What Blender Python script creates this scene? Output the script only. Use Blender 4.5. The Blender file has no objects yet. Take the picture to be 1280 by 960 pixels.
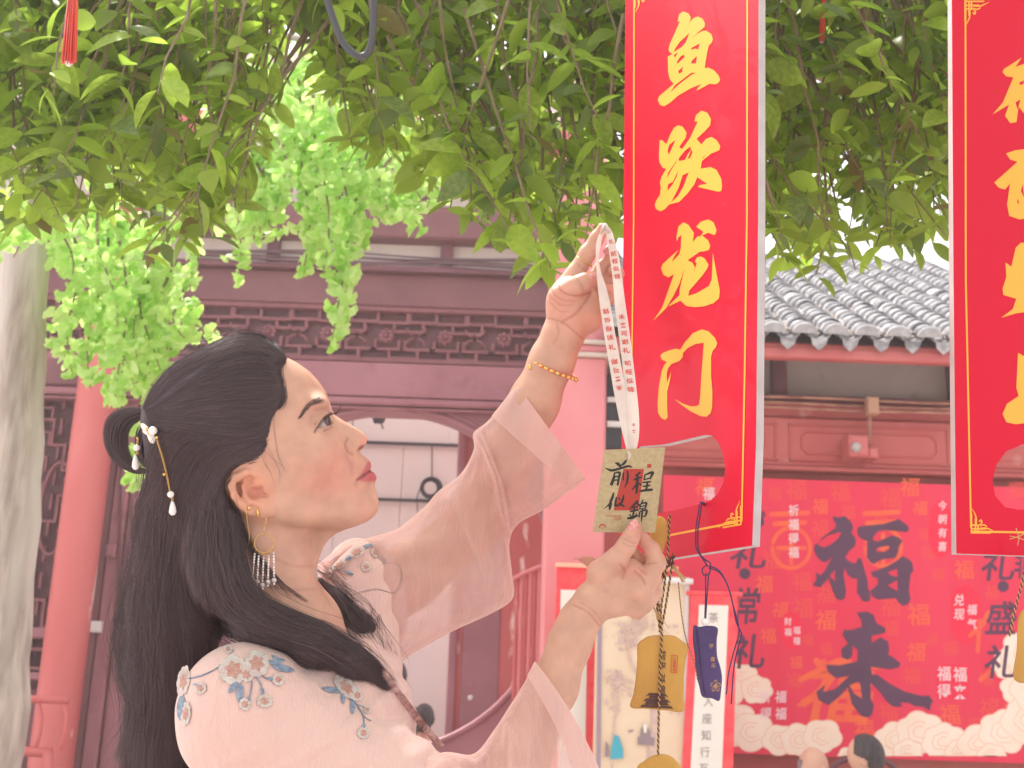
import bpy, bmesh, math, random
import numpy as np
from mathutils import Vector, Matrix
random.seed(7); np.random.seed(7)
scene = bpy.context.scene
COL = scene.collection
# ---------------------------------------------------------------- camera, world, sun, exposure
PITCH, ROLL, CAMZ, FPX = math.radians(15), math.radians(2.0), 1.30, 1500.0
_c, _s, _cr, _sr = math.cos(PITCH), math.sin(PITCH), math.cos(ROLL), math.sin(ROLL)
RIGHT = np.array([_cr, -_sr*_s, _sr*_c]); UPV = np.array([-_sr, -_cr*_s, _cr*_c]); FWD = np.array([0.0, _c, _s])
CAM = np.array([0.0, 0.0, CAMZ])
cam_data = bpy.data.cameras.new('camera'); cam = bpy.data.objects.new('camera', cam_data); COL.objects.link(cam)
cam_data.sensor_width = 36.0; cam_data.lens = 36.0*FPX/1280.0
cam_data.clip_start = 0.02; cam_data.clip_end = 500
_m = Matrix.Identity(4)
for i in range(3):
    _m[i][0] = RIGHT[i]; _m[i][1] = UPV[i]; _m[i][2] = -FWD[i]; _m[i][3] = CAM[i]
cam.matrix_world = _m
cam_data.dof.use_dof = True; cam_data.dof.focus_distance = 1.2; cam_data.dof.aperture_fstop = 14.0
scene.camera = cam
world = bpy.data.worlds.new('World'); scene.world = world; world.use_nodes = True
SUN_EL, SUN_AZ = math.radians(60), math.radians(318)    # azimuth clockwise from +Y: high, ahead of the camera and to its left
sky = world.node_tree.nodes.new('ShaderNodeTexSky'); sky.sky_type = 'NISHITA'; sky.sun_disc = False
sky.sun_elevation = SUN_EL; sky.sun_rotation = SUN_AZ; sky.air_density = 1.0; sky.dust_density = 10.0; sky.ozone_density = 1.0
bgn = world.node_tree.nodes['Background']; bgn.inputs['Strength'].default_value = 0.15
wmix = world.node_tree.nodes.new('ShaderNodeMix'); wmix.data_type = 'RGBA'; wmix.inputs[0].default_value = 0.6
wmix.inputs[7].default_value = (6.6, 6.4, 6.3, 1)          # thin bright cloud veil over the whole sky
world.node_tree.links.new(sky.outputs[0], wmix.inputs[6]); world.node_tree.links.new(wmix.outputs[2], bgn.inputs['Color'])
sun_data = bpy.data.lights.new('sun', 'SUN'); sun = bpy.data.objects.new('sun', sun_data); COL.objects.link(sun)
sun_data.energy = 3.2; sun_data.angle = math.radians(2.5); sun_data.color = (1.0, 0.95, 0.88)
_d = Vector((math.sin(SUN_AZ)*math.cos(SUN_EL), math.cos(SUN_AZ)*math.cos(SUN_EL), math.sin(SUN_EL)))
sun.rotation_euler = _d.to_track_quat('Z', 'Y').to_euler()
scene.view_settings.view_transform = 'Standard'; scene.view_settings.look = 'None'
scene.view_settings.exposure = 1.2; scene.view_settings.gamma = 1.0
# ---------------------------------------------------------------- geometry helpers
def ray(px, py):
    x = (px-640)/FPX; y = (480-py)/FPX
    return RIGHT*x + UPV*y + FWD
def atY(px, py, Y):                       # world point on the vertical plane y = Y
    r = ray(px, py); return CAM + r*(Y/r[1])
def atD(px, py, d):                       # world point at distance d along the view axis
    return CAM + ray(px, py)*d
def atW(px, py, w=0.0):                   # figure space: w in units of 0.8 mm toward the camera from 1.2 m
    return atD(px, py, (1500.0-w)*0.0008)
class Plane:
    def __init__(s, p0, px_, py_):        # three points: origin, along x, along y(down)
        s.o = np.array(p0); s.n = np.cross(px_-s.o, py_-s.o); s.n /= np.linalg.norm(s.n)
        if np.dot(s.n, CAM-s.o) < 0: s.n = -s.n
    def hit(s, px, py, off=0.0):
        r = ray(px, py); t = np.dot(s.o-CAM, s.n)/np.dot(r, s.n)
        return CAM + r*t + s.n*off
WLOC = {}
def tag(o, label=None, cat=None, group=None, kind=None):
    if label: o['label'] = label
    if cat: o['category'] = cat
    if group: o['group'] = group
    if kind: o['kind'] = kind
    return o
def thing(name, loc, label, cat, group=None):
    o = bpy.data.objects.new(name, None); COL.objects.link(o); o.empty_display_size = 0.05
    o.location = tuple(float(v) for v in loc); WLOC[o.name] = np.array(loc, dtype=float)
    return tag(o, label, cat, group)
def obj(name, verts, faces, mat, parent=None, smooth=False, loc=None, me=None):
    """verts in world coordinates; origin = loc or the parent's origin"""
    base = WLOC[parent.name] if parent is not None else np.zeros(3)
    org = np.array(loc, dtype=float) if loc is not None else base.copy()
    if me is None:
        me = bpy.data.meshes.new(name)
        V = np.asarray(verts, dtype=float).reshape(-1, 3) - org
        me.from_pydata(V.tolist(), [], [tuple(int(i) for i in f) for f in faces]); me.update()
        if mat is not None: me.materials.append(mat)
        if smooth: me.polygons.foreach_set('use_smooth', [True]*len(me.polygons))
    o = bpy.data.objects.new(name, me); COL.objects.link(o)
    if parent is not None: o.parent = parent
    o.location = tuple(org-base); WLOC[o.name] = org
    return o
class MB:
    def __init__(s): s.v = []; s.f = []
    def add(s, V, Fc):
        b = len(s.v); s.v.extend([tuple(map(float, p)) for p in V]); s.f.extend([tuple(int(i)+b for i in f) for f in Fc]); return s
    def box(s, x0, x1, y0, y1, z0, z1, bev=0.0):
        if x0 > x1: x0, x1 = x1, x0
        if z0 > z1: z0, z1 = z1, z0
        V = []
        if bev <= 0:
            V = [(x, y, z) for x in (x0, x1) for y in (y0, y1) for z in (z0, z1)]
            return s.add(V, [(0,1,3,2),(4,6,7,5),(0,4,5,1),(2,3,7,6),(0,2,6,4),(1,5,7,3)])
        b = bev                           # front face (y0) bevelled
        V = [(x0,y1,z0),(x1,y1,z0),(x1,y1,z1),(x0,y1,z1),(x0,y0+b,z0),(x1,y0+b,z0),(x1,y0+b,z1),(x0,y0+b,z1),
             (x0+b,y0,z0+b),(x1-b,y0,z0+b),(x1-b,y0,z1-b),(x0+b,y0,z1-b)]
        return s.add(V, [(3,2,1,0),(0,1,5,4),(1,2,6,5),(2,3,7,6),(3,0,4,7),(4,5,9,8),(5,6,10,9),(6,7,11,10),(7,4,8,11),(8,9,10,11)])
    def tube(s, P, R, n=8, cap=True):
        P = [np.array(p, dtype=float) for p in P]; m = len(P)
        if not hasattr(R, '__len__'): R = [R]*m
        V = []; prev = None
        for i in range(m):
            t = P[min(i+1, m-1)]-P[max(i-1, 0)]; t = t/(np.linalg.norm(t)+1e-12)
            if prev is None:
                a = np.array([0, 0, 1.0]) if abs(t[2]) < 0.9 else np.array([1.0, 0, 0])
                u = np.cross(t, a)
            else: u = prev - t*np.dot(prev, t)
            u /= (np.linalg.norm(u)+1e-12); prev = u; v = np.cross(t, u)
            for k in range(n):
                a = 2*math.pi*k/n; V.append(P[i]+(u*math.cos(a)+v*math.sin(a))*R[i])
        Fc = [(i*n+k, i*n+(k+1) % n, (i+1)*n+(k+1) % n, (i+1)*n+k) for i in range(m-1) for k in range(n)]
        if cap: Fc += [tuple(range(n-1, -1, -1)), tuple((m-1)*n+k for k in range(n))]
        return s.add(V, Fc)
    def sph(s, c, r, nu=12, nv=8, ax=None):
        c = np.array(c, dtype=float); rr = np.array(r if hasattr(r, '__len__') else (r, r, r), dtype=float)
        A = np.eye(3) if ax is None else np.array(ax)
        V = [c+A.T@(np.array([0, 0, 1])*rr)]
        for i in range(1, nv):
            th = math.pi*i/nv
            for k in range(nu):
                ph = 2*math.pi*k/nu
                V.append(c+A.T@(np.array([math.sin(th)*math.cos(ph), math.sin(th)*math.sin(ph), math.cos(th)])*rr))
        V.append(c-A.T@(np.array([0, 0, 1])*rr)); L = len(V)-1
        Fc = [(0, 1+k, 1+(k+1) % nu) for k in range(nu)]
        for i in range(nv-2):
            for k in range(nu):
                a = 1+i*nu+k; b = 1+i*nu+(k+1) % nu; Fc.append((a, a+nu, b+nu, b))
        Fc += [(L, 1+(nv-2)*nu+(k+1) % nu, 1+(nv-2)*nu+k) for k in range(nu)]
        return s.add(V, Fc)
    def build(s, name, mat, parent=None, smooth=False, loc=None):
        return obj(name, s.v, s.f, mat, parent, smooth, loc)
def catmull(P, n=8, closed=False):
    P = [np.array(p, dtype=float) for p in P]; m = len(P); out = []
    rng = range(m) if closed else range(m-1)
    for i in rng:
        p0 = P[(i-1) % m] if closed or i > 0 else 2*P[0]-P[1]
        p1 = P[i]; p2 = P[(i+1) % m]
        p3 = P[(i+2) % m] if closed or i+2 < m else 2*P[-1]-P[-2]
        for k in range(n):
            t = k/n
            out.append(0.5*((2*p1)+(-p0+p2)*t+(2*p0-5*p1+4*p2-p3)*t*t+(-p0+3*p1-3*p2+p3)*t**3))
    if not closed: out.append(P[-1])
    return out
def fill2d(loops):
    """even-odd fill of 2D loops -> verts (n,2), faces"""
    cu = bpy.data.curves.new('t', 'CURVE'); cu.dimensions = '2D'; cu.fill_mode = 'FRONT'
    for lp in loops:
        sp = cu.splines.new('POLY'); sp.points.add(len(lp)-1); sp.use_cyclic_u = True
        for i, p in enumerate(lp): sp.points[i].co = (float(p[0]), float(p[1]), 0, 1)
    o = bpy.data.objects.new('t', cu); COL.objects.link(o)
    me = bpy.data.meshes.new_from_object(o.evaluated_get(bpy.context.evaluated_depsgraph_get()))
    V = [(v.co.x, v.co.y) for v in me.vertices]; Fc = [tuple(p.vertices) for p in me.polygons]
    bpy.data.objects.remove(o); bpy.data.curves.remove(cu); bpy.data.meshes.remove(me)
    return V, Fc
_tc = {}
def text2d(ch, offset=0.0):
    """glyph(s) normalised so that size 1 = em; returns verts, faces centred on the bounding box, y down"""
    key = (ch, offset)
    if key in _tc: return _tc[key]
    cu = bpy.data.curves.new('t', 'FONT'); cu.body = ch; cu.size = 1.0; cu.offset = offset; cu.resolution_u = 3
    o = bpy.data.objects.new('t', cu); COL.objects.link(o)
    me = bpy.data.meshes.new_from_object(o.evaluated_get(bpy.context.evaluated_depsgraph_get()))
    V = np.array([(v.co.x, -v.co.y) for v in me.vertices]) if len(me.vertices) else np.zeros((0, 2)); Fc = [tuple(p.vertices) for p in me.polygons]
    bpy.data.objects.remove(o); bpy.data.curves.remove(cu); bpy.data.meshes.remove(me)
    if len(V):
        mn, mx = V.min(0), V.max(0); V = (V-(mn+mx)/2)/max((mx-mn).max(), 1e-6)
    _tc[key] = (V, Fc); return _tc[key]
def put_glyph(mb, ch, cx, cy, sx, sy, mapf, offset=0.0, shear=0.0, rot=0.0, off=0.0):
    V, Fc = text2d(ch, offset); out = []
    for x, y in V:
        x2 = x*sx - y*shear*sx; y2 = y*sy
        a = math.cos(rot)*x2-math.sin(rot)*y2; b = math.sin(rot)*x2+math.cos(rot)*y2
        out.append(mapf(cx+a, cy+b))
    mb.add(out, Fc)
def stroke2d(P, W_, n=5):
    """brush stroke polygon along P with widths W_ (2D): returns outline quads"""
    Q = catmull([tuple(p)+(w,) for p, w in zip(P, W_)], n); L = []; R = []
    for i, q in enumerate(Q):
        a = Q[max(i-1, 0)]; b = Q[min(i+1, len(Q)-1)]; t = (b-a)[:2]; t = t/(np.linalg.norm(t)+1e-9)
        nrm = np.array([-t[1], t[0]]); w = q[2]/2
        L.append(q[:2]+nrm*w); R.append(q[:2]-nrm*w)
    t0 = (Q[0]-Q[1])[:2]; t0 = t0/(np.linalg.norm(t0)+1e-9); t1 = (Q[-1]-Q[-2])[:2]; t1 = t1/(np.linalg.norm(t1)+1e-9)
    pts = [Q[0][:2]+t0*Q[0][2]*0.4]+L+[Q[-1][:2]+t1*Q[-1][2]*0.4]+R[::-1]
    m = len(L); V = pts
    Fc = [(0, 1, 2*m+1)]+[(1+i, 2+i, 2*m+1-i-1, 2*m+1-i) for i in range(m-1)]+[(m, m+1, m+2)]
    return V, Fc
# ---------------------------------------------------------------- materials
def mat(name, col, rough=0.6, col2=None, scale=6.0, detail=6.0, bump=0.0, bscale=None, metal=0.0, spec=0.4, stretch=None,
        sss=0.0, alpha=1.0, trans=0.0, sheen=0.0, coat=0.0, contrast=(0.35, 0.65), third=None, thr=(0.62, 0.7), tscale=3.0):
    m = bpy.data.materials.new(name); m.use_nodes = True; nt = m.node_tree; N = nt.nodes; L = nt.links
    b = N['Principled BSDF']; b.inputs['Roughness'].default_value = rough; b.inputs['Metallic'].default_value = metal
    b.inputs['Specular IOR Level'].default_value = spec
    b.inputs['Base Color'].default_value = (*col, 1)
    tc = N.new('ShaderNodeTexCoord'); mp = N.new('ShaderNodeMapping'); L.new(tc.outputs['Object'], mp.inputs['Vector'])
    if stretch: mp.inputs['Scale'].default_value = stretch
    if col2 is not None:
        nz = N.new('ShaderNodeTexNoise'); nz.inputs['Scale'].default_value = scale; nz.inputs['Detail'].default_value = detail
        L.new(mp.outputs[0], nz.inputs['Vector'])
        mr = N.new('ShaderNodeMapRange'); mr.inputs[1].default_value = contrast[0]; mr.inputs[2].default_value = contrast[1]
        L.new(nz.outputs['Fac'], mr.inputs[0])
        mx = N.new('ShaderNodeMix'); mx.data_type = 'RGBA'; mx.inputs[6].default_value = (*col, 1); mx.inputs[7].default_value = (*col2, 1)
        L.new(mr.outputs[0], mx.inputs[0]); out = mx.outputs[2]
        if third is not None:
            n2 = N.new('ShaderNodeTexNoise'); n2.inputs['Scale'].default_value = tscale; n2.inputs['Detail'].default_value = 8
            L.new(mp.outputs[0], n2.inputs['Vector'])
            m2 = N.new('ShaderNodeMapRange'); m2.inputs[1].default_value = thr[0]; m2.inputs[2].default_value = thr[1]; L.new(n2.outputs['Fac'], m2.inputs[0])
            x2 = N.new('ShaderNodeMix'); x2.data_type = 'RGBA'; L.new(m2.outputs[0], x2.inputs[0]); L.new(out, x2.inputs[6]); x2.inputs[7].default_value = (*third, 1); out = x2.outputs[2]
        L.new(out, b.inputs['Base Color'])
    if bump > 0:
        nb = N.new('ShaderNodeTexNoise'); nb.inputs['Scale'].default_value = bscale or scale*3; nb.inputs['Detail'].default_value = 5
        L.new(mp.outputs[0], nb.inputs['Vector'])
        bn = N.new('ShaderNodeBump'); bn.inputs['Strength'].default_value = bump; bn.inputs['Distance'].default_value = 0.01
        L.new(nb.outputs['Fac'], bn.inputs['Height']); L.new(bn.outputs[0], b.inputs['Normal'])
    if sss > 0:
        b.inputs['Subsurface Weight'].default_value = sss; b.inputs['Subsurface Radius'].default_value = (1.0, 0.35, 0.2); b.inputs['Subsurface Scale'].default_value = 0.006
    if alpha < 1: b.inputs['Alpha'].default_value = alpha
    if coat > 0: b.inputs['Coat Weight'].default_value = coat
    if sheen > 0: b.inputs['Sheen Weight'].default_value = sheen
    if trans > 0:                        # thin translucent sheet (leaf, cloth)
        t = N.new('ShaderNodeBsdfTranslucent'); ms = N.new('ShaderNodeMixShader'); ms.inputs[0].default_value = trans
        if col2 is not None: L.new(out, t.inputs['Color'])
        else: t.inputs['Color'].default_value = (*col, 1)
        L.new(b.outputs[0], ms.inputs[1]); L.new(t.outputs[0], ms.inputs[2]); L.new(ms.outputs[0], N['Material Output'].inputs['Surface'])
    return m
# ================================================================ SETTING
M = {}
M['ground'] = mat('paving', (0.42, 0.38, 0.35), 0.8, (0.34, 0.30, 0.28), 2.0)
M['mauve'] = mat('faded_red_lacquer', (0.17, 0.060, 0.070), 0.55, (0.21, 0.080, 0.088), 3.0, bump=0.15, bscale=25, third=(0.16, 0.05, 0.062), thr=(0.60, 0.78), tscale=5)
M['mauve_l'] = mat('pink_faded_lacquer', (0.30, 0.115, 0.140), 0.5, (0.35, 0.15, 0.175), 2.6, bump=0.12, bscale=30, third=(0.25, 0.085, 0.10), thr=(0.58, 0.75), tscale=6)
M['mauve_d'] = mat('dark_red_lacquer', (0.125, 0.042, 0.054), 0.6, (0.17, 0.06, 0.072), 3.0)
M['lattice'] = mat('lattice_lacquer', (0.20, 0.066, 0.078), 0.5, (0.25, 0.09, 0.10), 9.0)
M['rosewood'] = mat('coral_red_paint', (0.52, 0.105, 0.105), 0.5, (0.60, 0.17, 0.16), 2.2, bump=0.15, bscale=20, third=(0.80, 0.58, 0.54), thr=(0.665, 0.70), tscale=5, stretch=(1, 1, 0.35))
M['pillar'] = mat('sunlit_pink_paint', (0.70, 0.215, 0.245), 0.5, (0.76, 0.27, 0.29), 1.6, bump=0.1, bscale=12)  # brightness of sunlight on the pillar is put into this pink
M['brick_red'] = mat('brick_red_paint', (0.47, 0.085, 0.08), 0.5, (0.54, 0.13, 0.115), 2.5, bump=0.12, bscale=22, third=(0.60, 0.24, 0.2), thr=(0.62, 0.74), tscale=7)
M['cream'] = mat('cream_plaster', (0.74, 0.66, 0.60), 0.85, (0.68, 0.58, 0.53), 3.0)
M['plaster'] = mat('grey_plaster', (0.40, 0.335, 0.315), 0.9, (0.50, 0.43, 0.40), 2.2, bump=0.2, third=(0.30, 0.25, 0.235), thr=(0.6, 0.7), tscale=4)
M['tarp'] = mat('pale_boards', (0.74, 0.72, 0.71), 0.8, (0.78, 0.76, 0.75), 1.2)
M['black'] = mat('black_rubber', (0.035, 0.035, 0.045), 0.5)
M['cable'] = mat('cable', (0.14, 0.075, 0.08), 0.6)
M['pipe'] = mat('copper_conduit', (0.50, 0.25, 0.17), 0.4, (0.30, 0.12, 0.09), 10)
M['tile'] = mat('roof_tile_grey', (0.21, 0.21, 0.225), 0.75, (0.46, 0.46, 0.48), 14.0, bump=0.3, bscale=60, contrast=(0.4, 0.6), third=(0.17, 0.18, 0.20), thr=(0.56, 0.66), tscale=18)
M['tile_end'] = mat('tile_end_lime', (0.48, 0.48, 0.50), 0.8, (0.34, 0.34, 0.36), 25.0)
M['mortar'] = mat('lime_mortar', (0.62, 0.55, 0.50), 0.95, (0.45, 0.38, 0.34), 30, bump=0.6, bscale=60)
M['wood_box'] = mat('raw_wood', (0.50, 0.27, 0.18), 0.7)
M['bark_pale'] = mat('pale_ginkgo_bark', (0.52, 0.44, 0.39), 0.9, (0.31, 0.25, 0.22), 20.0, bump=0.9, bscale=22, stretch=(1.6, 1.6, 0.25), third=(0.54, 0.48, 0.44), thr=(0.5, 0.6), tscale=5)
M['bark'] = mat('brown_bark', (0.20, 0.15, 0.105), 0.9, (0.28, 0.21, 0.15), 30)
M['white'] = mat('white_paint', (0.8, 0.78, 0.76), 0.6)

tag(obj('courtyard_ground', [(-22, -12, 0), (22, -12, 0), (22, 32, 0), (-22, 32, 0)], [(0, 1, 2, 3)], M['ground']), kind='structure')

def Xp(px, py, Y): return float(atY(px, py, Y)[0])
def Zp(px, py, Y): return float(atY(px, py, Y)[2])
# ---------------------------------------------------------------- hall with the round gate (left)
Y0 = 7.5
hall = thing('timber_hall', (-1.0, Y0, 0), 'faded red timber hall with fretwork lattice and a round moon gate behind the woman', 'building')
Zh = lambda y, Y=Y0: Zp(450, y, Y)
def hbox(name, px0, px1, y0, y1, dy0, dy1, m, bev=0.0, Y=Y0):
    return MB().box(Xp(px0, 450, Y), Xp(px1, 450, Y), Y+dy0, Y+dy1, Zh(y1, Y), Zh(y0, Y), bev).build(name, m, hall)
XL, XR = -420, 700
hbox('cream_wall', XL, XR+60, 60, 263, 0.10, 0.25, M['cream'])
for px in (140, 270, 395, 520, 640):
    hbox('post', px-15, px+15, 190, 264, -0.02, 0.10, M['mauve_d'])
hbox('eave_beam', XL, XR+60, 168, 192, -0.30, 0.12, M['rosewood'], 0.01)
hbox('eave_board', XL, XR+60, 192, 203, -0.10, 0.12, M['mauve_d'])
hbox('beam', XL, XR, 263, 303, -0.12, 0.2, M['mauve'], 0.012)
hbox('cream_wall', XL, XR, 303, 332, 0.02, 0.2, M['cream'])
for px in (118, 330, 552): hbox('post', px-8, px+8, 303, 332, -0.03, 0.02, M['mauve_d'])
b = MB()
for k, (y, r) in enumerate([(321, 0.006), (325, 0.009), (330, 0.007), (333, 0.011), (337, 0.006)]):
    P = [(Xp(px, 450, Y0), Y0-0.05-0.01*k, Zh(y)+0.012*math.sin(px*0.02+k)) for px in range(230, 700, 30)]
    c_ = MB().tube(P, r, 6); c_.build('cable', M['cable'], hall, True)
hbox('cornice', XL, XR, 337, 343, -0.09, 0.2, M['mauve_d'])
hbox('lintel_board', XL, XR, 343, 383, -0.03, 0.2, M['mauve'], 0.008)
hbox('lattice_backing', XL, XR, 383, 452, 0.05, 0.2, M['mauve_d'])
hbox('lattice_rail', XL, XR, 383, 389, -0.02, 0.05, M['lattice'], 0.006)
hbox('lattice_rail', XL, XR, 447, 453, -0.02, 0.05, M['lattice'], 0.006)
bar_n = 0
def bar(x0, x1, z0, z1, y, t=0.011, nm='lattice_bar', d=0.03):
    global bar_n
    bar_n += 1
    MB().box(min(x0, x1)-t, max(x0, x1)+t, y, y+d, min(z0, z1)-t, max(z0, z1)+t, 0.004).build(nm, M['lattice'], hall)
# fretwork frieze: interlocking stepped rectangles and rosettes
xa, xb = Xp(245, 450, Y0), Xp(690, 450, Y0); zt, zb = Zh(391), Zh(446); H = zt-zb
unit = (xb-xa)/6.0
for k in range(-5, 6):
    x = xa+k*unit
    for (u0, u1, v0, v1) in ((0.04, 0.52, 0.0, 0.20), (0.30, 0.80, 0.20, 0.40), (0.56, 1.02, 0.0, 0.18), (-0.06, 0.40, 0.62, 0.80), (0.24, 0.72, 0.80, 1.0), (0.50, 1.0, 0.62, 0.80)):
        X0, X1, Z0, Z1 = x+u0*unit, x+u1*unit, zt-v0*H, zt-v1*H
        bar(X0, X1, Z1, Z1, Y0+0.0); bar(X1, X1, Z0, Z1, Y0+0.002)
        if u0 > 0.1: bar(X0, X0, Z0, Z1, Y0+0.004)
    rb = MB(); cx, cz = x+0.18*unit, zt-0.51*H
    for a in range(8):
        an = a*math.pi/4; rb.sph((cx+0.035*math.cos(an), Y0-0.008, cz+0.035*math.sin(an)), (0.018, 0.012, 0.018), 8, 5)
    rb.sph((cx, Y0-0.014, cz), 0.018, 8, 6); rb.build('rosette', M['lattice'], hall, True)
    rb = MB(); cx = x+0.68*unit
    for sx in (-1, 1):
        for sz in (-1, 1):
            P = [(cx+sx*(0.012+0.05*math.sin(t)), Y0-0.004, cz+sz*(0.012+0.05*(1-math.cos(t)))) for t in (0.0, 0.5, 1.0, 1.5)]
            rb.tube(P, 0.008, 6)
    rb.build('rosette', M['lattice'], hall, True)
hbox('pink_beam', XL, XR, 455, 497, -0.05, 0.2, M['mauve_l'], 0.006)
hbox('moulding', XL, XR, 499, 508, -0.07, 0.2, M['mauve_l'], 0.012)
hbox('moulding', XL, XR, 510, 513, -0.055, 0.2, M['mauve_l'], 0.006)
# gate panel with the round opening
gx, gz, gr = -0.752, 2.060, 1.045
px0, px1, pz0, pz1 = Xp(250, 450, Y0), Xp(700, 450, Y0), 0.0, Zh(513)
loop = [(px0, pz0), (px1, pz0), (px1, pz1+0.02), (px0, pz1+0.02)]
circ = [(gx+gr*math.cos(a), gz+gr*math.sin(a)) for a in np.linspace(0, 2*math.pi, 97)[:-1]]
V, Fc = fill2d([loop, circ]); n = len(V)
mb = MB(); mb.add([(x, Y0, z) for x, z in V], Fc); mb.add([(x, Y0+0.16, z) for x, z in V], Fc)
m_ = len(circ); mb.add([(x, Y0, z) for x, z in circ]+[(x, Y0+0.16, z) for x, z in circ], [(i, (i+1) % m_, m_+(i+1) % m_, m_+i) for i in range(m_)])
mb.build('gate_panel', M['mauve_l'], hall)
for rr, t, nm in ((gr+0.012, 0.020, 'gate_ring'), (gr+0.055, 0.010, 'gate_ring'), (gr+0.080, 0.007, 'gate_ring')):
    P = [(gx+rr*math.cos(a), Y0-0.005, gz+rr*math.sin(a)) for a in (np.linspace(0, 2*math.pi, 97) if rr < gr+0.02 else np.linspace(-0.35, math.pi+0.35, 60))]
    MB().tube(P, t, 8, False).build(nm, M['mauve_l'], hall, True)
rb = MB()                                     # key-pattern carving that follows the ring
for k, a in enumerate(np.arange(0.30, 2.85, 0.040)):
    for (dr, da, lr, la) in ((0.115, 0, 0.006, 0.036), (0.135, 0.008, 0.018, 0.008), (0.158, 0.006, 0.006, 0.030), (0.147, 0.018, 0.010, 0.006)):
        if abs(math.sin(a)) < 0.25: continue
        r0 = gr+dr; aa = a+da; c0, s0 = math.cos(aa), math.sin(aa); x, z = gx+r0*c0, gz+r0*s0
        if z > pz1-0.02: continue
        R_ = np.array([[c0, 0, s0], [0, 1, 0], [-s0, 0, c0]])
        Vb = np.array([(sx*lr, sy, sz*la*0.5) for sx in (-1, 1) for sy in (-0.012, 0.002) for sz in (-1, 1)])@R_ + np.array([x, Y0, z])
        rb.add(Vb, [(0,1,3,2),(4,6,7,5),(0,4,5,1),(2,3,7,6),(0,2,6,4),(1,5,7,3)])
tag(rb.build('key_pattern_carving', M['mauve_l'], hall), kind='stuff')
# right of the gate: dark boards; the slatted shutter
hbox('side_panel', 690, 700, 516, 1300, -0.02, 0.1, M['mauve'])
for k in range(7):
    px = 637+k*5.6
    MB().box(Xp(px+4, 830, 7.0), Xp(px+9, 830, 7.0), 7.0, 7.03, 0.0, Zp(px, 722-k*2.4, 7.0), 0.006).build('slat', M['pillar'] if k % 2 else M['rosewood'], hall)
P = [tuple(atY(px, py, 6.99)) for px, py in ((634, 727), (656, 716), (680, 706))]; MB().tube(P, 0.013, 6).build('top_rail', M['pillar'], hall)
# door leaf and jamb inside the gate
YD = 8.0
MB().box(Xp(566, 700, YD), Xp(576, 700, YD), YD-0.04, YD+0.08, 0, 3.25, 0.01).build('door_jamb', M['mauve_l'], hall)
MB().box(Xp(576, 700, YD), Xp(740, 700, YD), YD, YD+0.05, 0, 3.25).build('door_leaf', M['rosewood'], hall)
MB().box(Xp(576, 700, YD)+0.03, Xp(632, 700, YD)-0.02, YD-0.015, YD, 0, 3.1, 0.008).build('door_panel', M['mauve_l'], hall)
MB().sph(tuple(atY(588, 872, YD-0.02)), 0.018, 8, 6).build('door_stud', M['tarp'], hall)
# pale boarded partition far inside
YB = 9.2
for k, (y0, y1) in enumerate(((380, 555), (555.8, 625), (625.8, 1100))):
    for j, (a, c2) in enumerate(((300, 421), (421.6, 502 if k else 560), (502.5 if k else 560.5, 640))):
        MB().box(Xp(a, 600, YB), Xp(c2, 600, YB), YB, YB+0.05, Zp(500, y1, YB), Zp(500, y0, YB), 0.004).build('partition_panel', M['tarp'], hall)
for y in (555, 625.5):
    MB().box(Xp(300, 600, YB), Xp(640, 600, YB), YB-0.03, YB-0.002, Zp(500, y+1.6, YB), Zp(500, y-1.6, YB)).build('partition_rail', M['black'], hall)
MB().tube([tuple(atY(540, y, YB-0.05)) for y in (556, 585, 600)], 0.006, 5).build('cable', M['cable'], hall)
MB().tube([tuple(atY(441, y, YB-0.05)) for y in (505, 520, 534)], 0.005, 5).build('cable', M['cable'], hall)
mb = MB()
for k in range(5):
    rr = 9+k*1.1
    P = [tuple(atY(538+(rr)*math.cos(a)+k*0.3, 610+rr*math.sin(a), YB-0.06-0.01*k)) for a in np.linspace(0, 2*math.pi, 22)]
    mb.tube(P, 0.006, 5, False)
mb.tube([tuple(atY(px, py, YB-0.1)) for px, py in ((526, 608), (521, 622), (522, 640))], 0.004, 5)
tag(mb.build('cable_coil', M['black'], None, True, loc=tuple(atY(538, 610, YB-0.05))), 'coil of black cable hanging on the pale partition inside the round gate', 'cable')
mb = MB()  # small black pouch hanging on a cord
for dx in (-3.5, 0, 3.5): mb.sph(tuple(atY(474+dx, 520, 8.6)), (0.030, 0.02, 0.06), 8, 8)
mb.tube([tuple(atY(474, y, 8.6)) for y in (495, 510, 524)]+[tuple(atY(479, 536, 8.6))], 0.006, 5)
tag(mb.build('hanging_pouch', M['black'], None, True, loc=tuple(atY(474, 520, 8.6))), 'small black pouch hanging just under the top of the round gate', 'black_pouch')
# left bay: lattice door, dark boards
YL = 7.5
def lb(name, a, c2, y0, y1, d0, d1, m, bev=0.0, Y=YL):
    return MB().box(Xp(a, 640, Y), Xp(c2, 640, Y), Y+d0, Y+d1, Zp(90, y1, Y), Zp(90, y0, Y), bev).build(name, m, hall)
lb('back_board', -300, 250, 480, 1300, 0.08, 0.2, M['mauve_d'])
lb('door_stile', 14, 30, 486, 1300, -0.03, 0.08, M['mauve'], 0.01)
lb('door_stile', 92, 104, 486, 1300, -0.03, 0.08, M['mauve'], 0.01)
lb('door_rail', 14, 104, 786, 800, -0.028, 0.08, M['mauve_l'], 0.01)
lb('door_rail', 14, 104, 842, 852, -0.028, 0.08, M['mauve_l'], 0.01)
lb('door_rail', 14, 104, 484, 492, -0.028, 0.08, M['mauve_l'], 0.01)
lb('door_panel', 32, 92, 862, 940, 0.04, 0.08, M['mauve'], 0.01)
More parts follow.
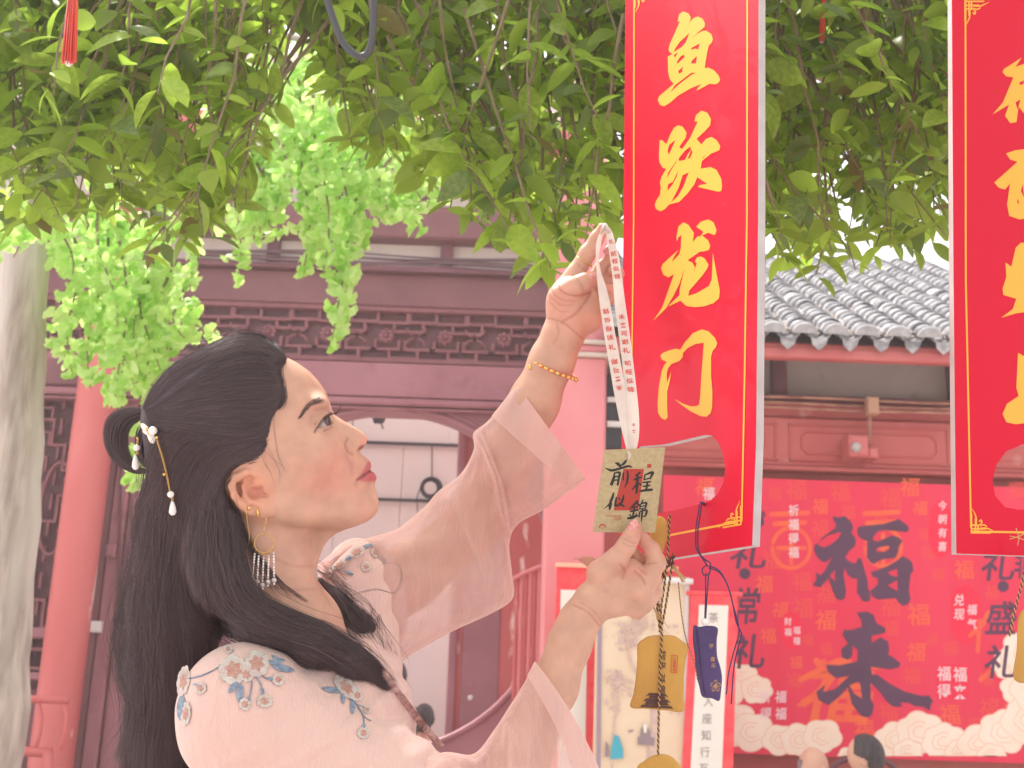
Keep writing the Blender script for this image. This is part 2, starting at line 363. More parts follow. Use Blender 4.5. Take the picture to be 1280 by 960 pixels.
zt, zb = Zp(60, 494, YL), Zp(60, 784, YL); xa, xb = Xp(30, 640, YL), Xp(94, 640, YL)
steps = 9; hh = (zt-zb)/steps; ww = (xb-xa)
for k in range(steps):
    z = zt-k*hh; c0 = (0.08, 0.36, 0.64, 0.85, 0.64, 0.36)[k % 6]; c1 = (0.36, 0.64, 0.85, 0.64, 0.36, 0.08)[k % 6]
    bar(xa+c0*ww, xa+c0*ww, z, z-hh, YL-0.01, 0.010); bar(xa+min(c0, c1)*ww, xa+max(c0, c1)*ww, z-hh, z-hh, YL-0.008, 0.010)
    bar(xa, xa+0.30*ww, z-0.5*hh, z-0.5*hh, YL-0.006, 0.009); bar(xa+0.72*ww, xb, z-0.35*hh, z-0.35*hh, YL-0.006, 0.009)
    bar(xa+0.30*ww, xa+0.30*ww, z-0.5*hh, z-hh, YL-0.004, 0.009); bar(xa+0.5*ww, xa+0.5*ww, z, z-0.5*hh, YL-0.003, 0.009)
for zc in (0.3, 0.7):                         # oval windows in the lattice
    P = [(xa+(0.62+0.30*math.cos(a))*ww, YL-0.014, zt-(0.5+0.2*math.sin(a))*(zt-zb)) for a in np.linspace(0, 2*math.pi, 30)]
MB().tube(P, 0.012, 6, False).build('oval_frame', M['lattice'], hall, True)
for (a, c2, y0, y1) in ((34, 60, 804, 820), (60, 88, 812, 836), (34, 50, 820, 838)):
    x0_, x1_, z0_, z1_ = Xp(a, 640, YL), Xp(c2, 640, YL), Zp(60, y0, YL), Zp(60, y1, YL)
    bar(x0_, x1_, z0_, z0_, YL-0.005); bar(x0_, x1_, z1_, z1_, YL-0.005); bar(x0_, x0_, z0_, z1_, YL-0.003); bar(x1_, x1_, z0_, z1_, YL-0.003)
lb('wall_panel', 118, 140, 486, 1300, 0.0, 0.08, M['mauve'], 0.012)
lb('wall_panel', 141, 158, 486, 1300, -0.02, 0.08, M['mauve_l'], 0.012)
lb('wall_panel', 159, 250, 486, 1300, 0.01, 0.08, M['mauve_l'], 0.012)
MB().tube([tuple(atY(px, py, YL-0.05)) for px, py in ((152, 540), (149, 680), (146, 770))], 0.010, 6).build('conduit', M['mauve_d'], hall, True)
lb('junction_box', 143, 155, 680, 696, -0.08, -0.02, M['mauve_l'], 0.008); lb('socket', 134, 147, 776, 790, -0.07, 0.0, M['white'], 0.006)
lb('beam', -300, 250, 452, 484, -0.06, 0.1, M['mauve'], 0.01)
for k in range(3):
    x0_, x1_ = Xp(40+k*34, 420, YL), Xp(66+k*34, 420, YL)
    for y in (392, 410, 428): bar(x0_, x1_, Zp(60, y, YL), Zp(60, y, YL), YL-0.02)
# round column
xc = Xp(113, 564, 7.2)
mb = MB().tube([(xc, 7.2, z) for z in np.linspace(0, 3.0, 14)]+[(xc, 7.2, 4.4)], [0.125]*15, 28); mb.build('column', M['rosewood'], hall, True)
mb = MB().tube([(xc, 7.2, 0), (xc, 7.2, 0.25)], [0.2, 0.16], 20); mb.build('column_base', M['plaster'], hall, True)

# ---------------------------------------------------------------- building with the tiled eave (right)
Y1 = 6.2
rb_ = thing('tiled_roof_building', (1.5, Y1, 0), 'red building with a grey tiled eave and pink square pillar, at the right', 'building')
def rbox(name, a, c2, y0, y1, d0, d1, m, bev=0.0, Y=Y1, ref=1070):
    return MB().box(Xp(a, 640, Y), Xp(c2, 640, Y), Y+d0, Y+d1, Zp(ref, y1, Y), Zp(ref, y0, Y), bev).build(name, m, rb_)
xp0, xp1 = Xp(681, 640, 6.0), Xp(756, 640, 6.0)
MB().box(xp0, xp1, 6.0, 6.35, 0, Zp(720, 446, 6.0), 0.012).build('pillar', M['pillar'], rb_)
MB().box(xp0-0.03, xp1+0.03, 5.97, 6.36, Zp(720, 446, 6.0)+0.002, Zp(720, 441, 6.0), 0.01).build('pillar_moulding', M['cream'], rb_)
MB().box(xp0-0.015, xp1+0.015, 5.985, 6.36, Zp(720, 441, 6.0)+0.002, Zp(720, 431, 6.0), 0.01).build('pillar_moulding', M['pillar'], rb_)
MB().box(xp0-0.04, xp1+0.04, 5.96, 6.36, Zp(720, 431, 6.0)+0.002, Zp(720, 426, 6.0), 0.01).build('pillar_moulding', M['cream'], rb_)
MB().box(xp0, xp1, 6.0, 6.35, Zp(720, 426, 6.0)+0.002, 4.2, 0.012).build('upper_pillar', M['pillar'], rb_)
XB = 1500
rbox('wall', 757, XB, 590, 1400, 0.06, 0.25, M['brick_red'])
rbox('plaster_band', 757, XB, 436, 500, 0.12, 0.3, M['plaster'])
for px in (790, 981, 1212): rbox('brown_post', px-8.5, px+8.5, 440, 497, 0.02, 0.12, M['mauve_d'])
rbox('ledge', 757, XB, 497, 502, -0.02, 0.2, M['mauve_d'])
rbox('panel_beam', 757, XB, 524, 586, 0.0, 0.2, M['brick_red'], 0.01)
rbox('sill_rail', 757, XB, 587, 592, -0.05, 0.2, M['rosewood'], 0.01)
rbox('upper_rail', 757, XB, 502, 523, 0.03, 0.2, M['brick_red'], 0.01)
for a, c2 in ((790, 972), (990, 1190), (1208, 1400)):
    z0, z1 = Zp(1070, 578, Y1), Zp(1070, 534, Y1); x0_, x1_ = Xp(a, 640, Y1), Xp(c2, 640, Y1)
    for (p, q, r_, s_) in ((x0_, x1_, z0, z0), (x0_, x1_, z1, z1), (x0_, x0_, z0, z1), (x1_, x1_, z0, z1)):
        MB().box(p-0.006, q+0.006, Y1-0.012, Y1+0.002, r_-0.006, s_+0.006, 0.004).build('panel_moulding', M['brick_red'], rb_)
    ch = 0.03; xi0, xi1, zi0, zi1 = x0_+0.06, x1_-0.06, z0+0.035, z1-0.035
    P = [(xi0+ch, zi0), (xi1-ch, zi0), (xi1, zi0+ch), (xi1, zi1-ch), (xi1-ch, zi1), (xi0+ch, zi1), (xi0, zi1-ch), (xi0, zi0+ch), (xi0+ch, zi0)]
    MB().tube([(x, Y1-0.003, z) for x, z in P], 0.006, 6, False).build('panel_moulding', M['brick_red'], rb_)
for k, y in enumerate((503, 511, 517)):
    P = [(x, Y1-0.05-0.012*k, Zp(1070, y, Y1)+0.004*math.sin(x*5+k)) for x in np.linspace(Xp(757, 500, Y1), Xp(XB, 500, Y1), 20)]
    MB().tube(P, 0.008, 8).build('copper_pipe', M['pipe'], rb_, True)
MB().tube([tuple(atY(px, py, Y1-0.09)) for px, py in ((1089, 500), (1087, 530), (1086, 560))], 0.011, 8).build('conduit', M['pipe'], rb_, True)
mb = MB()
for (a, c2, y0, y1) in ((1082, 1096, 498, 519),):
    mb.box(Xp(a, 500, 6.08), Xp(c2, 500, 6.08), 6.04, 6.10, Zp(1089, y1, 6.08), Zp(1089, y0, 6.08), 0.006)
mb.build('junction_box', M['wood_box'], rb_)
mb = MB().box(Xp(1058, 560, 6.1), Xp(1082, 560, 6.1), 6.04, 6.19, Zp(1070, 573, 6.1), Zp(1070, 546, 6.1), 0.012)
ab = mb.build('alarm_box', M['rosewood'], rb_)
MB().tube([tuple(atY(1070, 559, 6.04)), tuple(atY(1070, 559, 6.02))], [0.028, 0.022], 14).build('alarm_dial', M['plaster'], ab, True)
MB().box(Xp(1083, 560, 6.1), Xp(1095, 560, 6.1), 6.06, 6.19, Zp(1089, 574, 6.1), Zp(1089, 561, 6.1), 0.008).build('switch_box', M['rosewood'], rb_)
# dark window slot just right of the pillar
MB().box(Xp(757, 520, 6.15), Xp(790, 520, 6.15), 6.12, 6.15, Zp(770, 562, 6.15), Zp(770, 470, 6.15)).build('dark_window', M['black'], rb_)
MB().box(Xp(759, 520, 6.1), Xp(776, 520, 6.1), 6.09, 6.11, Zp(770, 534, 6.1), Zp(770, 527, 6.1)).build('white_plate', M['white'], rb_)
MB().box(Xp(759, 505, 6.1), Xp(776, 505, 6.1), 6.09, 6.11, Zp(770, 503, 6.1), Zp(770, 497, 6.1)).build('white_plate', M['white'], rb_)
# eave: fascia, rafters' soffit, tiles laid one by one
YE = 5.75; ZE = Zp(1070, 424, YE); xe0, xe1 = 0.52, 3.2
MB().box(xe0, xe1, YE+0.05, YE+0.11, Zp(1070, 446, YE), ZE-0.012, 0.008).build('fascia_board', M['rosewood'], rb_)
SL = math.radians(29); dirv = np.array([0, math.cos(SL), math.sin(SL)]); upn = np.array([0, -math.sin(SL), math.cos(SL)])
def roofpt(x, s, h): return np.array([x, YE, ZE])+dirv*s+upn*h
mb = MB(); mb.add([roofpt(xe0, 0.0, -0.03), roofpt(xe1, 0.0, -0.03), roofpt(xe1, 2.75, -0.03), roofpt(xe0, 2.75, -0.03)], [(0, 1, 2, 3)])
mb.add([roofpt(xe0, 0.02, -0.06), roofpt(xe1, 0.02, -0.06), roofpt(xe1, 2.75, -0.06), roofpt(xe0, 2.75, -0.06)], [(3, 2, 1, 0)])
mb.build('roof_deck', M['mauve_d'], rb_)
def half_tile(r0, r1, L, th=0.010, flip=False, n=9, arc=math.pi):
    V = []; Fc = []
    for (y, r) in ((0, r0), (L, r1)):
        for rr in (r, r-th):
            for k in range(n):
                a = (math.pi-arc)/2+arc*k/(n-1); z = rr*math.sin(a)*0.82
                V.append(np.array([rr*math.cos(a), y, -z if flip else z]))
    for k in range(n-1):
        Fc += [(k, k+1, 2*n+k+1, 2*n+k), (n+k+1, n+k, 3*n+k, 3*n+k+1), (k+1, k, n+k, n+k+1), (2*n+k, 2*n+k+1, 3*n+k+1, 3*n+k)]
    return V, Fc
def place(Vl, x, s, h, tilt=0.0, yaw=0.0):
    ct, st = math.cos(tilt), math.sin(tilt); out = []
    for p in Vl:
        xx = p[0]*math.cos(yaw)-p[1]*math.sin(yaw); yy = p[0]*math.sin(yaw)+p[1]*math.cos(yaw)
        yy2 = yy*ct-p[2]*st; zz = yy*st+p[2]*ct
        out.append(roofpt(x+xx, s+yy2, h+zz))
    return out
pitch = 0.1565; x_first = Xp(966, 425, YE)-pitch; exp_ = 0.088; ROWS = 18
Vt, Ft = half_tile(0.060, 0.054, 0.19); cnt = 0
me_t = None
for c_i in range(-3, 13):
    x = x_first+(c_i-1)*pitch*1.0+pitch*0.0
    if x > xe1-0.05: break
    rows = ROWS
    for r in range(rows):
        if r > 15 and c_i < 0: continue
        V3 = place(Vt, x+random.uniform(-.004, .004), r*exp_+random.uniform(-.005, .005), 0.035+random.uniform(-.002, .003), -0.09+random.uniform(-.02, .02), random.uniform(-.03, .03))
        cnt += 1
        if True: obj('roof_tile', V3, Ft, M['tile'], rb_, True)
    # lime face of the eave end, half moon
    mb = MB(); mb.tube([roofpt(x, -0.012, 0.030), roofpt(x, 0.004, 0.030)], 0.001, 3)
    P = [roofpt(x+0.062*math.cos(a), -0.006, 0.03+0.050*math.sin(a)) for a in np.linspace(0, math.pi, 12)]; Q = [p-dirv*0.010-upn*0.004 for p in P]
    mb = MB(); mb.add(Q, [tuple(range(len(Q)))]); mb.add(P+Q, [(i, i+1, len(P)+i+1, len(P)+i) for i in range(len(P)-1)]); mb.build('tile_end', M['tile_end'], rb_)
    xm = x+pitch/2                            # pan-tile drip: pointed tongue
    P = [roofpt(xm-0.045, -0.004, 0.012), roofpt(xm-0.020, -0.006, -0.004), roofpt(xm+0.020, -0.006, -0.004), roofpt(xm+0.045, -0.004, 0.012), roofpt(xm+0.034, -0.010, -0.032), roofpt(xm, -0.016, -0.062), roofpt(xm-0.034, -0.010, -0.032)]
    Q = [p+dirv*0.010 for p in P]; nP = len(P)
    mb = MB(); mb.add(P+Q, [tuple(range(nP)), tuple(range(2*nP-1, nP-1, -1))]+[(i, (i+1) % nP, nP+(i+1) % nP, nP+i) for i in range(nP)]); mb.build('drip_tile', M['tile'], rb_)
mb = MB()                                    # the rows higher up, half hidden by the foliage
for c_i in range(-3, 13):
    for r in range(ROWS, 30): mb.add(place(Vt, x_first+(c_i-1)*pitch+random.uniform(-.004, .004), r*exp_, 0.035, -0.09, random.uniform(-.03, .03)), Ft)
tag(mb.build('upper_roof_tiles', M['tile'], rb_, True), kind='stuff')
# pan tiles in the valleys with crumbled mortar
mb = MB(); Vp, Fp = half_tile(0.062, 0.062, 0.15, 0.008, True, 7)
for c_i in range(-3, 13):
    xm = x_first+(c_i-1)*pitch+pitch/2
    for r in range(30): mb.add(place(Vp, xm, r*exp_, 0.035, -0.06), Fp)
tag(mb.build('pan_tile', M['tile'], rb_, True), kind='stuff')
mb = MB()
for c_i in range(-3, 13):
    xm = x_first+(c_i-1)*pitch+pitch/2
    for k in range(300):
        s = random.uniform(0.0, 2.3); dx = random.choice((-1, 1))*random.uniform(0.0, 0.035) if random.random() < .5 else random.uniform(-0.02, 0.02)
        r = random.uniform(0.005, 0.013); c_ = roofpt(xm+dx, s, 0.030+random.uniform(-0.014, 0.006))
        d = [np.array(v)*r*random.uniform(.6, 1.3) for v in ((1, 0, 0), (-1, 0, 0), (0, 1, 0), (0, -1, 0), (0, 0, 1), (0, 0, -1))]
        mb.add([c_+q for q in d], [(0, 2, 4), (2, 1, 4), (1, 3, 4), (3, 0, 4), (2, 0, 5), (1, 2, 5), (3, 1, 5), (0, 3, 5)])
tag(mb.build('crumbled_mortar', M['mortar'], rb_), kind='stuff')

# ---------------------------------------------------------------- printed red banner on the wall
M['ban'] = mat('red_banner_cloth', (0.72, 0.016, 0.062), 0.6, (0.76, 0.030, 0.082), 1.3, bump=0.25, bscale=2.6, stretch=(3.0, 1.0, 0.25))
M['ban_o'] = mat('orange_print', (0.82, 0.13, 0.035), 0.6, (0.80, 0.09, 0.045), 9.0)
M['ban_of'] = mat('faint_orange_print', (0.76, 0.062, 0.050), 0.6)
M['ban_k'] = mat('violet_black_print', (0.085, 0.028, 0.070), 0.6, (0.11, 0.035, 0.085), 4)
M['ban_w'] = mat('white_print', (0.85, 0.60, 0.62), 0.6)
M['ban_s'] = mat('crimson_seal_print', (0.80, 0.008, 0.055), 0.6)
M['cloud'] = mat('cream_cloud_print', (0.86, 0.66, 0.52), 0.6, (0.90, 0.74, 0.62), 5)
M['cloud_l'] = mat('tan_cloud_line', (0.82, 0.47, 0.33), 0.6)
YP = Y1-0.07
ban = thing('printed_banner', tuple(atY(1080, 940, YP)), 'large red printed cloth banner with two big black characters on the right building wall', 'banner')
bf = lambda off: (lambda px, py: atY(px, py, YP-off))
xg = np.linspace(Xp(829, 600, YP), Xp(1420, 640, YP), 60); zt_, zb_ = Zp(1070, 602, YP), Zp(1070, 947, YP)
rip = lambda x: 0.010*math.sin(x*9.0)*math.sin(x*2.3+1)
V = []; Fc = []
for i, x in enumerate(xg):
    for z in (zt_, (zt_+zb_)/2, zb_): V.append((x, YP, z))
Fc = [(i*3+k, i*3+k+1, (i+1)*3+k+1, (i+1)*3+k) for i in range(59) for k in (0, 1)]
obj('cloth', V, Fc, M['ban'], ban, True)
prt = lambda off: (lambda px, py: atY(px, py, YP-(off-0.0075)*0.5))
mb1 = MB(); mb2 = MB()
spots = [(942, 612, 16), (995, 612, 26), (1050, 615, 24), (1137, 609, 24), (1113, 622, 26), (968, 617, 18), (1025, 633, 20), (1025, 660, 22), (1100, 650, 20), (1150, 635, 18), (1155, 668, 16), (1160, 690, 18), (1205, 712, 24), (1172, 718, 16), (1040, 690, 16),
         (955, 730, 22), (1002, 727, 24), (1003, 760, 26), (975, 762, 20), (1033, 742, 24), (1113, 758, 26), (1148, 768, 28), (1113, 785, 20), (1165, 800, 14), (1145, 815, 24), (1188, 810, 18), (1140, 845, 22), (1032, 775, 26), (1010, 800, 14), (1032, 811, 16),
         (995, 828, 16), (992, 850, 18), (1110, 890, 24), (1187, 893, 26), (1236, 885, 26), (1216, 905, 16), (1080, 912, 26), (1018, 905, 18), (1232, 848, 18), (1205, 740, 18), (965, 700, 24), (905, 618, 20), (880, 608, 22), (1270, 612, 20), (1240, 740, 18), (960, 795, 20), (1060, 640, 18), (1090, 700, 14), (1265, 880, 20)]
for i, (x, y, s) in enumerate(spots):
    mb1 = MB(); put_glyph(mb1, '福', x, y, s, s, prt(0.008), 0.008, random.uniform(-.1, .25)); mb1.build('printed_character', M['ban_of' if i % 3 else 'ban_o'], ban)
put_glyph(mb2, '福', 1048, 865, 90, 85, prt(0.0085), 0.02, 0.2)
mb2.build('printed_character', M['ban_o'], ban)
_o = [0.0088]
def ostroke(P, W_, n=4):
    _o[0] += 0.00008; o_ = _o[0]; Vs, Fs = stroke2d(P, W_, n); MB().add([prt(o_)(*p) for p in Vs], Fs).build('printed_stroke', M['ban_o'], ban)
for (cx, cy, s) in ((985, 673, 74), (1100, 672, 70)):          # large orange seal characters half hidden behind the black ones
    for off_y, wd in ((-30, 0.7), (-18, 0.6)): ostroke([(cx-s*wd/2+4, cy+off_y), (cx+s*wd/2, cy+off_y-2)], [6, 6])
    ostroke([(cx+s*0.32*math.cos(a)+4, cy+12+s*0.34*math.sin(a)) for a in np.linspace(-2.9, 3.2, 18)], [5]*18, 2)
    for a, b2 in (((cx-14, cy+12), (cx+22, cy+12)), ((cx+4, cy-5), (cx+4, cy+32))): ostroke([a, b2], [5, 5])
for P, W_ in (([(1020, 825), (1024, 832)], [9, 6]), ([(1000, 850), (1045, 828), (1062, 826)], [7, 9, 7]), ([(1042, 832), (1022, 868), (998, 882)], [9, 8, 5]), ([(1022, 868), (1020, 905)], [8, 6]),
              ([(1225, 850), (1240, 838), (1252, 828)], [6, 7, 5]), ([(1212, 795), (1228, 780), (1236, 765)], [5, 7, 6]), ([(1225, 775), (1222, 815)], [6, 5])): ostroke(P, W_)
# the two big brush characters, outlines traced
def crp(x0, y0, s): return lambda L_: [(x0+a/s, y0+b/s) for a, b in L_]
c1 = crp(1010, 640, 8.0)
fu = [c1([(250,40),(300,55),(365,42),(420,85),(447,130),(447,180),(432,210),(465,245),(480,290),(465,350),(420,380),(370,455),(420,500),(475,515),(500,465),(530,458),(560,560),(595,680),(600,760),(620,800),(620,880),(590,898),(545,890),(510,830),(490,810),(495,670),(440,660),(400,630),(365,560),(355,620),(380,790),(370,860),(325,885),(280,860),(250,790),(205,660),(125,752),(60,740),(55,715),(85,680),(80,600),(120,635),(160,600),(245,445),(190,495),(150,500),(100,460),(62,390),(65,330),(95,320),(150,250),(275,160),(280,120),(250,70)]),
      c1([(335,210),(310,200),(200,235),(110,300),(105,335),(160,355),(220,330),(300,270)]), c1([(270,575),(215,640),(270,695)]),
      c1([(490,180),(510,145),(600,135),(760,120),(910,70),(1000,140),(1010,180),(985,202),(900,190),(740,180),(690,200),(650,250),(655,285),(700,295),(840,235),(900,250),(945,290),(905,350),(900,400),(870,460),(760,470),(700,490),(660,520),(620,500),(590,450),(595,290),(530,265),(500,230)]),
      c1([(810,335),(720,350),(680,375),(700,400),(780,395),(815,360)]),
      c1([(630,600),(700,580),(800,540),(900,480),(945,440),(1020,480),(1045,520),(1055,590),(1025,620),(1010,780),(1025,870),(1000,920),(950,940),(900,900),(880,860),(700,875),(640,840),(625,790),(700,720),(695,660),(650,650)]),
      c1([(895,565),(800,600),(820,630),(895,650)]), c1([(895,680),(795,735),(895,790)])]
c2_ = crp(1010, 750, 6.0)
lai = [c2_([(365,95),(440,85),(490,110),(515,175),(580,210),(580,245),(475,270),(480,320),(545,280),(600,310),(610,370),(600,410),(640,430),(695,475),(680,505),(620,520),(470,500),(480,560),(520,560),(600,620),(720,685),(860,722),(905,715),(940,760),(925,775),(912,830),(860,800),(800,795),(760,772),(690,768),(710,800),(640,800),(590,760),(540,690),(470,620),(470,740),(495,790),(480,860),(450,882),(400,870),(330,780),(300,655),(240,720),(155,788),(80,750),(62,690),(130,635),(110,690),(200,670),(310,570),(210,585),(150,540),(135,485),(240,490),(370,460),(375,380),(335,340),(330,420),(300,450),(255,430),(250,370),(300,325),(260,260),(270,225),(330,225),(405,200),(400,150)]),
       c2_([(378,610),(312,640),(345,700),(405,740),(395,640)])]
for L_ in (fu, lai):
    V, Fc = fill2d(L_); mb = MB().add([prt(0.0125)(*p) for p in V], Fc); mb.build('brush_character', M['ban_k'], ban)
mb = MB()
for (ch, x, y, sx, sy) in (('礼', 936, 693, 46, 36), ('常', 934, 757, 34, 46), ('礼', 936, 814, 42, 44), ('礼', 1248, 706, 42, 40), ('盛', 1252, 772, 38, 42), ('礼', 1252, 827, 42, 42), ('常', 950, 648, 14, 20), ('非', 1278, 706, 20, 34), ('礼', 940, 640, 30, 40)):
    mb = MB(); put_glyph(mb, ch, x, y, sx, sy, prt(0.0120), 0.014, 0.12); mb.build('black_lettering', M['ban_k'], ban)
for cx, cy in ((931, 717), (1254, 733)):
    P = [prt(0.0120)(cx+7*math.cos(a), cy+7*math.sin(a)) for a in np.linspace(0, 2*math.pi, 17)[:-1]]; MB().add(P, [tuple(range(16))]).build('printed_dot', M['ban_k'], ban)
mb = MB()                                      # crimson seals: ovals, gourd shapes and squares
for (cx, cy, rx, ry, pw) in ((1176, 662, 16, 36, 2), (1207, 768, 20, 38, 2), (989, 788, 14, 24, 2), (1191, 852, 21, 21, 8)):
    P = [prt(0.0095)(cx+rx*math.copysign(abs(math.cos(a))**(2/pw), math.cos(a)), cy+ry*math.copysign(abs(math.sin(a))**(2/pw), math.sin(a))) for a in np.linspace(0, 2*math.pi, 33)[:-1]]; MB().add(P, [tuple(range(32))]).build('seal_print', M['ban_s'], ban)
mb = MB()
def wtext(s, x, y, sz, dy, sh=0.0):
    mb = MB()
    for k, ch in enumerate(s): put_glyph(mb, ch, x, y+k*dy, sz, sz*1.1, prt(0.0118), 0.012, sh)
    mb.build('white_lettering', M['ban_w'], ban)
wtext('祈福得福', 992, 638, 13, 17.5); wtext('今朝有喜', 1178, 632, 11, 17, 0.1); wtext('兑现', 1199, 750, 13, 18, .15); wtext('福气', 1215, 762, 12, 18, .1); wtext('财福', 985, 777, 9, 13); wtext('福禧', 996, 788, 9, 13)
wtext('福得', 1180, 842, 17, 22); wtext('福来', 1200, 843, 17, 22); wtext('祈得', 957, 871, 14, 21, .1); wtext('福福', 976, 871, 14, 21, .1); wtext('福', 886, 617, 15, 10)
mb = MB(); ml = MB()
def cloud(cx, cy, r, n=6, k0=0):
    P = []
    for a in np.linspace(0, 2*math.pi, 64)[:-1]:
        rr = r*(0.86+0.14*abs(math.sin(a*n/2+k0))); P.append((cx+rr*math.cos(a), min(cy+rr*math.sin(a)*0.85, 945)))
    i_ = len(clouds); clouds.append(1); off = 0.0098+0.00006*i_
    mb.add([prt(off)(*p) for p in P], [tuple(range(len(P)))])
    for q in (0.97, 0.5, 0.28):
        Pq = [(cx+(p[0]-cx)*q, cy+(p[1]-cy)*q) for p in P[::2]]+[(cx+(P[0][0]-cx)*q, cy+(P[0][1]-cy)*q)]
        if q < 0.9: Pq = Pq[4:27]
        Vs, Fs = stroke2d(Pq, [1.0]*len(Pq), 1); ml.add([prt(off+0.00003)(*p) for p in Vs], Fs)
clouds = []
for (cx, cy, r) in ((925, 850, 26), (945, 862, 22), (905, 865, 26), (915, 905, 34), (940, 915, 30), (975, 925, 24), (885, 905, 22), (1000, 925, 26), (1028, 920, 26), (1120, 925, 28), (1150, 915, 32), (1180, 928, 30), (1200, 940, 20), (1135, 940, 20), (1100, 945, 18),
                    (1262, 830, 24), (1285, 815, 36), (1275, 860, 26), (1225, 930, 30), (1255, 915, 34), (1285, 900, 36), (1300, 860, 40), (1240, 945, 20), (862, 900, 20), (872, 930, 20), (1060, 945, 14)):
    cloud(cx, cy, r, random.choice((5, 6, 7)), random.random())
mb.build('cloud_print', M['cloud'], ban); ml.build('cloud_outline', M['cloud_l'], ban)

# ---------------------------------------------------------------- scrolls hanging in front of the wall
M['redpaper'] = mat('red_brocade', (0.86, 0.05, 0.075), 0.6, (0.90, 0.10, 0.11), 20)
M['ivory'] = mat('ivory_paper', (0.80, 0.75, 0.69), 0.8); M['silk'] = mat('aged_silk_paper', (0.74, 0.56, 0.40), 0.8, (0.79, 0.63, 0.47), 4)
M['ink'] = mat('grey_ink', (0.30, 0.22, 0.24), 0.8); M['inkp'] = mat('pale_violet_ink', (0.55, 0.38, 0.38), 0.8, (0.70, 0.50, 0.42), 30); M['teal'] = mat('blue_green_ink', (0.07, 0.40, 0.52), 0.8); M['inkd'] = mat('dark_ink', (0.12, 0.10, 0.13), 0.8)
def quadY(mb, pts, Y): mb.add([tuple(atY(px, py, Y)) for px, py in pts], [(0, 1, 2, 3)])
def slab(name, pts, Y, th, m, parent):
    P = [atY(px, py, Y) for px, py in pts]; n = len(P)
    V = [tuple(p) for p in P]+[(p[0], p[1]+th, p[2]) for p in P]
    return obj(name, V, [tuple(range(n)), tuple(range(2*n-1, n-1, -1))]+[(i, (i+1) % n, n+(i+1) % n, n+i) for i in range(n)], m, parent)
YS = 5.55
sc = thing('calligraphy_scroll', tuple(atY(885, 960, YS)), 'narrow white scroll with one column of writing on red mount, below the purple pouch', 'scroll')
slab('mount', [(864, 742), (922, 744), (913, 1100), (845, 1100)], YS, 0.01, M['redpaper'], sc)
slab('paper', [(874, 756), (910.5, 757), (898, 1080), (857, 1080)], YS-0.004, 0.003, M['ivory'], sc)
MB().tube([tuple(atY(858, 741, YS)), tuple(atY(928, 743, YS))], 0.010, 8).build('rod', M['redpaper'], sc)
mb = MB()
for k, ch in enumerate('茶一品清心入座知行互'):
    put_glyph(mb, ch, 892-1.6*k*0.85, 772+k*21.0, 12, 13, lambda a, b2: atY(a, b2, YS-0.0065), 0.0)
mb.build('lettering', M['ink'], sc)
sc = thing('painting_scroll', tuple(atY(800, 960, YS)), 'cream painted scroll of a garden with a seated scholar, behind the gold pouch', 'scroll')
slab('mount', [(746, 716), (862, 722), (858, 1100), (738, 1100)], YS+0.02, 0.01, M['silk'], sc)
slab('edge_strip', [(748, 718), (753, 718), (749, 1100), (744, 1100)], YS+0.012, 0.006, mat('slate_edge', (0.35, 0.25, 0.32), 0.7), sc)
slab('edge_strip', [(856, 722), (861, 722), (857, 1100), (852, 1100)], YS+0.012, 0.006, mat('silver_edge', (0.66, 0.62, 0.62), 0.7), sc)
MB().tube([tuple(atY(742, 722, YS)), tuple(atY(866, 727, YS))], 0.014, 10).build('rod', M['white'], sc, True)
mb = MB(); mt = MB(); md = MB()
pf = lambda a, b2, o=0.0: atY(a, b2, YS+0.014-o)
ob_ = 0
for (cx, cy, sp, nn) in ((785, 795, 22, 70), (800, 780, 16, 40), (775, 860, 18, 50), (768, 845, 14, 30), (828, 790, 18, 25), (765, 880, 12, 20), (845, 885, 12, 16)):
    for k in range(nn):
        x, y = random.gauss(cx, sp*0.45), random.gauss(cy, sp*0.38)
        if not 755 < x < 852: continue
        r = random.uniform(1.0, 2.6); mb.add([pf(x+r*math.cos(a)*random.uniform(.7, 1.3), y+r*math.sin(a)*random.uniform(.6, 1.1), ob_) for a in np.linspace(0, 6.28, 7)[:-1]], [tuple(range(6))]); ob_ += 1e-5
for P, W_ in (([(812, 960), (818, 900), (810, 860), (790, 830), (785, 800)], [8, 6, 5, 3, 2]), ([(812, 868), (835, 840), (840, 800)], [4, 2, 1.5]), ([(765, 960), (768, 905), (775, 870)], [3, 2.4, 1.5])):
    Vs, Fs = stroke2d(P, W_); mb.add([pf(*p, 0.003) for p in Vs], Fs)
for k in range(5):
    for j in range(7): put_glyph(mb, random.choice('山水清风明月人'), 790+k*9, 742+j*6.2+k, 4.2, 4.6, lambda a, b2: pf(a, b2, 0.002))
mb.build('ink_painting', M['inkp'], sc)
for L_ in ([(768, 918), (774, 921), (779, 938), (779, 948), (763, 949), (764, 935)],): mt.add([pf(a, b2, 0.004) for a, b2 in L_], [tuple(range(len(L_)))])
mt.build('blue_robed_figure', M['teal'], sc)
for k_, (nm_, L_) in enumerate((('painted_scholar', [(806, 904), (811, 912), (814, 924), (800, 924), (801, 912)]), ('painted_table', [(797, 921), (818, 922), (818, 932), (797, 931)]), ('painted_attendant', [(757, 926), (761, 932), (761, 946), (756, 946)]), ('painted_bird', [(785, 913), (792, 912), (791, 915), (786, 916)]))): MB().add([pf(a, b2, 0.0045+0.0001*k_) for a, b2 in L_], [tuple(range(len(L_)))]).build(nm_, M['ink'], sc)
md = MB(); md.add([pf(a, b2, 0.006) for a, b2 in ((804, 905), (809, 905), (808, 916), (805, 916))], [(0, 1, 2, 3)]); md.build('white_beard', M['ivory'], sc)
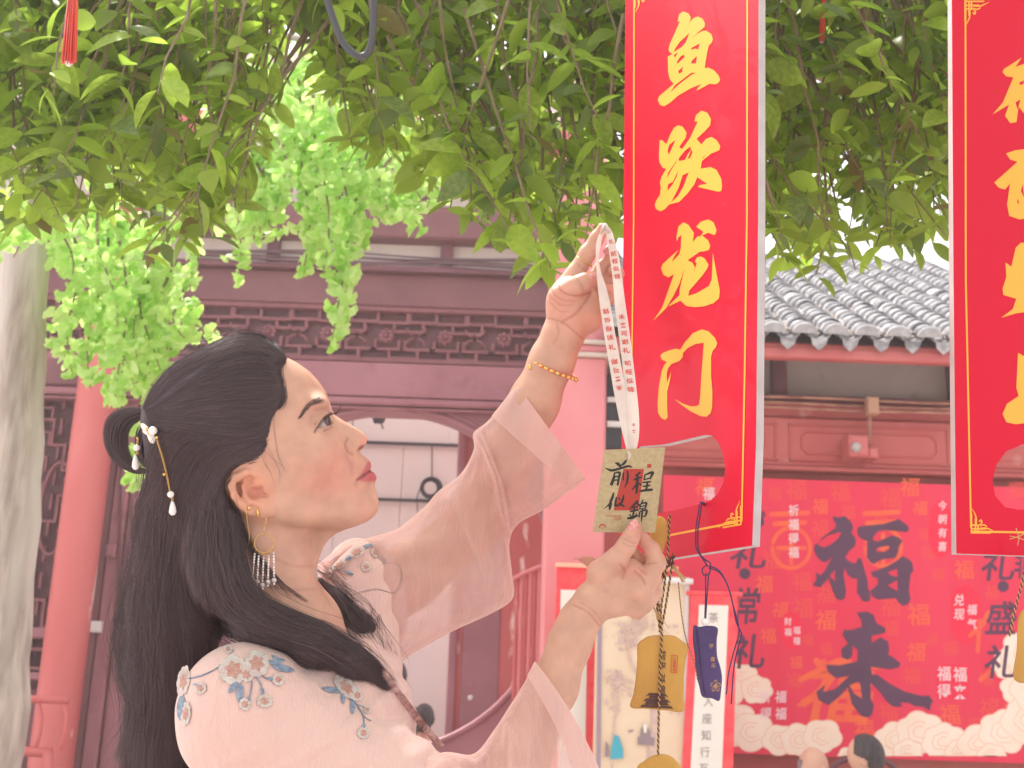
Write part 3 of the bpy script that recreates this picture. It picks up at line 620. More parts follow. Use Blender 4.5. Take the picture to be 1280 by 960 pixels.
sc = thing('red_notice_board', tuple(atY(715, 960, 5.7)), 'red framed notice with white sheet, standing before the pink pillar behind the raised hand', 'notice')
slab('board', [(696, 707), (846, 712), (840, 1100), (684, 1100)], 5.72, 0.03, M['redpaper'], sc)
slab('top_rail', [(695, 703), (848, 708), (848, 714), (695, 708)], 5.70, 0.05, M['cloud_l'], sc)
slab('sheet', [(701, 737), (735, 738), (729, 1100), (694, 1100)], 5.715, 0.004, M['ivory'], sc)

# ---------------------------------------------------------------- bench railing bottom left, brush pots
YR = 6.2
br = thing('red_railing', tuple(atY(40, 955, YR)), 'low red wooden railing with curved spindles left of the round column', 'railing')
def tubeY(P, r, Y, name, m, parent, n=8): return MB().tube([tuple(atY(a, b2, Y)) for a, b2 in P], r, n).build(name, m, parent, True)
tubeY([(-60, 872), (20, 873), (86, 876)], 0.018, YR, 'top_rail', M['rosewood'], br); tubeY([(-60, 936), (10, 938), (64, 941)], 0.024, YR, 'lower_rail', M['rosewood'], br)
for px in (-30, 18, 46, 78): tubeY([(px+2, 876), (px+6, 895), (px+4, 915), (px-2, 938)], 0.011, YR, 'spindle', M['rosewood'], br)
for px in (20, 60): tubeY([(px, 940), (px-3, 1050), (px-6, 1180)], 0.028, YR, 'post', M['rosewood'], br)
pl = tag(tubeY([(15, 840), (12, 960), (8, 1180)], 0.017, 6.0, 'bamboo_pole', mat('bamboo', (0.72, 0.48, 0.28), 0.6), None), 'tan bamboo pole leaning at the lower left beside the pale trunk', 'pole')
bo = slab('white_board', [(6, 826), (18, 823), (15, 877), (2, 880)], 6.05, 0.02, M['white'], None); tag(bo, 'small white board standing above the red railing by the pale trunk', 'board')
# ================================================================ FIGURE: signed distance modelling
# coordinates: (u, v, w) with u, v = pixels of the 1280 frame at 1.2 m, w toward the camera, unit 0.8 mm
def q(px, py, w):
    k = (1500.0-w)/1500.0
    return np.array([640+(px-640)*k, 480+(py-480)*k, float(w)])
RU = 0.0008
def uvw2world(P):
    P = np.asarray(P, dtype=float)
    return CAM + ((P[:, 0:1]-640)*RIGHT + (480-P[:, 1:2])*UPV + (1500-P[:, 2:3])*FWD)*RU
def project(P):                           # uvw -> pixel
    k = 1500.0/(1500.0-P[:, 2]); return 640+(P[:, 0]-640)*k, 480+(P[:, 1]-480)*k
class Prim: pass
def cap(*pts, k=8, op='U', grp=0):
    """tapered capsule chain; pts = (px,py,w,r)"""
    out = []
    for a, b in zip(pts[:-1], pts[1:]):
        p = Prim(); p.t = 'c'; p.a = q(*a[:3]); p.b = q(*b[:3]); p.ra = a[3]*(1500-a[2])/1500; p.rb = b[3]*(1500-b[2])/1500
        p.k = k; p.op = op; p.grp = grp; p.c = (p.a+p.b)/2; p.R = np.linalg.norm(p.a-p.b)/2+max(p.ra, p.rb); out.append(p)
    return out
def ell(c, r, k=8, op='U', rot=0.0, grp=0, yaw=0.0):
    p = Prim(); p.t = 'e'; p.cc = q(*c); s = (1500-c[2])/1500; p.r = np.array(r, dtype=float)*s; a = math.radians(rot); b = math.radians(yaw)
    R1 = np.array([[math.cos(a), math.sin(a), 0], [-math.sin(a), math.cos(a), 0], [0, 0, 1]])
    R2 = np.array([[math.cos(b), 0, math.sin(b)], [0, 1, 0], [-math.sin(b), 0, math.cos(b)]]); p.A = R2@R1
    p.k = k; p.op = op; p.grp = grp; p.c = p.cc; p.R = max(p.r); return [p]
def ev(p, X, Y, Z):
    if p.t == 'c':
        d = p.b-p.a; L2 = float(d@d)+1e-9
        x, y, z = X-p.a[0], Y-p.a[1], Z-p.a[2]
        h = np.clip((x*d[0]+y*d[1]+z*d[2])/L2, 0, 1)
        return np.sqrt((x-d[0]*h)**2+(y-d[1]*h)**2+(z-d[2]*h)**2)-(p.ra+(p.rb-p.ra)*h)
    x, y, z = X-p.cc[0], Y-p.cc[1], Z-p.cc[2]; A = p.A; r = p.r
    a = (A[0, 0]*x+A[0, 1]*y+A[0, 2]*z)/r[0]; b = (A[1, 0]*x+A[1, 1]*y+A[1, 2]*z)/r[1]; c = (A[2, 0]*x+A[2, 1]*y+A[2, 2]*z)/r[2]
    k0 = np.sqrt(a*a+b*b+c*c); k1 = np.sqrt((a/r[0])**2+(b/r[1])**2+(c/r[2])**2)+1e-9
    return k0*(k0-1)/k1
def smin(a, b, k): 
    h = np.maximum(k-np.abs(a-b), 0)/k; return np.minimum(a, b)-h*h*k*0.25
def smax(a, b, k): return -smin(-a, -b, k)
class Poly2:
    """2D signed distance of a pixel-space polygon, looked up on a grid"""
    def __init__(s, pts, x0, x1, y0, y1, h=1.5, closed=True):
        s.x0, s.y0, s.h = x0, y0, h; xs = np.arange(x0, x1+h, h); ys = np.arange(y0, y1+h, h)
        X, Y = np.meshgrid(xs, ys, indexing='ij'); P = np.array(pts, dtype=float); n = len(P)
        D = np.full(X.shape, 1e9); inside = np.zeros(X.shape, bool)
        for i in range(n):
            a = P[i]; b = P[(i+1) % n]; d = b-a; L2 = d@d+1e-9
            hh = np.clip(((X-a[0])*d[0]+(Y-a[1])*d[1])/L2, 0, 1)
            D = np.minimum(D, (X-a[0]-d[0]*hh)**2+(Y-a[1]-d[1]*hh)**2)
            cnd = ((a[1] > Y) != (b[1] > Y)); xi = a[0]+(Y-a[1])*(b[0]-a[0])/((b[1]-a[1]) if abs(b[1]-a[1]) > 1e-9 else 1e-9)
            inside ^= (cnd & (X < xi))
        s.D = np.sqrt(D)*np.where(inside, -1, 1)
    def __call__(s, x, y):
        i = np.clip((x-s.x0)/s.h, 0, s.D.shape[0]-1.001); j = np.clip((y-s.y0)/s.h, 0, s.D.shape[1]-1.001)
        i0 = i.astype(int); j0 = j.astype(int); fi = i-i0; fj = j-j0; D = s.D
        return (D[i0, j0]*(1-fi)+D[i0+1, j0]*fi)*(1-fj)+(D[i0, j0+1]*(1-fi)+D[i0+1, j0+1]*fi)*fj
def field_of(prims, post=None):
    def f(X, Y, Z, c=None, R=0):
        F = None; g = {}
        for p in prims:
            if c is not None and p.op == 'U' and np.linalg.norm(p.c-c)-p.R > R+p.k+14: continue
            if c is not None and p.op == 'S' and np.linalg.norm(p.c-c)-p.R > R+p.k+2: continue
            if p.op == 'S' and F is None: continue
            d = ev(p, X, Y, Z)
            F = d if F is None else (smin(F, d, p.k) if p.op == 'U' else smax(F, -d, p.k))
        if F is None: F = np.full(np.broadcast(X, Y, Z).shape, 60.0)
        if post is not None: F = post(F, X, Y, Z)
        return F
    return f
def surface_nets(f, lo, hi, h, nb=20):
    lo = np.array(lo, float); n = np.ceil((np.array(hi)-lo)/h).astype(int); nbk = (n+nb-1)//nb
    bs = nb*h; diag = bs*math.sqrt(3)/2
    KK = []; PP = []; QQ = []
    NY, NZ = int(nbk[1]*nb+4), int(nbk[2]*nb+4)
    key = lambda i, j, k: ((i+1)*NY+(j+1))*NZ+(k+1)
    for bi in range(nbk[0]):
        for bj in range(nbk[1]):
            for bk in range(nbk[2]):
                c = lo+(np.array([bi, bj, bk])+0.5)*bs
                v = f(np.array([c[0]]), np.array([c[1]]), np.array([c[2]]), c, 1.0)[0]
                if abs(v) > diag*1.25+6 and not (v > 50 and False): continue
                i0 = np.array([bi, bj, bk])*nb-1                       # one halo cell on the low side
                ax = [lo[a]+(i0[a]+np.arange(nb+3))*h for a in range(3)]
                F = f(ax[0][:, None, None], ax[1][None, :, None], ax[2][None, None, :], c, diag+2*h)
                F = np.broadcast_to(F, (nb+3,)*3)
                S = F < 0
                if S.all() or not S.any(): continue
                m = nb+2                                               # cells
                cs = np.zeros((m, m, m), int); acc = np.zeros((m, m, m, 3)); cntv = np.zeros((m, m, m))
                for a in range(2):
                    for b in range(2):
                        for cc in range(2): cs += S[a:a+m, b:b+m, cc:cc+m]
                act = (cs > 0) & (cs < 8)
                for axis in range(3):
                    for a in range(2):
                        for b in range(2):
                            o = [0, 0, 0]; oth = [x for x in range(3) if x != axis]; o[oth[0]] = a; o[oth[1]] = b; o2 = list(o); o2[axis] = 1
                            F0 = F[o[0]:o[0]+m, o[1]:o[1]+m, o[2]:o[2]+m]; F1 = F[o2[0]:o2[0]+m, o2[1]:o2[1]+m, o2[2]:o2[2]+m]
                            cr_ = (F0 < 0) != (F1 < 0); t = np.where(cr_, F0/(F0-F1+1e-12), 0)
                            acc[..., axis] += np.where(cr_, t, 0); acc[..., oth[0]] += np.where(cr_, a, 0); acc[..., oth[1]] += np.where(cr_, b, 0); cntv += cr_
                I, J, K = np.nonzero(act & (cntv > 0)); cn = cntv[I, J, K][:, None]
                P = acc[I, J, K]/cn + np.stack([I, J, K], 1)
                KK.append(key(I+i0[0], J+i0[1], K+i0[2])); PP.append(lo+(P+i0)*h)
                for axis in range(3):
                    oth = [x for x in range(3) if x != axis]
                    sl = [slice(1, nb+1)]*3; s2 = list(sl); s2[axis] = slice(2, nb+2)
                    A = S[tuple(sl)]; B = S[tuple(s2)]; E = A != B; ii = np.stack(np.nonzero(E), 1)+1
                    if not len(ii): continue
                    inner = A[E]
                    quad = []
                    for (a, b) in ((0, 0), (-1, 0), (-1, -1), (0, -1)):
                        c4 = ii.copy(); c4[:, oth[0]] += a; c4[:, oth[1]] += b; quad.append(key(c4[:, 0]+i0[0], c4[:, 1]+i0[1], c4[:, 2]+i0[2]))
                    qd = np.stack(quad, 1); flip = inner if axis != 1 else ~inner
                    qd[~flip] = qd[~flip][:, ::-1]; QQ.append(qd)
    K = np.concatenate(KK); P = np.concatenate(PP); Q = np.concatenate(QQ)
    uk, idx = np.unique(K, return_index=True); P = P[idx]
    pos = np.searchsorted(uk, Q); pos = np.clip(pos, 0, len(uk)-1); ok = (uk[pos] == Q).all(1)
    return P, pos[ok]
def mesh_np(name, P, Q, mat_, parent, loc=None, smooth=True):
    base = WLOC[parent.name] if parent is not None else np.zeros(3); org = np.array(loc, float) if loc is not None else base
    W_ = uvw2world(P)-org
    me = bpy.data.meshes.new(name); me.vertices.add(len(W_)); me.vertices.foreach_set('co', W_.astype(np.float32).ravel())
    nq = Q.shape[1]; me.loops.add(len(Q)*nq); me.loops.foreach_set('vertex_index', Q.astype(np.int32).ravel())
    me.polygons.add(len(Q)); me.polygons.foreach_set('loop_start', np.arange(0, len(Q)*nq, nq, dtype=np.int32)); me.polygons.foreach_set('loop_total', np.full(len(Q), nq, dtype=np.int32))
    me.update(calc_edges=True); me.validate()
    if smooth: me.polygons.foreach_set('use_smooth', [True]*len(me.polygons))
    me.materials.append(mat_)
    o = bpy.data.objects.new(name, me); COL.objects.link(o)
    if parent is not None: o.parent = parent
    o.location = tuple(org-base); WLOC[o.name] = org
    return o
def relax(P, Q, it=1, lam=0.4):
    E = np.concatenate([Q[:, [0, 1]], Q[:, [1, 2]], Q[:, [2, 3]], Q[:, [3, 0]]])
    for _ in range(it):
        S = np.zeros_like(P); C = np.zeros(len(P))
        for c in range(3):
            S[:, c] = np.bincount(E[:, 0], P[E[:, 1], c], len(P))+np.bincount(E[:, 1], P[E[:, 0], c], len(P))
        C = np.bincount(E[:, 0], minlength=len(P))+np.bincount(E[:, 1], minlength=len(P))
        P = P+(S/np.maximum(C, 1)[:, None]-P)*lam
    return P
def height_grid(f, x0, x1, y0, y1, st, wlo=-150, whi=190, n=None):
    """front-most surface w for pixel positions (perspective aware)"""
    xs = np.arange(x0, x1+st, st); ys = np.arange(y0, y1+st, st); X, Y = np.meshgrid(xs, ys, indexing='ij')
    H = np.full(X.shape, np.nan); w = np.full(X.shape, float(whi)); done = np.zeros(X.shape, bool)
    for _ in range(60):
        k = (1500-w)/1500; F = f(640+(X-640)*k, 480+(Y-480)*k, w)
        hit = (F < 0.6) & ~done; H[hit] = w[hit]; done |= hit
        w = np.where(done, w, w-np.maximum(F*0.8, 0.8)); 
        if (done | (w < wlo)).all(): break
    return xs, ys, H
class HG:
    def __init__(s, f, x0, x1, y0, y1, st, default=np.nan, **kw):
        s.x0, s.y0, s.st = x0, y0, st; s.xs, s.ys, s.H = height_grid(f, x0, x1, y0, y1, st, **kw); s.d = default
        H = s.H.copy()
        for _ in range(60):                     # extend outward from the silhouette
            m = np.isnan(H)
            if not m.any(): break
            pad = np.pad(H, 1, constant_values=np.nan); nb = np.stack([pad[:-2, 1:-1], pad[2:, 1:-1], pad[1:-1, :-2], pad[1:-1, 2:]])
            cnt = (~np.isnan(nb)).sum(0); sm = np.nansum(nb, 0); fill = m & (cnt > 0); H[fill] = sm[fill]/cnt[fill]-1.0*s.st
        s.HE = np.where(np.isnan(H), -60, H)
    def __call__(s, x, y):
        i = min(max((x-s.x0)/s.st, 0), s.HE.shape[0]-1.001); j = min(max((y-s.y0)/s.st, 0), s.HE.shape[1]-1.001)
        i0, j0 = int(i), int(j); fi, fj = i-i0, j-j0; D = s.HE
        return (D[i0, j0]*(1-fi)+D[i0+1, j0]*fi)*(1-fj)+(D[i0, j0+1]*(1-fi)+D[i0+1, j0+1]*fi)*fj
# ---------------------------------------------------------------- the woman's body
woman = thing('person', uvw2world([q(380, 1700, 0)])[0], 'woman in sheer pale pink embroidered robe, dark hair half up, holding a small card', 'person')
PROFILE = [(330,440),(356.7,447),(370,453.5),(386.7,465),(398,477.5),(406.7,490),(411.5,503),(414.0,512),(416.0,517.5),(420,521),(428.3,526.3),(440.8,533.5),(449,538),(455.4,543),(458.6,548),(458.2,552.6),(456,556.8),(452.3,560.4),(448.0,563.8),
           (448.6,566.6),(453.8,570.6),(460,574.2),(463.2,579.0),(463.2,583.5),(461.5,588),(463.6,589.2),(467.6,591.6),(470.4,596.5),(469.4,601.5),(467.7,605.6),(469.6,613),(472.6,622.5),(473.6,630),(472,637.5),(467,645),(457.5,652),(445,657),(432.5,661),(421,666.5),(411,674),(404,684),(399,698),(395.5,712),(395,724),(398,740),(404,757),(417,782),(440,815),(470,860),(500,1300),(0,1300),(0,300),(330,300)]
prof = Poly2(PROFILE, 150, 520, 400, 900, 0.75)
H_ = []
H_ += ell((298, 534, 0), (104, 106, 88), 10)
H_ += ell((348, 556, 0), (78, 104, 76), 22)
H_ += ell((392, 585, 0), (66, 66, 47), 20)
for s in (1, -1):
    H_ += ell((345, 590, 42*s), (52, 62, 34), 22)
    H_ += cap((322, 626, 57*s, 19), (380, 638, 44*s, 16), (432, 636, 18*s, 19), k=18)
    H_ += ell((381, 566, 44*s), (34, 30, 23), 22)
H_ += ell((442, 634, 0), (31, 25, 26), 14)
H_ += cap((350, 626, 0, 32), (405, 634, 0, 28), k=20)
H_ += cap((318, 620, 0, 50), (330, 690, 0, 56), (345, 740, 0, 56), (368, 800, 0, 60), k=22)
H_ += ell((436, 592, 0), (24, 25, 33), 16)
# eye sockets
for s in (1, -1):
    H_ += ell((409, 520, 40*s), (17, 15, 19), 14, 'S')
    H_ += ell((399, 503, 36*s), (13, 8, 17), 14)                     # brow bone
# nose
H_ += cap((407, 513, 0, 8), (421, 529, 0, 8.0), (437, 541, 0, 9.0), (446, 549, 0, 11.5), k=9)
for s in (1, -1):
    H_ += ell((441.5, 556.5, 12.5*s), (10.5, 9.0, 8.5), 3.5, rot=35)
    H_ += cap((432, 547, 16*s, 1.8), (431.0, 559, 20*s, 2.2), (438, 567.5, 18*s, 1.8), k=4.0, op='S')
    H_ += ell((450.0, 560.0, 11.0*s), (5.2, 2.6, 5.5), 1.6, 'S', rot=-38)
# mouth
    H_ += cap((448.5, 597.0, 19*s, 1.6), (455, 587, 11*s, 4.2), (457.5, 581.5, 3*s, 5.4), k=8)
    H_ += cap((450, 600, 19*s, 1.8), (457, 597.5, 12*s, 4.8), (462.5, 596.5, 3*s, 6.4), k=8)
    H_ += cap((449, 597.0, 19*s, 0.5), (454, 593, 16*s, 1.0), (464, 588.5, 6*s, 1.3), k=3.0, op='S')
    # eyelids round a ball of radius 15
    EC = (399.0, 529.0, 35.0*s)
    H_ += ell(EC, (17.2, 17.2, 17.2), 5)
    H_ += cap((392, 533, 50*s, 1.0), (399, 522, 52*s, 1.2), (409, 513.5, 44*s, 1.0), k=2.6, op='S')
def lid_open(F, X, Y, Z):
    k = (1500-Z)/1500; px = 640+(X-640)/k; py = 480+(Y-480)/k
    for s in (1, -1):
        c = q(399, 529, 35*s); d = np.sqrt((X-c[0])**2+(Y-c[1])**2+(Z-c[2])**2)
        A, B, C_ = (396.5, 535.6), (404.8, 522.8), (418.0, 515.6); D_ = (420.0, 529.6)
        def side(p0, p1):
            ex, ey = p1[0]-p0[0], p1[1]-p0[1]; L = math.hypot(ex, ey); return ((px-p0[0])*ey-(py-p0[1])*ex)/L
        tri = np.maximum(np.maximum(side(A, B), side(B, C_)), -side(A, D_))
        # inside when right of A-B, B-C and above A-D
        op = np.maximum(tri, d-19.5); op = np.maximum(op, -(Z*s)-(-14))
        F = smax(F, -op, 1.0)
    return F
# ear (near and far)
for s in (1, -1):
    z0 = 66
    g = lambda P: [(a, b, s*(z0+c), r) for a, b, c, r in P]
    H_ += ell((316, 612, s*(z0+1)), (24, 30, 7), 6, rot=15)
    H_ += cap(*g([(339, 607, 4, 4.0), (334, 597, 8, 4.2), (323, 591.5, 12, 4.4), (308, 590.5, 15, 4.8), (295.5, 597, 17, 5.0), (290.5, 608, 18, 5.0), (294, 620, 17, 4.8), (302, 631, 14, 5.0), (312, 639, 11, 5.5)]), k=3.5)
    H_ += ell((327, 639, s*(z0+8)), (14, 9.0, 5.0), 5, rot=10)
    H_ += ell((339, 632, s*(z0+5)), (6, 12, 6), 6)
    H_ += cap(*g([(310, 598, 10, 2.6), (305, 608, 12, 3.2), (307, 619, 12, 3.6), (314, 627, 12, 3.8), (323, 630, 11, 3.4)]), k=3.5)
    H_ += ell((319.5, 615, s*(z0+14)), (10.5, 9.0, 9.0), 2.5, 'S', rot=-25)
    H_ += ell((329, 619.5, s*(z0+13)), (8, 3.4, 7), 2.5, 'S', rot=8)
    H_ += ell((311, 602, s*(z0+15)), (4.5, 8.0, 7), 3.0, 'S', rot=15)
    H_ += ell((298, 612, s*(z0+17)), (2.0, 13, 3.5), 2.5, 'S', rot=-15)
    H_ += ell((335.5, 612, s*(z0+8)), (4.5, 6.0, 5), 4)
    H_ += cap(*g([(331, 604, 9, 2.6), (319, 607, 9, 2.4)]), k=3)
def head_post(F, X, Y, Z):
    k = (1500-Z)/1500; px = 640+(X-640)/k; py = 480+(Y-480)/k
    shp = np.broadcast(px, py).shape; px = np.broadcast_to(px, shp); py = np.broadcast_to(py, shp)
    return lid_open(smax(F, prof(px, py), 5.0), X, Y, Z)
head_f = field_of(H_, head_post)
# filler: keep the silhouette full along the traced profile (a thin inflated core)
def core(X, Y, Z):
    k = (1500-Z)/1500; px = 640+(X-640)/k; py = 480+(Y-480)/k
    shp = np.broadcast(px, py, Z).shape; d = prof(np.broadcast_to(px, shp), np.broadcast_to(py, shp))
    w = np.clip(5.5+0.0*Z, 0, 99)
    dd = np.maximum(d+5.0, 0); zz = np.maximum(np.abs(Z)-3.0, 0)
    return np.maximum(np.sqrt(dd*dd+zz*zz)-5.0, np.maximum(360-px, py-700))
T_ = []
T_ += ell((345, 1030, 0), (94, 196, 82), 30) + ell((392, 890, 0), (70, 85, 88), 30) + cap((368, 790, 0, 62), (380, 900, 0, 80), k=30)
T_ += cap((318, 912, 112, 54), (470, 985, 106, 44), (610, 1020, 92, 40), k=20)
T_ += cap((612, 1015, 88, 38), (655, 938, 36, 34), (692, 858, -14, 28.5), (712, 805, -32, 25), (723, 778, -38, 23.5), k=16)
T_ += cap((428, 775, -118, 46), (510, 722, -150, 38), (590, 660, -176, 35), k=20)
T_ += cap((590, 660, -176, 35), (632, 580, -160, 34), (668, 502, -142, 30), (690, 451, -131, 26.5), (704, 418, -125, 25.0), k=14)
# raised hand: palm toward the camera, thumb and index pinching the ribbon
zh = -120
hd = lambda P, k=5, op='U': cap(*[(a, b, zh+c, r*(0.91 if r < 16 else 0.97)) for a, b, c, r in P], k=k, op=op)
T_ += hd([(705, 416, 0, 24), (714, 398, 0, 26)], 14) + ell((718, 384, zh-2), (30, 35, 14), 12, rot=25)
T_ += ell((703, 378, zh+8), (20, 25, 16), 10, rot=20) + ell((733, 393, zh+1), (17, 24, 14), 10, rot=-30)
T_ += hd([(702, 372, 8, 17), (717, 360, 14, 14.5), (732, 352, 16, 11.5), (741, 347, 15, 9.0)], 7)         # thumb
T_ += hd([(704, 362, -4, 15), (719, 343, -4, 13.0), (734, 317, -2, 11.0), (746, 298, 0, 9.2), (753, 285, 2, 7.2)], 6)      # index
T_ += hd([(733, 362, -14, 11.5), (752, 336, -20, 10.5), (765, 322, -12, 9.0), (762, 313, -4, 7.8)], 5)     # middle
T_ += hd([(742, 374, -14, 10.5), (762, 352, -18, 10.0), (772, 342, -8, 8.4), (766, 338, -1, 7.2)], 5)     # ring
T_ += hd([(744, 388, -12, 9.5), (762, 372, -12, 8.8), (768, 362, -4, 7.4), (758, 360, 2, 6.4)], 5)   # little
# lowered hand: back toward the camera, thumb on the card
zl = -42
hl = lambda P, k=5, op='U': cap(*[(a, b, zl+c, r*(0.90 if r < 16 else 0.96)) for a, b, c, r in P], k=k, op=op)
T_ += hl([(724, 776, 4, 23.5), (742, 752, 4, 27)], 14) + ell((768, 735, zl+2), (46, 28, 15), 10, rot=-42) + ell((790, 740, zl+2), (29, 21, 14), 10, rot=-10)
T_ += hl([(750, 716, 6, 18), (770, 700, 14, 15), (783, 682, 20, 12.2), (790, 669, 22, 10.4), (794, 659, 22, 8.8)], 8)   # thumb
T_ += hl([(797, 738, 6, 17), (812, 722, 6, 13.5), (821, 703, 4, 12.2), (815, 687, 2, 10.8), (805, 675, 0, 8.8), (800, 668, 0, 7)], 5)      # index
T_ += hl([(800, 742, -8, 14), (816, 726, -14, 12), (808, 706, -18, 10.5), (796, 697, -14, 9.0), (791, 688, -10, 7.5)], 4)       # middle
T_ += hl([(808, 752, -6, 13), (818, 741, -18, 11), (806, 728, -30, 9.5), (780, 716, -32, 8.5), (760, 706, -26, 7.4)], 4)       # ring
T_ += hl([(796, 764, -6, 12.0), (806, 757, -20, 10.0), (790, 742, -34, 8.5), (760, 712, -36, 7.6), (738, 703, -30, 6.8), (727, 699, -28, 4.6)], 4)    # little
T_ += hl([(770, 760, 6, 12), (798, 758, 0, 10)], 10)
body_T = field_of(T_)
def body_f(X, Y, Z, c=None, R=0):
    b = body_T(X, Y, Z, c, R)
    if c is not None and (c[0]-R > 520 or c[1]-R > 960): return b
    h = head_f(X, Y, Z, c, R)
    h = smin(h, core(X, Y, Z), 4.0)
    return smin(h, b, 18.0)
P, Q_ = surface_nets(body_f, (130, 250, -270), (870, 1120, 215), 1.5)
P = relax(P, Q_, 1, 0.35)
# fine creases pressed into the skin along pixel-space lines
def vnormals(P, Q):
    n = np.cross(P[Q[:, 2]]-P[Q[:, 0]], P[Q[:, 3]]-P[Q[:, 1]]); N = np.zeros_like(P)
    for k in range(4):
        for c in range(3): N[:, c] += np.bincount(Q[:, k], n[:, c], len(P))
    return N/(np.linalg.norm(N, axis=1)[:, None]+1e-9)
VN = vnormals(P, Q_)
if np.mean(VN[:, 2][P[:, 2] > 100]) < 0: VN = -VN
px_, py_ = project(P); CREASE = np.zeros(len(P))
def crease(pts, amt, sig, wmin=-400, wmax=400):
    pts = catmull(pts, 5); D = np.full(len(P), 1e9)
    for a, b in zip(pts[:-1], pts[1:]):
        d = b-a; L2 = d@d+1e-9; h = np.clip(((px_-a[0])*d[0]+(py_-a[1])*d[1])/L2, 0, 1); D = np.minimum(D, (px_-a[0]-d[0]*h)**2+(py_-a[1]-d[1]*h)**2)
    g = np.exp(-D/sig**2)*np.clip(VN[:, 2]*2, 0, 1)*(P[:, 2] > wmin)*(P[:, 2] < wmax)
    P[:] = P-VN*(g*amt)[:, None]; CREASE[:] = np.maximum(CREASE, g*min(amt, 1.2))
for pts, a, sg in (([(693, 352), (705, 366), (722, 370), (738, 366)], 1.1, 1.4), ([(703, 402), (720, 392), (732, 376), (739, 364)], 1.3, 1.5), ([(684, 398), (705, 404), (729, 424)], 1.0, 1.3), ([(688, 362), (700, 374), (718, 377)], 0.8, 1.1),
                   ([(687, 370), (700, 381), (714, 382)], 0.8, 1.1), ([(688, 379), (700, 389), (711, 389)], 0.7, 1.0), ([(696, 404), (698, 418), (692, 430)], 0.6, 1.4), ([(716, 344), (724, 352), (730, 364)], 0.7, 1.2), ([(722, 330), (731, 338)], 0.8, 1.2),
                   ([(780, 673), (787, 677), (794, 679)], 0.8, 1.0), ([(778, 679), (786, 683), (794, 683)], 0.7, 0.9), ([(782, 669), (789, 672)], 0.5, 0.8), ([(806, 707), (813, 704), (821, 704)], 0.8, 1.1), ([(794, 714), (802, 722), (806, 730)], 1.0, 1.6), ([(798, 710), (808, 718)], 0.7, 1.2),
                   ([(716, 756), (735, 766), (750, 783)], 0.9, 1.2), ([(725, 753), (741, 763), (752, 777)], 0.5, 1.1), ([(776, 706), (781, 714), (778, 722)], 1.0, 2.0)):
    crease(pts, a, sg, wmax=20)
crease([(434.5, 548), (431.8, 556), (434.5, 564), (441, 568)], 1.3, 1.5); crease([(446.5, 600), (451, 596.8), (456, 593.2), (462, 588.8)], 1.6, 1.3); crease([(446, 601), (444.5, 606)], 0.6, 1.6); crease([(433, 570), (439, 582), (440, 592)], 0.6, 3.0)
crease([(330, 690), (360, 706), (392, 708)], 0.5, 2.0); crease([(320, 725), (355, 738), (396, 736)], 0.5, 2.0)
skin = bpy.data.materials.new('skin'); skin.use_nodes = True
def build_skin():
    nt = skin.node_tree; N = nt.nodes; L = nt.links; b = N['Principled BSDF']
    at = N.new('ShaderNodeAttribute'); at.attribute_name = 'tint'
    tc = N.new('ShaderNodeTexCoord'); nz = N.new('ShaderNodeTexNoise'); nz.inputs['Scale'].default_value = 55; nz.inputs['Detail'].default_value = 6; L.new(tc.outputs['Object'], nz.inputs['Vector'])
    mr = N.new('ShaderNodeMapRange'); mr.inputs[1].default_value = 0.3; mr.inputs[2].default_value = 0.7; mr.inputs[3].default_value = 0.90; mr.inputs[4].default_value = 1.08; L.new(nz.outputs['Fac'], mr.inputs[0])
    mx = N.new('ShaderNodeVectorMath'); mx.operation = 'SCALE'; L.new(at.outputs['Color'], mx.inputs[0]); L.new(mr.outputs[0], mx.inputs['Scale'])
    L.new(mx.outputs[0], b.inputs['Base Color'])
    n2 = N.new('ShaderNodeTexNoise'); n2.inputs['Scale'].default_value = 700; n2.inputs['Detail'].default_value = 3; L.new(tc.outputs['Object'], n2.inputs['Vector'])
    bp = N.new('ShaderNodeBump'); bp.inputs['Strength'].default_value = 0.30; bp.inputs['Distance'].default_value = 0.0006; L.new(n2.outputs['Fac'], bp.inputs['Height']); L.new(bp.outputs[0], b.inputs['Normal'])
    L.new(at.outputs['Alpha'], b.inputs['Roughness']); b.inputs['Specular IOR Level'].default_value = 0.35
    b.inputs['Subsurface Weight'].default_value = 0.35; b.inputs['Subsurface Radius'].default_value = (1.0, 0.40, 0.25); b.inputs['Subsurface Scale'].default_value = 0.004
build_skin()
body = mesh_np('body', P, Q_, skin, woman)
px_, py_ = project(P)
base = np.array([0.57, 0.325, 0.245]); C = np.tile(base, (len(P), 1))
def blob(cx, cy, rx, ry, col, amt, rot=0.0, soft=1.0, msk=None):
    a = math.radians(rot); dx, dy = px_-cx, py_-cy; x = dx*math.cos(a)+dy*math.sin(a); y = -dx*math.sin(a)+dy*math.cos(a)
    g = np.exp(-((x/rx)**2+(y/ry)**2)*soft)*amt
    if msk is not None: g = g*msk
    C[:] = C*(1-g[:, None])+np.array(col)*g[:, None]
face = (px_ < 490) & (py_ < 690)
blob(423, 585, 36, 26, (0.64, 0.25, 0.20), 0.5, -20, msk=face); blob(400, 610, 40, 22, (0.66, 0.27, 0.21), 0.35, msk=face)
blob(455, 552, 9, 8, (0.68, 0.27, 0.20), 0.45, msk=face); blob(396, 515, 22, 12, (0.50, 0.25, 0.20), 0.30, -35, msk=face)
blob(460, 640, 18, 14, (0.66, 0.30, 0.24), 0.4, msk=face); blob(345, 620, 26, 30, (0.66, 0.41, 0.31), 0.4, msk=face)
ear = face & (np.abs(P[:, 2]) > 60) & (px_ < 345)
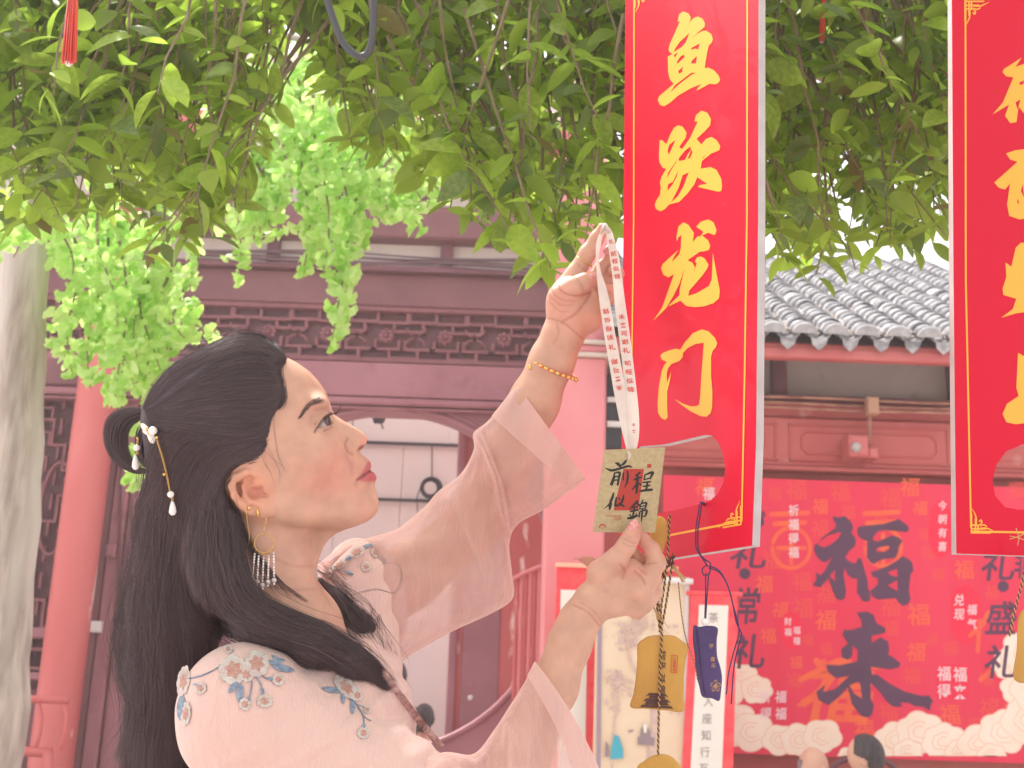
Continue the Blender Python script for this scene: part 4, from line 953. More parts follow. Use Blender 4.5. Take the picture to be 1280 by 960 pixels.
blob(316, 612, 34, 34, (0.68, 0.30, 0.20), 0.75, msk=ear); blob(320, 616, 11, 9, (0.50, 0.17, 0.14), 0.6, msk=ear)  # ear tint, with shade painted into the hollow
# lips
lipu = Poly2([(447, 599.5), (452.5, 590.5), (457, 582.5), (460, 576), (466, 578), (467, 586), (463, 589), (455, 594.5)], 420, 490, 560, 620, 0.5)
lipl = Poly2([(447, 600), (455, 594.5), (462, 588.5), (474, 590), (475, 599), (469, 602), (461, 602.5), (453, 602)], 420, 490, 560, 620, 0.5)
for pl_, cl in ((lipu, (0.46, 0.125, 0.13)), (lipl, (0.48, 0.115, 0.13))):
    d = pl_(px_, py_); g = np.clip(0.5-d/3.0, 0, 1)*face*(np.abs(P[:, 2]) < 34); C[:] = C*(1-g[:, None])+np.array(cl)*g[:, None]
mline = Poly2([(446, 600.8), (447, 599), (455, 593.2), (463.5, 587.8), (464.5, 589.2), (456, 595)], 420, 490, 560, 620, 0.4)  # shade between the lips painted as a dark line
d = mline(px_, py_); g = np.clip(0.7-d/1.5, 0, 1)*0.8*face*(np.abs(P[:, 2]) < 34); C[:] = C*(1-g[:, None])+np.array((0.22, 0.04, 0.05))*g[:, None]
# brow tint under the brow hairs, lid line
brow = Poly2([(376.2, 522), (381.5, 510.6), (386.7, 502.3), (394, 497), (403.3, 496), (406, 500), (399.2, 503.8), (390.8, 507.5), (383.5, 513.8)], 360, 430, 480, 540, 0.5)
d = brow(px_, py_); g = np.clip(0.5-d/2.2, 0, 1)*0.62*(P[:, 2] > 5)*face; C[:] = C*(1-g[:, None])+np.array((0.26, 0.14, 0.125))*g[:, None]
lidl = Poly2([(391.5, 541), (394, 536), (399, 528.5), (404.5, 521), (412, 515.5), (419, 513), (418, 517), (410, 519.5), (404.5, 524.5), (398, 534), (393.8, 541.5)], 380, 430, 500, 550, 0.5)
d = lidl(px_, py_); g = np.clip(0.5-d/1.6, 0, 1)*0.85*(P[:, 2] > 10)*face; C[:] = C*(1-g[:, None])+np.array((0.075, 0.045, 0.05))*g[:, None]
nos = Poly2([(446.5, 563.8), (448.5, 560.0), (452.5, 556.8), (455.8, 555.6), (455.4, 557.8), (451.5, 561.2)], 430, 470, 540, 580, 0.4)  # dark shade of the nostril painted into the tint
d = nos(px_, py_); g = np.clip(0.5-d/1.4, 0, 1)*0.8*face; C[:] = C*(1-g[:, None])+np.array((0.20, 0.07, 0.06))*g[:, None]
hand = (py_ > 280) & (px_ > 670)
for (cx, cy, rx, ry) in ((760, 316, 14, 12), (768, 344, 13, 9), (760, 362, 12, 8), (741, 347, 10, 9), (752, 290, 9, 14), (722, 400, 30, 20), (700, 370, 20, 22), (794, 660, 12, 12), (806, 680, 10, 12), (724, 700, 22, 10), (790, 712, 14, 10)):
    blob(cx, cy, rx, ry, (0.68, 0.25, 0.20), 0.42, msk=hand)
blob(757, 739, 5, 3.5, (0.36, 0.2, 0.16), 0.4, msk=hand)
RG = np.full(len(P), 0.50); RG -= 0.22*np.clip(0.5-lipu(px_, py_)/3, 0, 1)*face+0.24*np.clip(0.5-lipl(px_, py_)/3, 0, 1)*face; RG -= 0.10*np.exp(-(((px_-452)/9)**2+((py_-545)/9)**2))*face+0.06*np.exp(-(((px_-385)/26)**2+((py_-565)/20)**2))*face
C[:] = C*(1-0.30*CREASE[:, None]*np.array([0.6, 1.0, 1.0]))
ca = body.data.color_attributes.new('tint', 'FLOAT_COLOR', 'POINT'); ca.data.foreach_set('color', np.hstack([C, RG[:, None]]).astype(np.float32).ravel())
# (crease shade painted into the tint: darker and slightly redder)
# eyes
M['sclera'] = mat('shaded_eye_white', (0.46, 0.37, 0.35), 0.2); M['iris'] = mat('dark_iris', (0.035, 0.02, 0.016), 0.08, coat=1.0); M['gloss'] = mat('nail_gloss', (0.56, 0.17, 0.18), 0.15, (0.72, 0.36, 0.34), 400, coat=0.6)  # eye white is darkened to hold the shade of the lids
axE = None
for s in (1, -1):
    c = q(399, 529, 35*s)
    mb = MB(); mb.sph((0, 0, 0), 15.0, 24, 16); V = np.array(mb.v)+c; e = mesh_np('eyeball', V, np.array([list(f)+[f[-1]]*(4-len(f)) for f in mb.f]), M['sclera'], woman) if False else obj('eyeball', uvw2world(V), mb.f, M['sclera'], woman, True)
    d = np.array([0.84, -0.26, 0.48 if s > 0 else 0.1]); d /= np.linalg.norm(d)
    a1 = np.cross(d, [0, 0, 1.0]); a1 /= np.linalg.norm(a1); a2 = np.cross(d, a1)
    Vi = []; Fi = []
    for r_, hgt in ((0, 15.9), (2.5, 15.8), (5.5, 15.1), (7.4, 13.9)):
        for k in range(18): Vi.append(c+d*hgt+(a1*math.cos(k*math.pi/9)+a2*math.sin(k*math.pi/9))*r_)
    for j in range(3): Fi += [(j*18+k, j*18+(k+1) % 18, (j+1)*18+(k+1) % 18, (j+1)*18+k) for k in range(18)]
    obj('iris', uvw2world(Vi), Fi, M['iris'], e, True)
# lashes and brow hairs
M['lash'] = mat('dark_brown_hair', (0.035, 0.022, 0.022), 0.5); M['browh'] = mat('brown_brow_hair', (0.11, 0.062, 0.058), 0.6)
def strand(mb, P, r0, r1=0.15, n=3):
    P = [uvw2world([p])[0] for p in P]; m = len(P); mb.tube(P, [(r0+(r1-r0)*i/(m-1))*RU for i in range(m)], n, False)
mb = MB()
for t in np.linspace(0, 1, 15):
    a = np.array([396.5, 534.5])*(1-t)+np.array([413.5, 516.5])*t; a += np.array([-2.2, -2.6])*math.sin(math.pi*t)
    L = 7+5*t; w = 51-6*t
    P_ = [q(a[0], a[1], w), q(a[0]+L*0.45, a[1]-0.5+0.8*t, w+1), q(a[0]+L*0.9, a[1]-L*0.28, w+2)]
    strand(mb, catmull(P_, 4), 0.42)
for t in np.linspace(0, 1, 8):
    P_ = [q(414+2*t, 518-2.4*t, -34), q(419+3*t, 518.5-3*t, -30), q(423.4+2*t, 513-4*t, -28), q(425+1.2*t, 508-2*t, -27)]
    strand(mb, catmull(P_, 4), 0.40)
for t in np.linspace(0, 1, 9):
    a = np.array([399, 539.5])*(1-t)+np.array([413, 532.5])*t; strand(mb, catmull([q(a[0], a[1], 49), q(a[0]+2.5, a[1]+1.5, 50), q(a[0]+4.5, a[1]+1.5, 50)], 3), 0.22)
tag(mb.build('eyelashes', M['lash'], woman), kind='stuff')
# ---------------------------------------------------------------- hair
M['hair'] = mat('dark_hair', (0.058, 0.040, 0.052), 0.55, (0.072, 0.050, 0.062), 60, spec=0.3)  # colour lifted toward violet to carry the pale haze veil
M['hair_h'] = mat('painted_highlight_strand', (0.15, 0.115, 0.15), 0.4, spec=0.6)  # lighter colour paints a highlight line along the pulled-back hair
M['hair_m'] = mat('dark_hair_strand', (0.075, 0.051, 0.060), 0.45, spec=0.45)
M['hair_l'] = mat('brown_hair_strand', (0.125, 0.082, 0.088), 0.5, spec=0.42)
A_ = []
A_ += ell((292, 525, 0), (113, 113, 99), 14) + ell((246, 546, 0), (82, 86, 92), 20) + ell((262, 605, 0), (80, 80, 88), 24)
A_ += cap((240, 600, 10, 66), (232, 680, 0, 60), (222, 760, -10, 58), (211, 830, -15, 50), (200, 900, -20, 38), (205, 1000, -25, 36), k=24)
A_ += cap((268, 650, 42, 46), (288, 720, 66, 44), (330, 770, 82, 32), (390, 796, 82, 25), (440, 826, 66, 16), (484, 864, 50, 3), k=20)
HP = [(357.5,447),(352,437),(345,430),(332,420.6),(314,415.2),(295,417.8),(272,425),(257,432),(235,445),(214,456.5),(196,476.5),(184,494),(177,508),(175,530),(180,560),(184,600),(172,670),(120,760),(80,1100),(560,1100),(560,900),(500,868),(470,815),(440,792),(400,775),(360,759),(330,744),(313,724),(303,697),(299,670),(295,646),(287,629),(281,611),(282,594),(291,583),(308,579),(324,585),(336,593),(344,592),(345,578),(338,560),(335,542),(340,522),(349,508),(353.5,493),(349,476),(344,460)]
hp = Poly2(HP, 60, 580, 390, 1120, 1.5)
def hair_post(F, X, Y, Z):
    k = (1500-Z)/1500; px = 640+(X-640)/k; py = 480+(Y-480)/k; shp = np.broadcast(px, py).shape
    d = hp(np.broadcast_to(px, shp), np.broadcast_to(py, shp))
    # shallow locks running along the flow
    a = np.sin(py*0.30+px*0.10+3*np.sin(px*0.03))*0.3*np.clip((560-py)/60, 0, 1)+np.sin(px*0.34+py*0.06+2.5*np.sin(py*0.035))*0.55*np.clip((py-560)/60, 0, 1)
    return smax(F+a, d, 7.0)
hair_f = field_of(A_, hair_post)
P, Q_ = surface_nets(hair_f, (100, 380, -130), (560, 1080, 170), 3.0)
P = relax(P, Q_, 1, 0.3)
hair = mesh_np('hair', P, Q_, M['hair'], woman)
L_ = cap((398, 730, -48, 9), (418, 756, -44, 17), (448, 782, -42, 18), (474, 804, -42, 9), (489, 822, -42, 2), k=12)
farlock_f = field_of(L_)
P, Q_ = surface_nets(farlock_f, (380, 700, -80), (510, 850, 0), 3.0); mesh_np('hair_lock', relax(P, Q_, 2), Q_, M['hair'], woman)
HGh = HG(hair_f, 110, 540, 400, 1010, 3.0)
HGf = HG(farlock_f, 380, 520, 700, 850, 3.0, wlo=-100)
def resample(P, n):
    P = np.array(catmull(P, 8)); s = np.concatenate([[0], np.cumsum(np.linalg.norm(np.diff(P[:, :2], axis=0), axis=1))]); t = np.linspace(0, s[-1], n)
    return np.stack([np.interp(t, s, P[:, c]) for c in range(P.shape[1])], 1)
def tubes_np(name, PW, R, mat_, parent, kind='stuff'):
    """PW (n,m,3) world paths, R (n,m) radii"""
    n, m, _ = PW.shape; T = np.gradient(PW, axis=1); T /= (np.linalg.norm(T, axis=2, keepdims=True)+1e-12)
    u = np.cross(T, FWD[None, None, :]); u /= (np.linalg.norm(u, axis=2, keepdims=True)+1e-9); v = np.cross(T, u); V = []
    for k in range(3):
        a = 2*math.pi*k/3+0.5; V.append(PW+(u*math.cos(a)+v*math.sin(a))*R[:, :, None])
    V = np.stack(V, 2).reshape(-1, 3)
    i = np.arange(n)[:, None, None]; j = np.arange(m-1)[None, :, None]; k = np.arange(3)[None, None, :]; b = (i*m+j)*3
    Q = np.stack([b+k, b+(k+1) % 3, b+3+(k+1) % 3, b+3+k], -1).reshape(-1, 4)
    base = WLOC[parent.name]; me = bpy.data.meshes.new(name); V = V-base
    me.vertices.add(len(V)); me.vertices.foreach_set('co', V.astype(np.float32).ravel()); me.loops.add(len(Q)*4); me.loops.foreach_set('vertex_index', Q.astype(np.int32).ravel())
    me.polygons.add(len(Q)); me.polygons.foreach_set('loop_start', np.arange(0, len(Q)*4, 4, dtype=np.int32)); me.polygons.foreach_set('loop_total', np.full(len(Q), 4, dtype=np.int32)); me.update(calc_edges=True)
    me.polygons.foreach_set('use_smooth', [True]*len(me.polygons)); me.materials.append(mat_)
    o = bpy.data.objects.new(name, me); COL.objects.link(o); o.parent = parent; WLOC[o.name] = base
    if kind: o['kind'] = kind
    return o
STR = {'hair_m': [], 'hair_l': []}
def flow(guides, n, H, off=(0.2, 2.2), r=0.34, jit=2.0, m=26, sub=(0.0, 1.0), light=0.22, wave=0.0, const_w=None, s_pow=1.0):
    G = [resample(g, m) for g in guides]; g_n = len(G)
    for _ in range(n):
        s = random.random()**s_pow*(g_n-1); i = min(int(s), g_n-2); f = s-i; Pp = G[i]*(1-f)+G[i+1]*f
        a0 = random.uniform(0, 0.35)*(1 if sub[0] >= 0 else 0) if random.random() < 0.5 else 0.0; a1 = random.uniform(0.6, 1.0) if random.random() < 0.6 else 1.0
        t = np.linspace(a0, a1, m); Pp = np.stack([np.interp(t, np.linspace(0, 1, m), Pp[:, c]) for c in range(2)], 1)
        ph = random.uniform(0, 6.3); ph2 = random.uniform(0, 6.3); am = random.gauss(0, jit)
        dx = am*np.sin(t*3.0+ph)+wave*np.sin(t*11+ph2); dy = am*0.6*np.sin(t*2.3+ph2)+wave*0.5*np.sin(t*9+ph)
        Pp = Pp+np.stack([dx, dy], 1); o = random.uniform(*off)
        W_ = np.array([(H(x, y) if const_w is None else const_w) for x, y in Pp])+o+0.5*np.sin(t*9+ph)
        Q3 = np.array([q(x, y, w) for (x, y), w in zip(Pp, W_)])
        R_ = r*random.uniform(0.7, 1.25)*RU*np.clip(np.minimum(1.0, (1-np.linspace(0, 1, m))*5+0.25), 0.2, 1)
        STR['hair_l' if random.random() < light else 'hair_m'].append((uvw2world(Q3), R_))
g_top = [(357, 448), (345, 431), (325, 418), (297, 418), (258, 433), (216, 457), (190, 486), (180, 509)]
g_a = [(353, 455), (338, 442), (312, 434), (280, 440), (245, 458), (212, 480), (188, 503), (181, 511)]
g_b = [(346, 464), (335, 458), (315, 455), (285, 462), (250, 476), (215, 494), (192, 508), (182, 514)]
g_c = [(350, 482), (340, 487), (318, 486), (290, 488), (255, 496), (222, 506), (196, 514), (183, 517)]
g_d = [(352, 498), (342, 508), (322, 515), (295, 513), (262, 514), (226, 519), (200, 521), (184, 521)]
g_e = [(339, 520), (330, 531), (312, 538), (285, 537), (255, 534), (225, 531), (203, 529), (186, 526)]
g_f = [(336, 545), (325, 552), (308, 557), (280, 556), (250, 551), (222, 545), (203, 540), (188, 534)]
flow([g_top, g_a, g_b, g_c, g_d, g_e, g_f], 3000, HGh, jit=2.2, light=0.22, r=0.18, off=(0.0, 1.4))
# under layer, falling
g0 = [(338, 552), (322, 568), (300, 574), (280, 588), (262, 625), (252, 680), (252, 740), (272, 790), (300, 812)]
g1 = [(320, 556), (296, 566), (272, 582), (250, 620), (238, 680), (232, 740), (238, 800), (250, 850), (252, 900), (250, 990)]
g2 = [(290, 552), (262, 562), (240, 585), (225, 630), (216, 690), (210, 750), (214, 810), (220, 870), (214, 950), (208, 1010)]
g3 = [(240, 545), (222, 556), (208, 580), (200, 630), (194, 690), (186, 750), (188, 810), (196, 870), (185, 950), (178, 1010)]
g4 = [(205, 540), (195, 556), (188, 580), (183, 630), (176, 690), (168, 750), (164, 810), (172, 870), (160, 945), (150, 1005)]
flow([g0, g1, g2, g3, g4], 2600, HGh, jit=5.5, wave=3.4, light=0.35, r=0.20)
flow([g2, g3, g4, [(200, 600), (180, 650), (166, 720), (156, 780), (152, 840), (165, 890), (150, 950)], [(196, 600), (170, 640), (174, 690), (158, 745), (150, 800), (170, 860), (176, 900), (146, 948)]], 1100, HGh, jit=8.0, wave=5.0, r=0.17, off=(-3, 6), light=0.6)
# behind the ear and over the shoulder
f0 = [(291, 640), (298, 670), (304, 705), (318, 738), (360, 765), (410, 785), (455, 812), (492, 850)]
f1 = [(284, 640), (288, 680), (296, 720), (315, 752), (355, 780), (405, 800), (450, 828), (488, 866)]
f2 = [(270, 630), (268, 690), (275, 735), (300, 768), (345, 792), (395, 808), (440, 835), (478, 872)]
f3 = [(255, 640), (248, 700), (252, 750), (278, 785), (325, 800), (380, 818), (430, 845), (470, 880)]
flow([f0, f1, f2, f3], 1700, HGh, jit=4.6, wave=3.0, light=0.33, r=0.20)
flow([f0, f1, f2, f3, [(240, 690), (250, 760), (290, 802), (350, 822), (410, 850), (450, 890)]], 420, HGh, jit=9.0, wave=5, r=0.17, off=(0, 10), light=0.6)
flow([[(398, 726), (412, 744), (440, 758), (470, 782), (490, 818)], [(396, 730), (405, 752), (430, 776), (460, 800), (488, 824)], [(398, 738), (408, 765), (432, 792), (462, 812), (484, 822)]], 300, HGf, jit=3.5, wave=1.5, m=20, light=0.3, r=0.22)
flow([[(400, 700), (430, 716), (462, 738), (470, 770), (492, 812)], [(398, 728), (420, 756), (450, 790), (485, 830), (505, 862)], [(398, 738), (415, 780), (445, 826), (470, 870), (490, 905)]], 110, HGf, jit=9.0, wave=5, m=22, r=0.24, off=(0, 14), light=0.6)
# loose curl and flyaways
for k in range(3): flow([[(440, 742), (470, 735), (492, 740), (501, 722), (496, 706), (478, 706), (465, 716)], [(442, 744), (472, 738), (495, 742), (503, 722), (497, 704), (478, 705), (466, 714)]], 1, None, const_w=-40, jit=0.8, r=0.17, m=30, light=1.0)
flow([[(352, 500), (345, 520), (350, 545), (357, 570), (356, 592)], [(340, 525), (338, 550), (345, 575), (352, 590), (347, 604)], [(332, 535), (330, 556), (334, 578), (341, 592), (343, 606)], [(334, 545), (334, 570), (342, 588), (348, 600), (352, 612)]], 7, HG(head_f, 320, 380, 440, 640, 3.0), jit=5.5, wave=1.0, m=18, r=0.15, off=(0.5, 3), light=0.6)
flow([[(357, 447), (352, 462), (355, 482), (357, 500), (350, 512)], [(350, 452), (346, 468), (351, 485), (352, 500), (344, 512)]], 90, HG(head_f, 320, 380, 440, 640, 3.0), jit=1.8, m=16, r=0.25, off=(1, 4), light=0.3)
flow([[(200, 640), (168, 700), (150, 760), (146, 820), (160, 880), (120, 935)], [(215, 700), (180, 770), (165, 830), (168, 890), (140, 955)], [(230, 780), (205, 850), (190, 910), (165, 965)]], 70, HGh, jit=8, wave=5, r=0.24, off=(-4, 8), light=0.6)
flow([[(360, 430), (300, 408), (240, 430), (195, 470)], [(330, 416), (290, 414), (230, 446), (185, 492)]], 12, HGh, jit=2, wave=0.8, r=0.16, light=0.6, off=(0, 1.5))
flow([[(285, 620), (300, 655), (318, 700), (340, 740)], [(292, 640), (312, 680), (350, 725), (395, 760)]], 60, HG(head_f, 270, 400, 600, 780, 3.0), jit=4, wave=1.5, r=0.2, m=18, off=(1, 3), light=0.7)
for y0 in range(16):                            # translucent bun loop, teased round
    rr = random.uniform(0.55, 1.0)
flow([[(187, 516), (170, 509), (147, 512), (133, 524), (129, 545), (135, 566), (147, 582), (168, 592), (187, 590)],
      [(187, 518), (170, 513), (151, 518), (140, 530), (137, 548), (142, 566), (154, 580), (170, 590), (188, 590)],
      [(187, 522), (172, 518), (158, 524), (149, 536), (147, 552), (152, 568), (162, 580), (174, 588), (188, 588)],
      [(188, 526), (178, 524), (167, 530), (160, 542), (159, 556), (163, 570), (170, 580), (180, 586), (190, 586)]], 330, None, const_w=8, jit=1.2, m=24, r=0.34, off=(-26, 26), light=0.4, s_pow=0.75)
flow([[(187, 530), (176, 534), (170, 548), (170, 565), (178, 580), (190, 584)], [(192, 530), (186, 540), (182, 555), (183, 570), (188, 582), (195, 584)], [(196, 530), (194, 545), (192, 560), (192, 575), (196, 586)]], 420, None, const_w=28, jit=1.4, m=18, r=0.42, off=(-24, 12), light=0.15)
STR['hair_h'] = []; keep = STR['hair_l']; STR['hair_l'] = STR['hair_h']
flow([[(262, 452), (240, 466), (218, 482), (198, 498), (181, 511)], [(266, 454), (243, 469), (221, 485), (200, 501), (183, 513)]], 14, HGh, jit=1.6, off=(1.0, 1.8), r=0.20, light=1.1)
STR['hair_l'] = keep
for kname, L_ in STR.items():
    by = {}
    for Pw, R_ in L_: by.setdefault(len(Pw), []).append((Pw, R_))
    for m_, lst in by.items():
        tubes_np('hair_strands', np.stack([a for a, b in lst]), np.stack([b for a, b in lst]), M[kname], woman)
HGs = HG(lambda X, Y, Z: np.minimum(head_f(X, Y, Z), hair_f(X, Y, Z)), 270, 372, 430, 620, 2.0)
edge = resample([(357, 447), (350, 456), (348, 464), (352, 476), (356, 492), (352, 507), (343, 521), (338, 541), (340, 559), (346, 576), (346, 590), (337, 592), (325, 583), (308, 577), (292, 581)], 60)
for _ in range(520):
    i = random.randrange(60); ex, ey = edge[i]; x, y = ex+random.uniform(-1, 5.5)*(1 if i < 46 else 0.2), ey+random.uniform(-3, 3)
    tx, ty = ((-0.86, -0.30) if i < 8 else (-0.95, 0.05) if i < 24 else (-0.8, 0.5) if i < 40 else (-0.9, -0.2)); L = random.uniform(14, 34); cv = random.uniform(-.3, .3)
    Pp = np.stack([x+tx*L*np.linspace(0, 1, 10), y+ty*L*np.linspace(0, 1, 10)+cv*L*np.linspace(0, 1, 10)**2], 1)[::-1]
    STR['hair_m' if random.random() < .7 else 'hair_l'].append((uvw2world(np.array([q(a, b, HGs(a, b)+0.6+0.4*random.random()) for a, b in Pp])), random.uniform(.12, .22)*RU*np.linspace(1, .25, 10)))
# brow hairs
bh = []
HGb = HG(head_f, 366, 420, 484, 530, 1.5)
for _ in range(190):
    t = random.random(); c = resample([(377, 520), (384, 509), (391, 503), (399, 500), (405, 498.5)], 20)[int(t*19)]; s = random.uniform(-1, 1)*(1.2+3.0*t); x, y = c[0]+s*0.55, c[1]+s*0.9
    a = math.radians(-150+0+ (60*(1-t)) - 20*s/3); L = random.uniform(3, 5.5)
    pts = [(x, y), (x-L*0.5*math.cos(math.radians(35+25*t)), y+L*0.5*math.sin(math.radians(45-30*t))), (x-L*math.cos(math.radians(30+25*t)), y+L*math.sin(math.radians(52-30*t)))]
    bh.append(uvw2world([q(px, py, HGb(px, py)+0.5) for px, py in resample(pts, 5)]))
tubes_np('eyebrow', np.stack(bh), np.tile(np.linspace(0.26, 0.08, 5)*RU, (len(bh), 1)), M['browh'], woman)
# ---------------------------------------------------------------- robe
def chiffon(name, col, alpha, wave_scale=150, rot=0.4):
    m = bpy.data.materials.new(name); m.use_nodes = True; nt = m.node_tree; N = nt.nodes; L = nt.links; b = N['Principled BSDF']
    tc = N.new('ShaderNodeTexCoord'); mp = N.new('ShaderNodeMapping'); mp.inputs['Rotation'].default_value = (0, rot, 0); L.new(tc.outputs['Object'], mp.inputs['Vector'])
    wv = N.new('ShaderNodeTexWave'); wv.inputs['Scale'].default_value = wave_scale; wv.inputs['Distortion'].default_value = 9.0; wv.inputs['Detail'].default_value = 3; wv.inputs['Detail Scale'].default_value = 0.6; wv.bands_direction = 'X'; L.new(mp.outputs[0], wv.inputs['Vector'])
    nz = N.new('ShaderNodeTexNoise'); nz.inputs['Scale'].default_value = 9; nz.inputs['Detail'].default_value = 4; L.new(tc.outputs['Object'], nz.inputs['Vector'])
    mx = N.new('ShaderNodeMix'); mx.data_type = 'RGBA'; mx.inputs[6].default_value = (*col, 1); mx.inputs[7].default_value = (min(col[0]*1.05, 1), min(col[1]*1.09, 1), min(col[2]*1.09, 1), 1); L.new(wv.outputs['Fac'], mx.inputs[0]); L.new(mx.outputs[2], b.inputs['Base Color'])
    n3 = N.new('ShaderNodeTexNoise'); n3.inputs['Scale'].default_value = 38; n3.inputs['Detail'].default_value = 4; mp3 = N.new('ShaderNodeMapping'); mp3.inputs['Scale'].default_value = (1.0, 1.0, 0.28); mp3.inputs['Rotation'].default_value = (0, rot*1.6, 0); L.new(tc.outputs['Object'], mp3.inputs['Vector']); L.new(mp3.outputs[0], n3.inputs['Vector'])
    b0 = N.new('ShaderNodeBump'); b0.inputs['Strength'].default_value = 0.8; b0.inputs['Distance'].default_value = 0.010; L.new(n3.outputs['Fac'], b0.inputs['Height'])
    bp = N.new('ShaderNodeBump'); bp.inputs['Strength'].default_value = 0.22; bp.inputs['Distance'].default_value = 0.0006; L.new(wv.outputs['Fac'], bp.inputs['Height']); L.new(b0.outputs[0], bp.inputs['Normal']); L.new(bp.outputs[0], b.inputs['Normal'])
    b.inputs['Roughness'].default_value = 0.7; b.inputs['Sheen Weight'].default_value = 0.25; b.inputs['Specular IOR Level'].default_value = 0.2
    tr = N.new('ShaderNodeBsdfTranslucent'); L.new(mx.outputs[2], tr.inputs['Color']); ms = N.new('ShaderNodeMixShader'); ms.inputs[0].default_value = 0.35 if alpha < 1 else 0.0
    L.new(b.outputs[0], ms.inputs[1]); L.new(tr.outputs[0], ms.inputs[2])
    if alpha < 1:
        lw = N.new('ShaderNodeLayerWeight'); lw.inputs['Blend'].default_value = 0.35; L.new(bp.outputs[0], lw.inputs['Normal'])
        mr = N.new('ShaderNodeMapRange'); mr.inputs[1].default_value = 0.0; mr.inputs[2].default_value = 0.8; mr.inputs[3].default_value = alpha; mr.inputs[4].default_value = 0.9; L.new(lw.outputs['Facing'], mr.inputs[0])
        tp = N.new('ShaderNodeBsdfTransparent'); m2 = N.new('ShaderNodeMixShader'); L.new(mr.outputs[0], m2.inputs[0]); L.new(tp.outputs[0], m2.inputs[1]); L.new(ms.outputs[0], m2.inputs[2]); L.new(m2.outputs[0], N['Material Output'].inputs['Surface'])
    else: L.new(ms.outputs[0], N['Material Output'].inputs['Surface'])
    return m
M['robe'] = chiffon('pink_chiffon_lined', (0.66, 0.435, 0.40), 1.0, rot=0.25)
M['sheer'] = chiffon('sheer_pink_chiffon', (0.80, 0.54, 0.51), 0.42, rot=-0.5)
M['hem'] = chiffon('sheer_pink_hem', (0.82, 0.57, 0.54), 0.7, rot=0.5)
B_ = []
B_ += ell((303, 892, 112), (82, 88, 82), 26) + cap((322, 905, 118, 76), (470, 985, 110, 74), (600, 1060, 92, 70), k=26)
B_ += ell((346, 1040, 0), (110, 222, 104), 30) + ell((400, 890, 10), (100, 88, 116), 26) + ell((448, 905, 10), (72, 70, 92), 26)
B_ += ell((450, 752, -118), (56, 80, 62), 24) + cap((450, 760, -100, 50), (440, 860, -40, 60), k=30)
B_ += cap((352, 720, 0, 66), (392, 778, 30, 44), k=10, op='S')
def robe_post(F, X, Y, Z):
    a = 1.3*np.sin(0.10*X+0.16*Y+2*np.sin(0.02*Y)+0.03*Z)*np.clip((X-300)/150, 0, 1)+1.6*np.sin(0.055*X-0.09*Y+1.3*np.sin(0.03*X)+1)*np.clip((Y-840)/80, 0, 1)
    f1 = -2.2*np.exp(-((Y-(836-0.10*(X-330)+8*np.sin(X*0.02)))/5.0)**2)*np.clip((X-330)/30, 0, 1)*np.clip((460-X)/40, 0, 1)
    b_ = 1.7*np.exp(-((Y-(930-0.35*(X-240)+10*np.sin(X*0.03)))/7.0)**2)*np.clip((X-235)/20, 0, 1)*np.clip((400-X)/60, 0, 1)+2.4*np.exp(-((X-(470+0.55*(Y-880)))/6.0)**2)*np.clip((Y-858)/20, 0, 1)-1.8*np.exp(-((Y-(905-0.5*(X-400)))/6.0)**2)*np.clip((X-380)/30, 0, 1)*np.clip((520-X)/30, 0, 1)
    return F+a*1.2+f1-b_
robe_f = field_of(B_, robe_post)
P, Q_ = surface_nets(robe_f, (180, 640, -200), (720, 1150, 220), 2.6)
P = relax(P, Q_, 1, 0.3); robe = mesh_np('robe', P, Q_, M['robe'], woman)
HGr = HG(robe_f, 200, 580, 660, 1000, 2.0)
def loft(name, secs, mat_, parent, M_=72, N_=90, t0=0.0, t1=1.0, grow=1.0, fold=None, bow=0.0):
    S = np.array([[*a, *b, r] for a, b, r in secs], float)      # top(px,py,w) bottom(px,py,w) rw
    C = np.array(catmull(list(S), 16)); T = np.linspace(0, len(C)-1, N_); C = np.stack([np.interp(T, np.arange(len(C)), C[:, c]) for c in range(7)], 1)
    i0, i1 = int(t0*(N_-1)), int(t1*(N_-1)); C = C[i0:i1+1]; V = []; n = len(C)
    for i, c in enumerate(C):
        t = (i0+i)/(N_-1); top, bot, rw = c[:3], c[3:6], c[6]; mid = (top+bot)/2; hv = (top-bot)/2*grow
        ax = C[min(i+1, n-1)][:3]+C[min(i+1, n-1)][3:6]-C[max(i-1, 0)][:3]-C[max(i-1, 0)][3:6]; ax = ax/(np.linalg.norm(ax)+1e-9)
        for k in range(M_):
            a = 2*math.pi*k/M_; cs, sn = math.cos(a), math.sin(a); f = fold(t, a) if fold else 0.0
            p = mid+hv*cs+np.array([0, 0, 1.0])*(rw*grow+f)*math.copysign(abs(sn)**0.55, sn)+ax*bow*(1-cs*cs)*max(0, (t-0.5)*2)
            V.append(q(*p))
    Fc = np.array([(i*M_+k, i*M_+(k+1) % M_, (i+1)*M_+(k+1) % M_, (i+1)*M_+k) for i in range(n-1) for k in range(M_)])
    return mesh_np(name, np.array(V), Fc, mat_, parent)
far = [((396, 706, -118), (478, 846, -118), 60), ((430, 682, -125), (520, 815, -125), 60), ((462, 672, -135), (566, 789, -135), 58), ((498, 660, -150), (612, 768, -150), 56), ((530, 634, -165), (641, 748, -165), 56), ((548, 614, -172), (640, 716, -172), 54),
       ((576, 592, -170), (637, 678, -170), 50), ((592, 562, -162), (648, 655, -162), 48), ((592, 541, -155), (678, 638, -155), 48), ((612, 524, -148), (713, 613, -148), 46), ((646, 481, -140), (732, 598, -140), 42)]
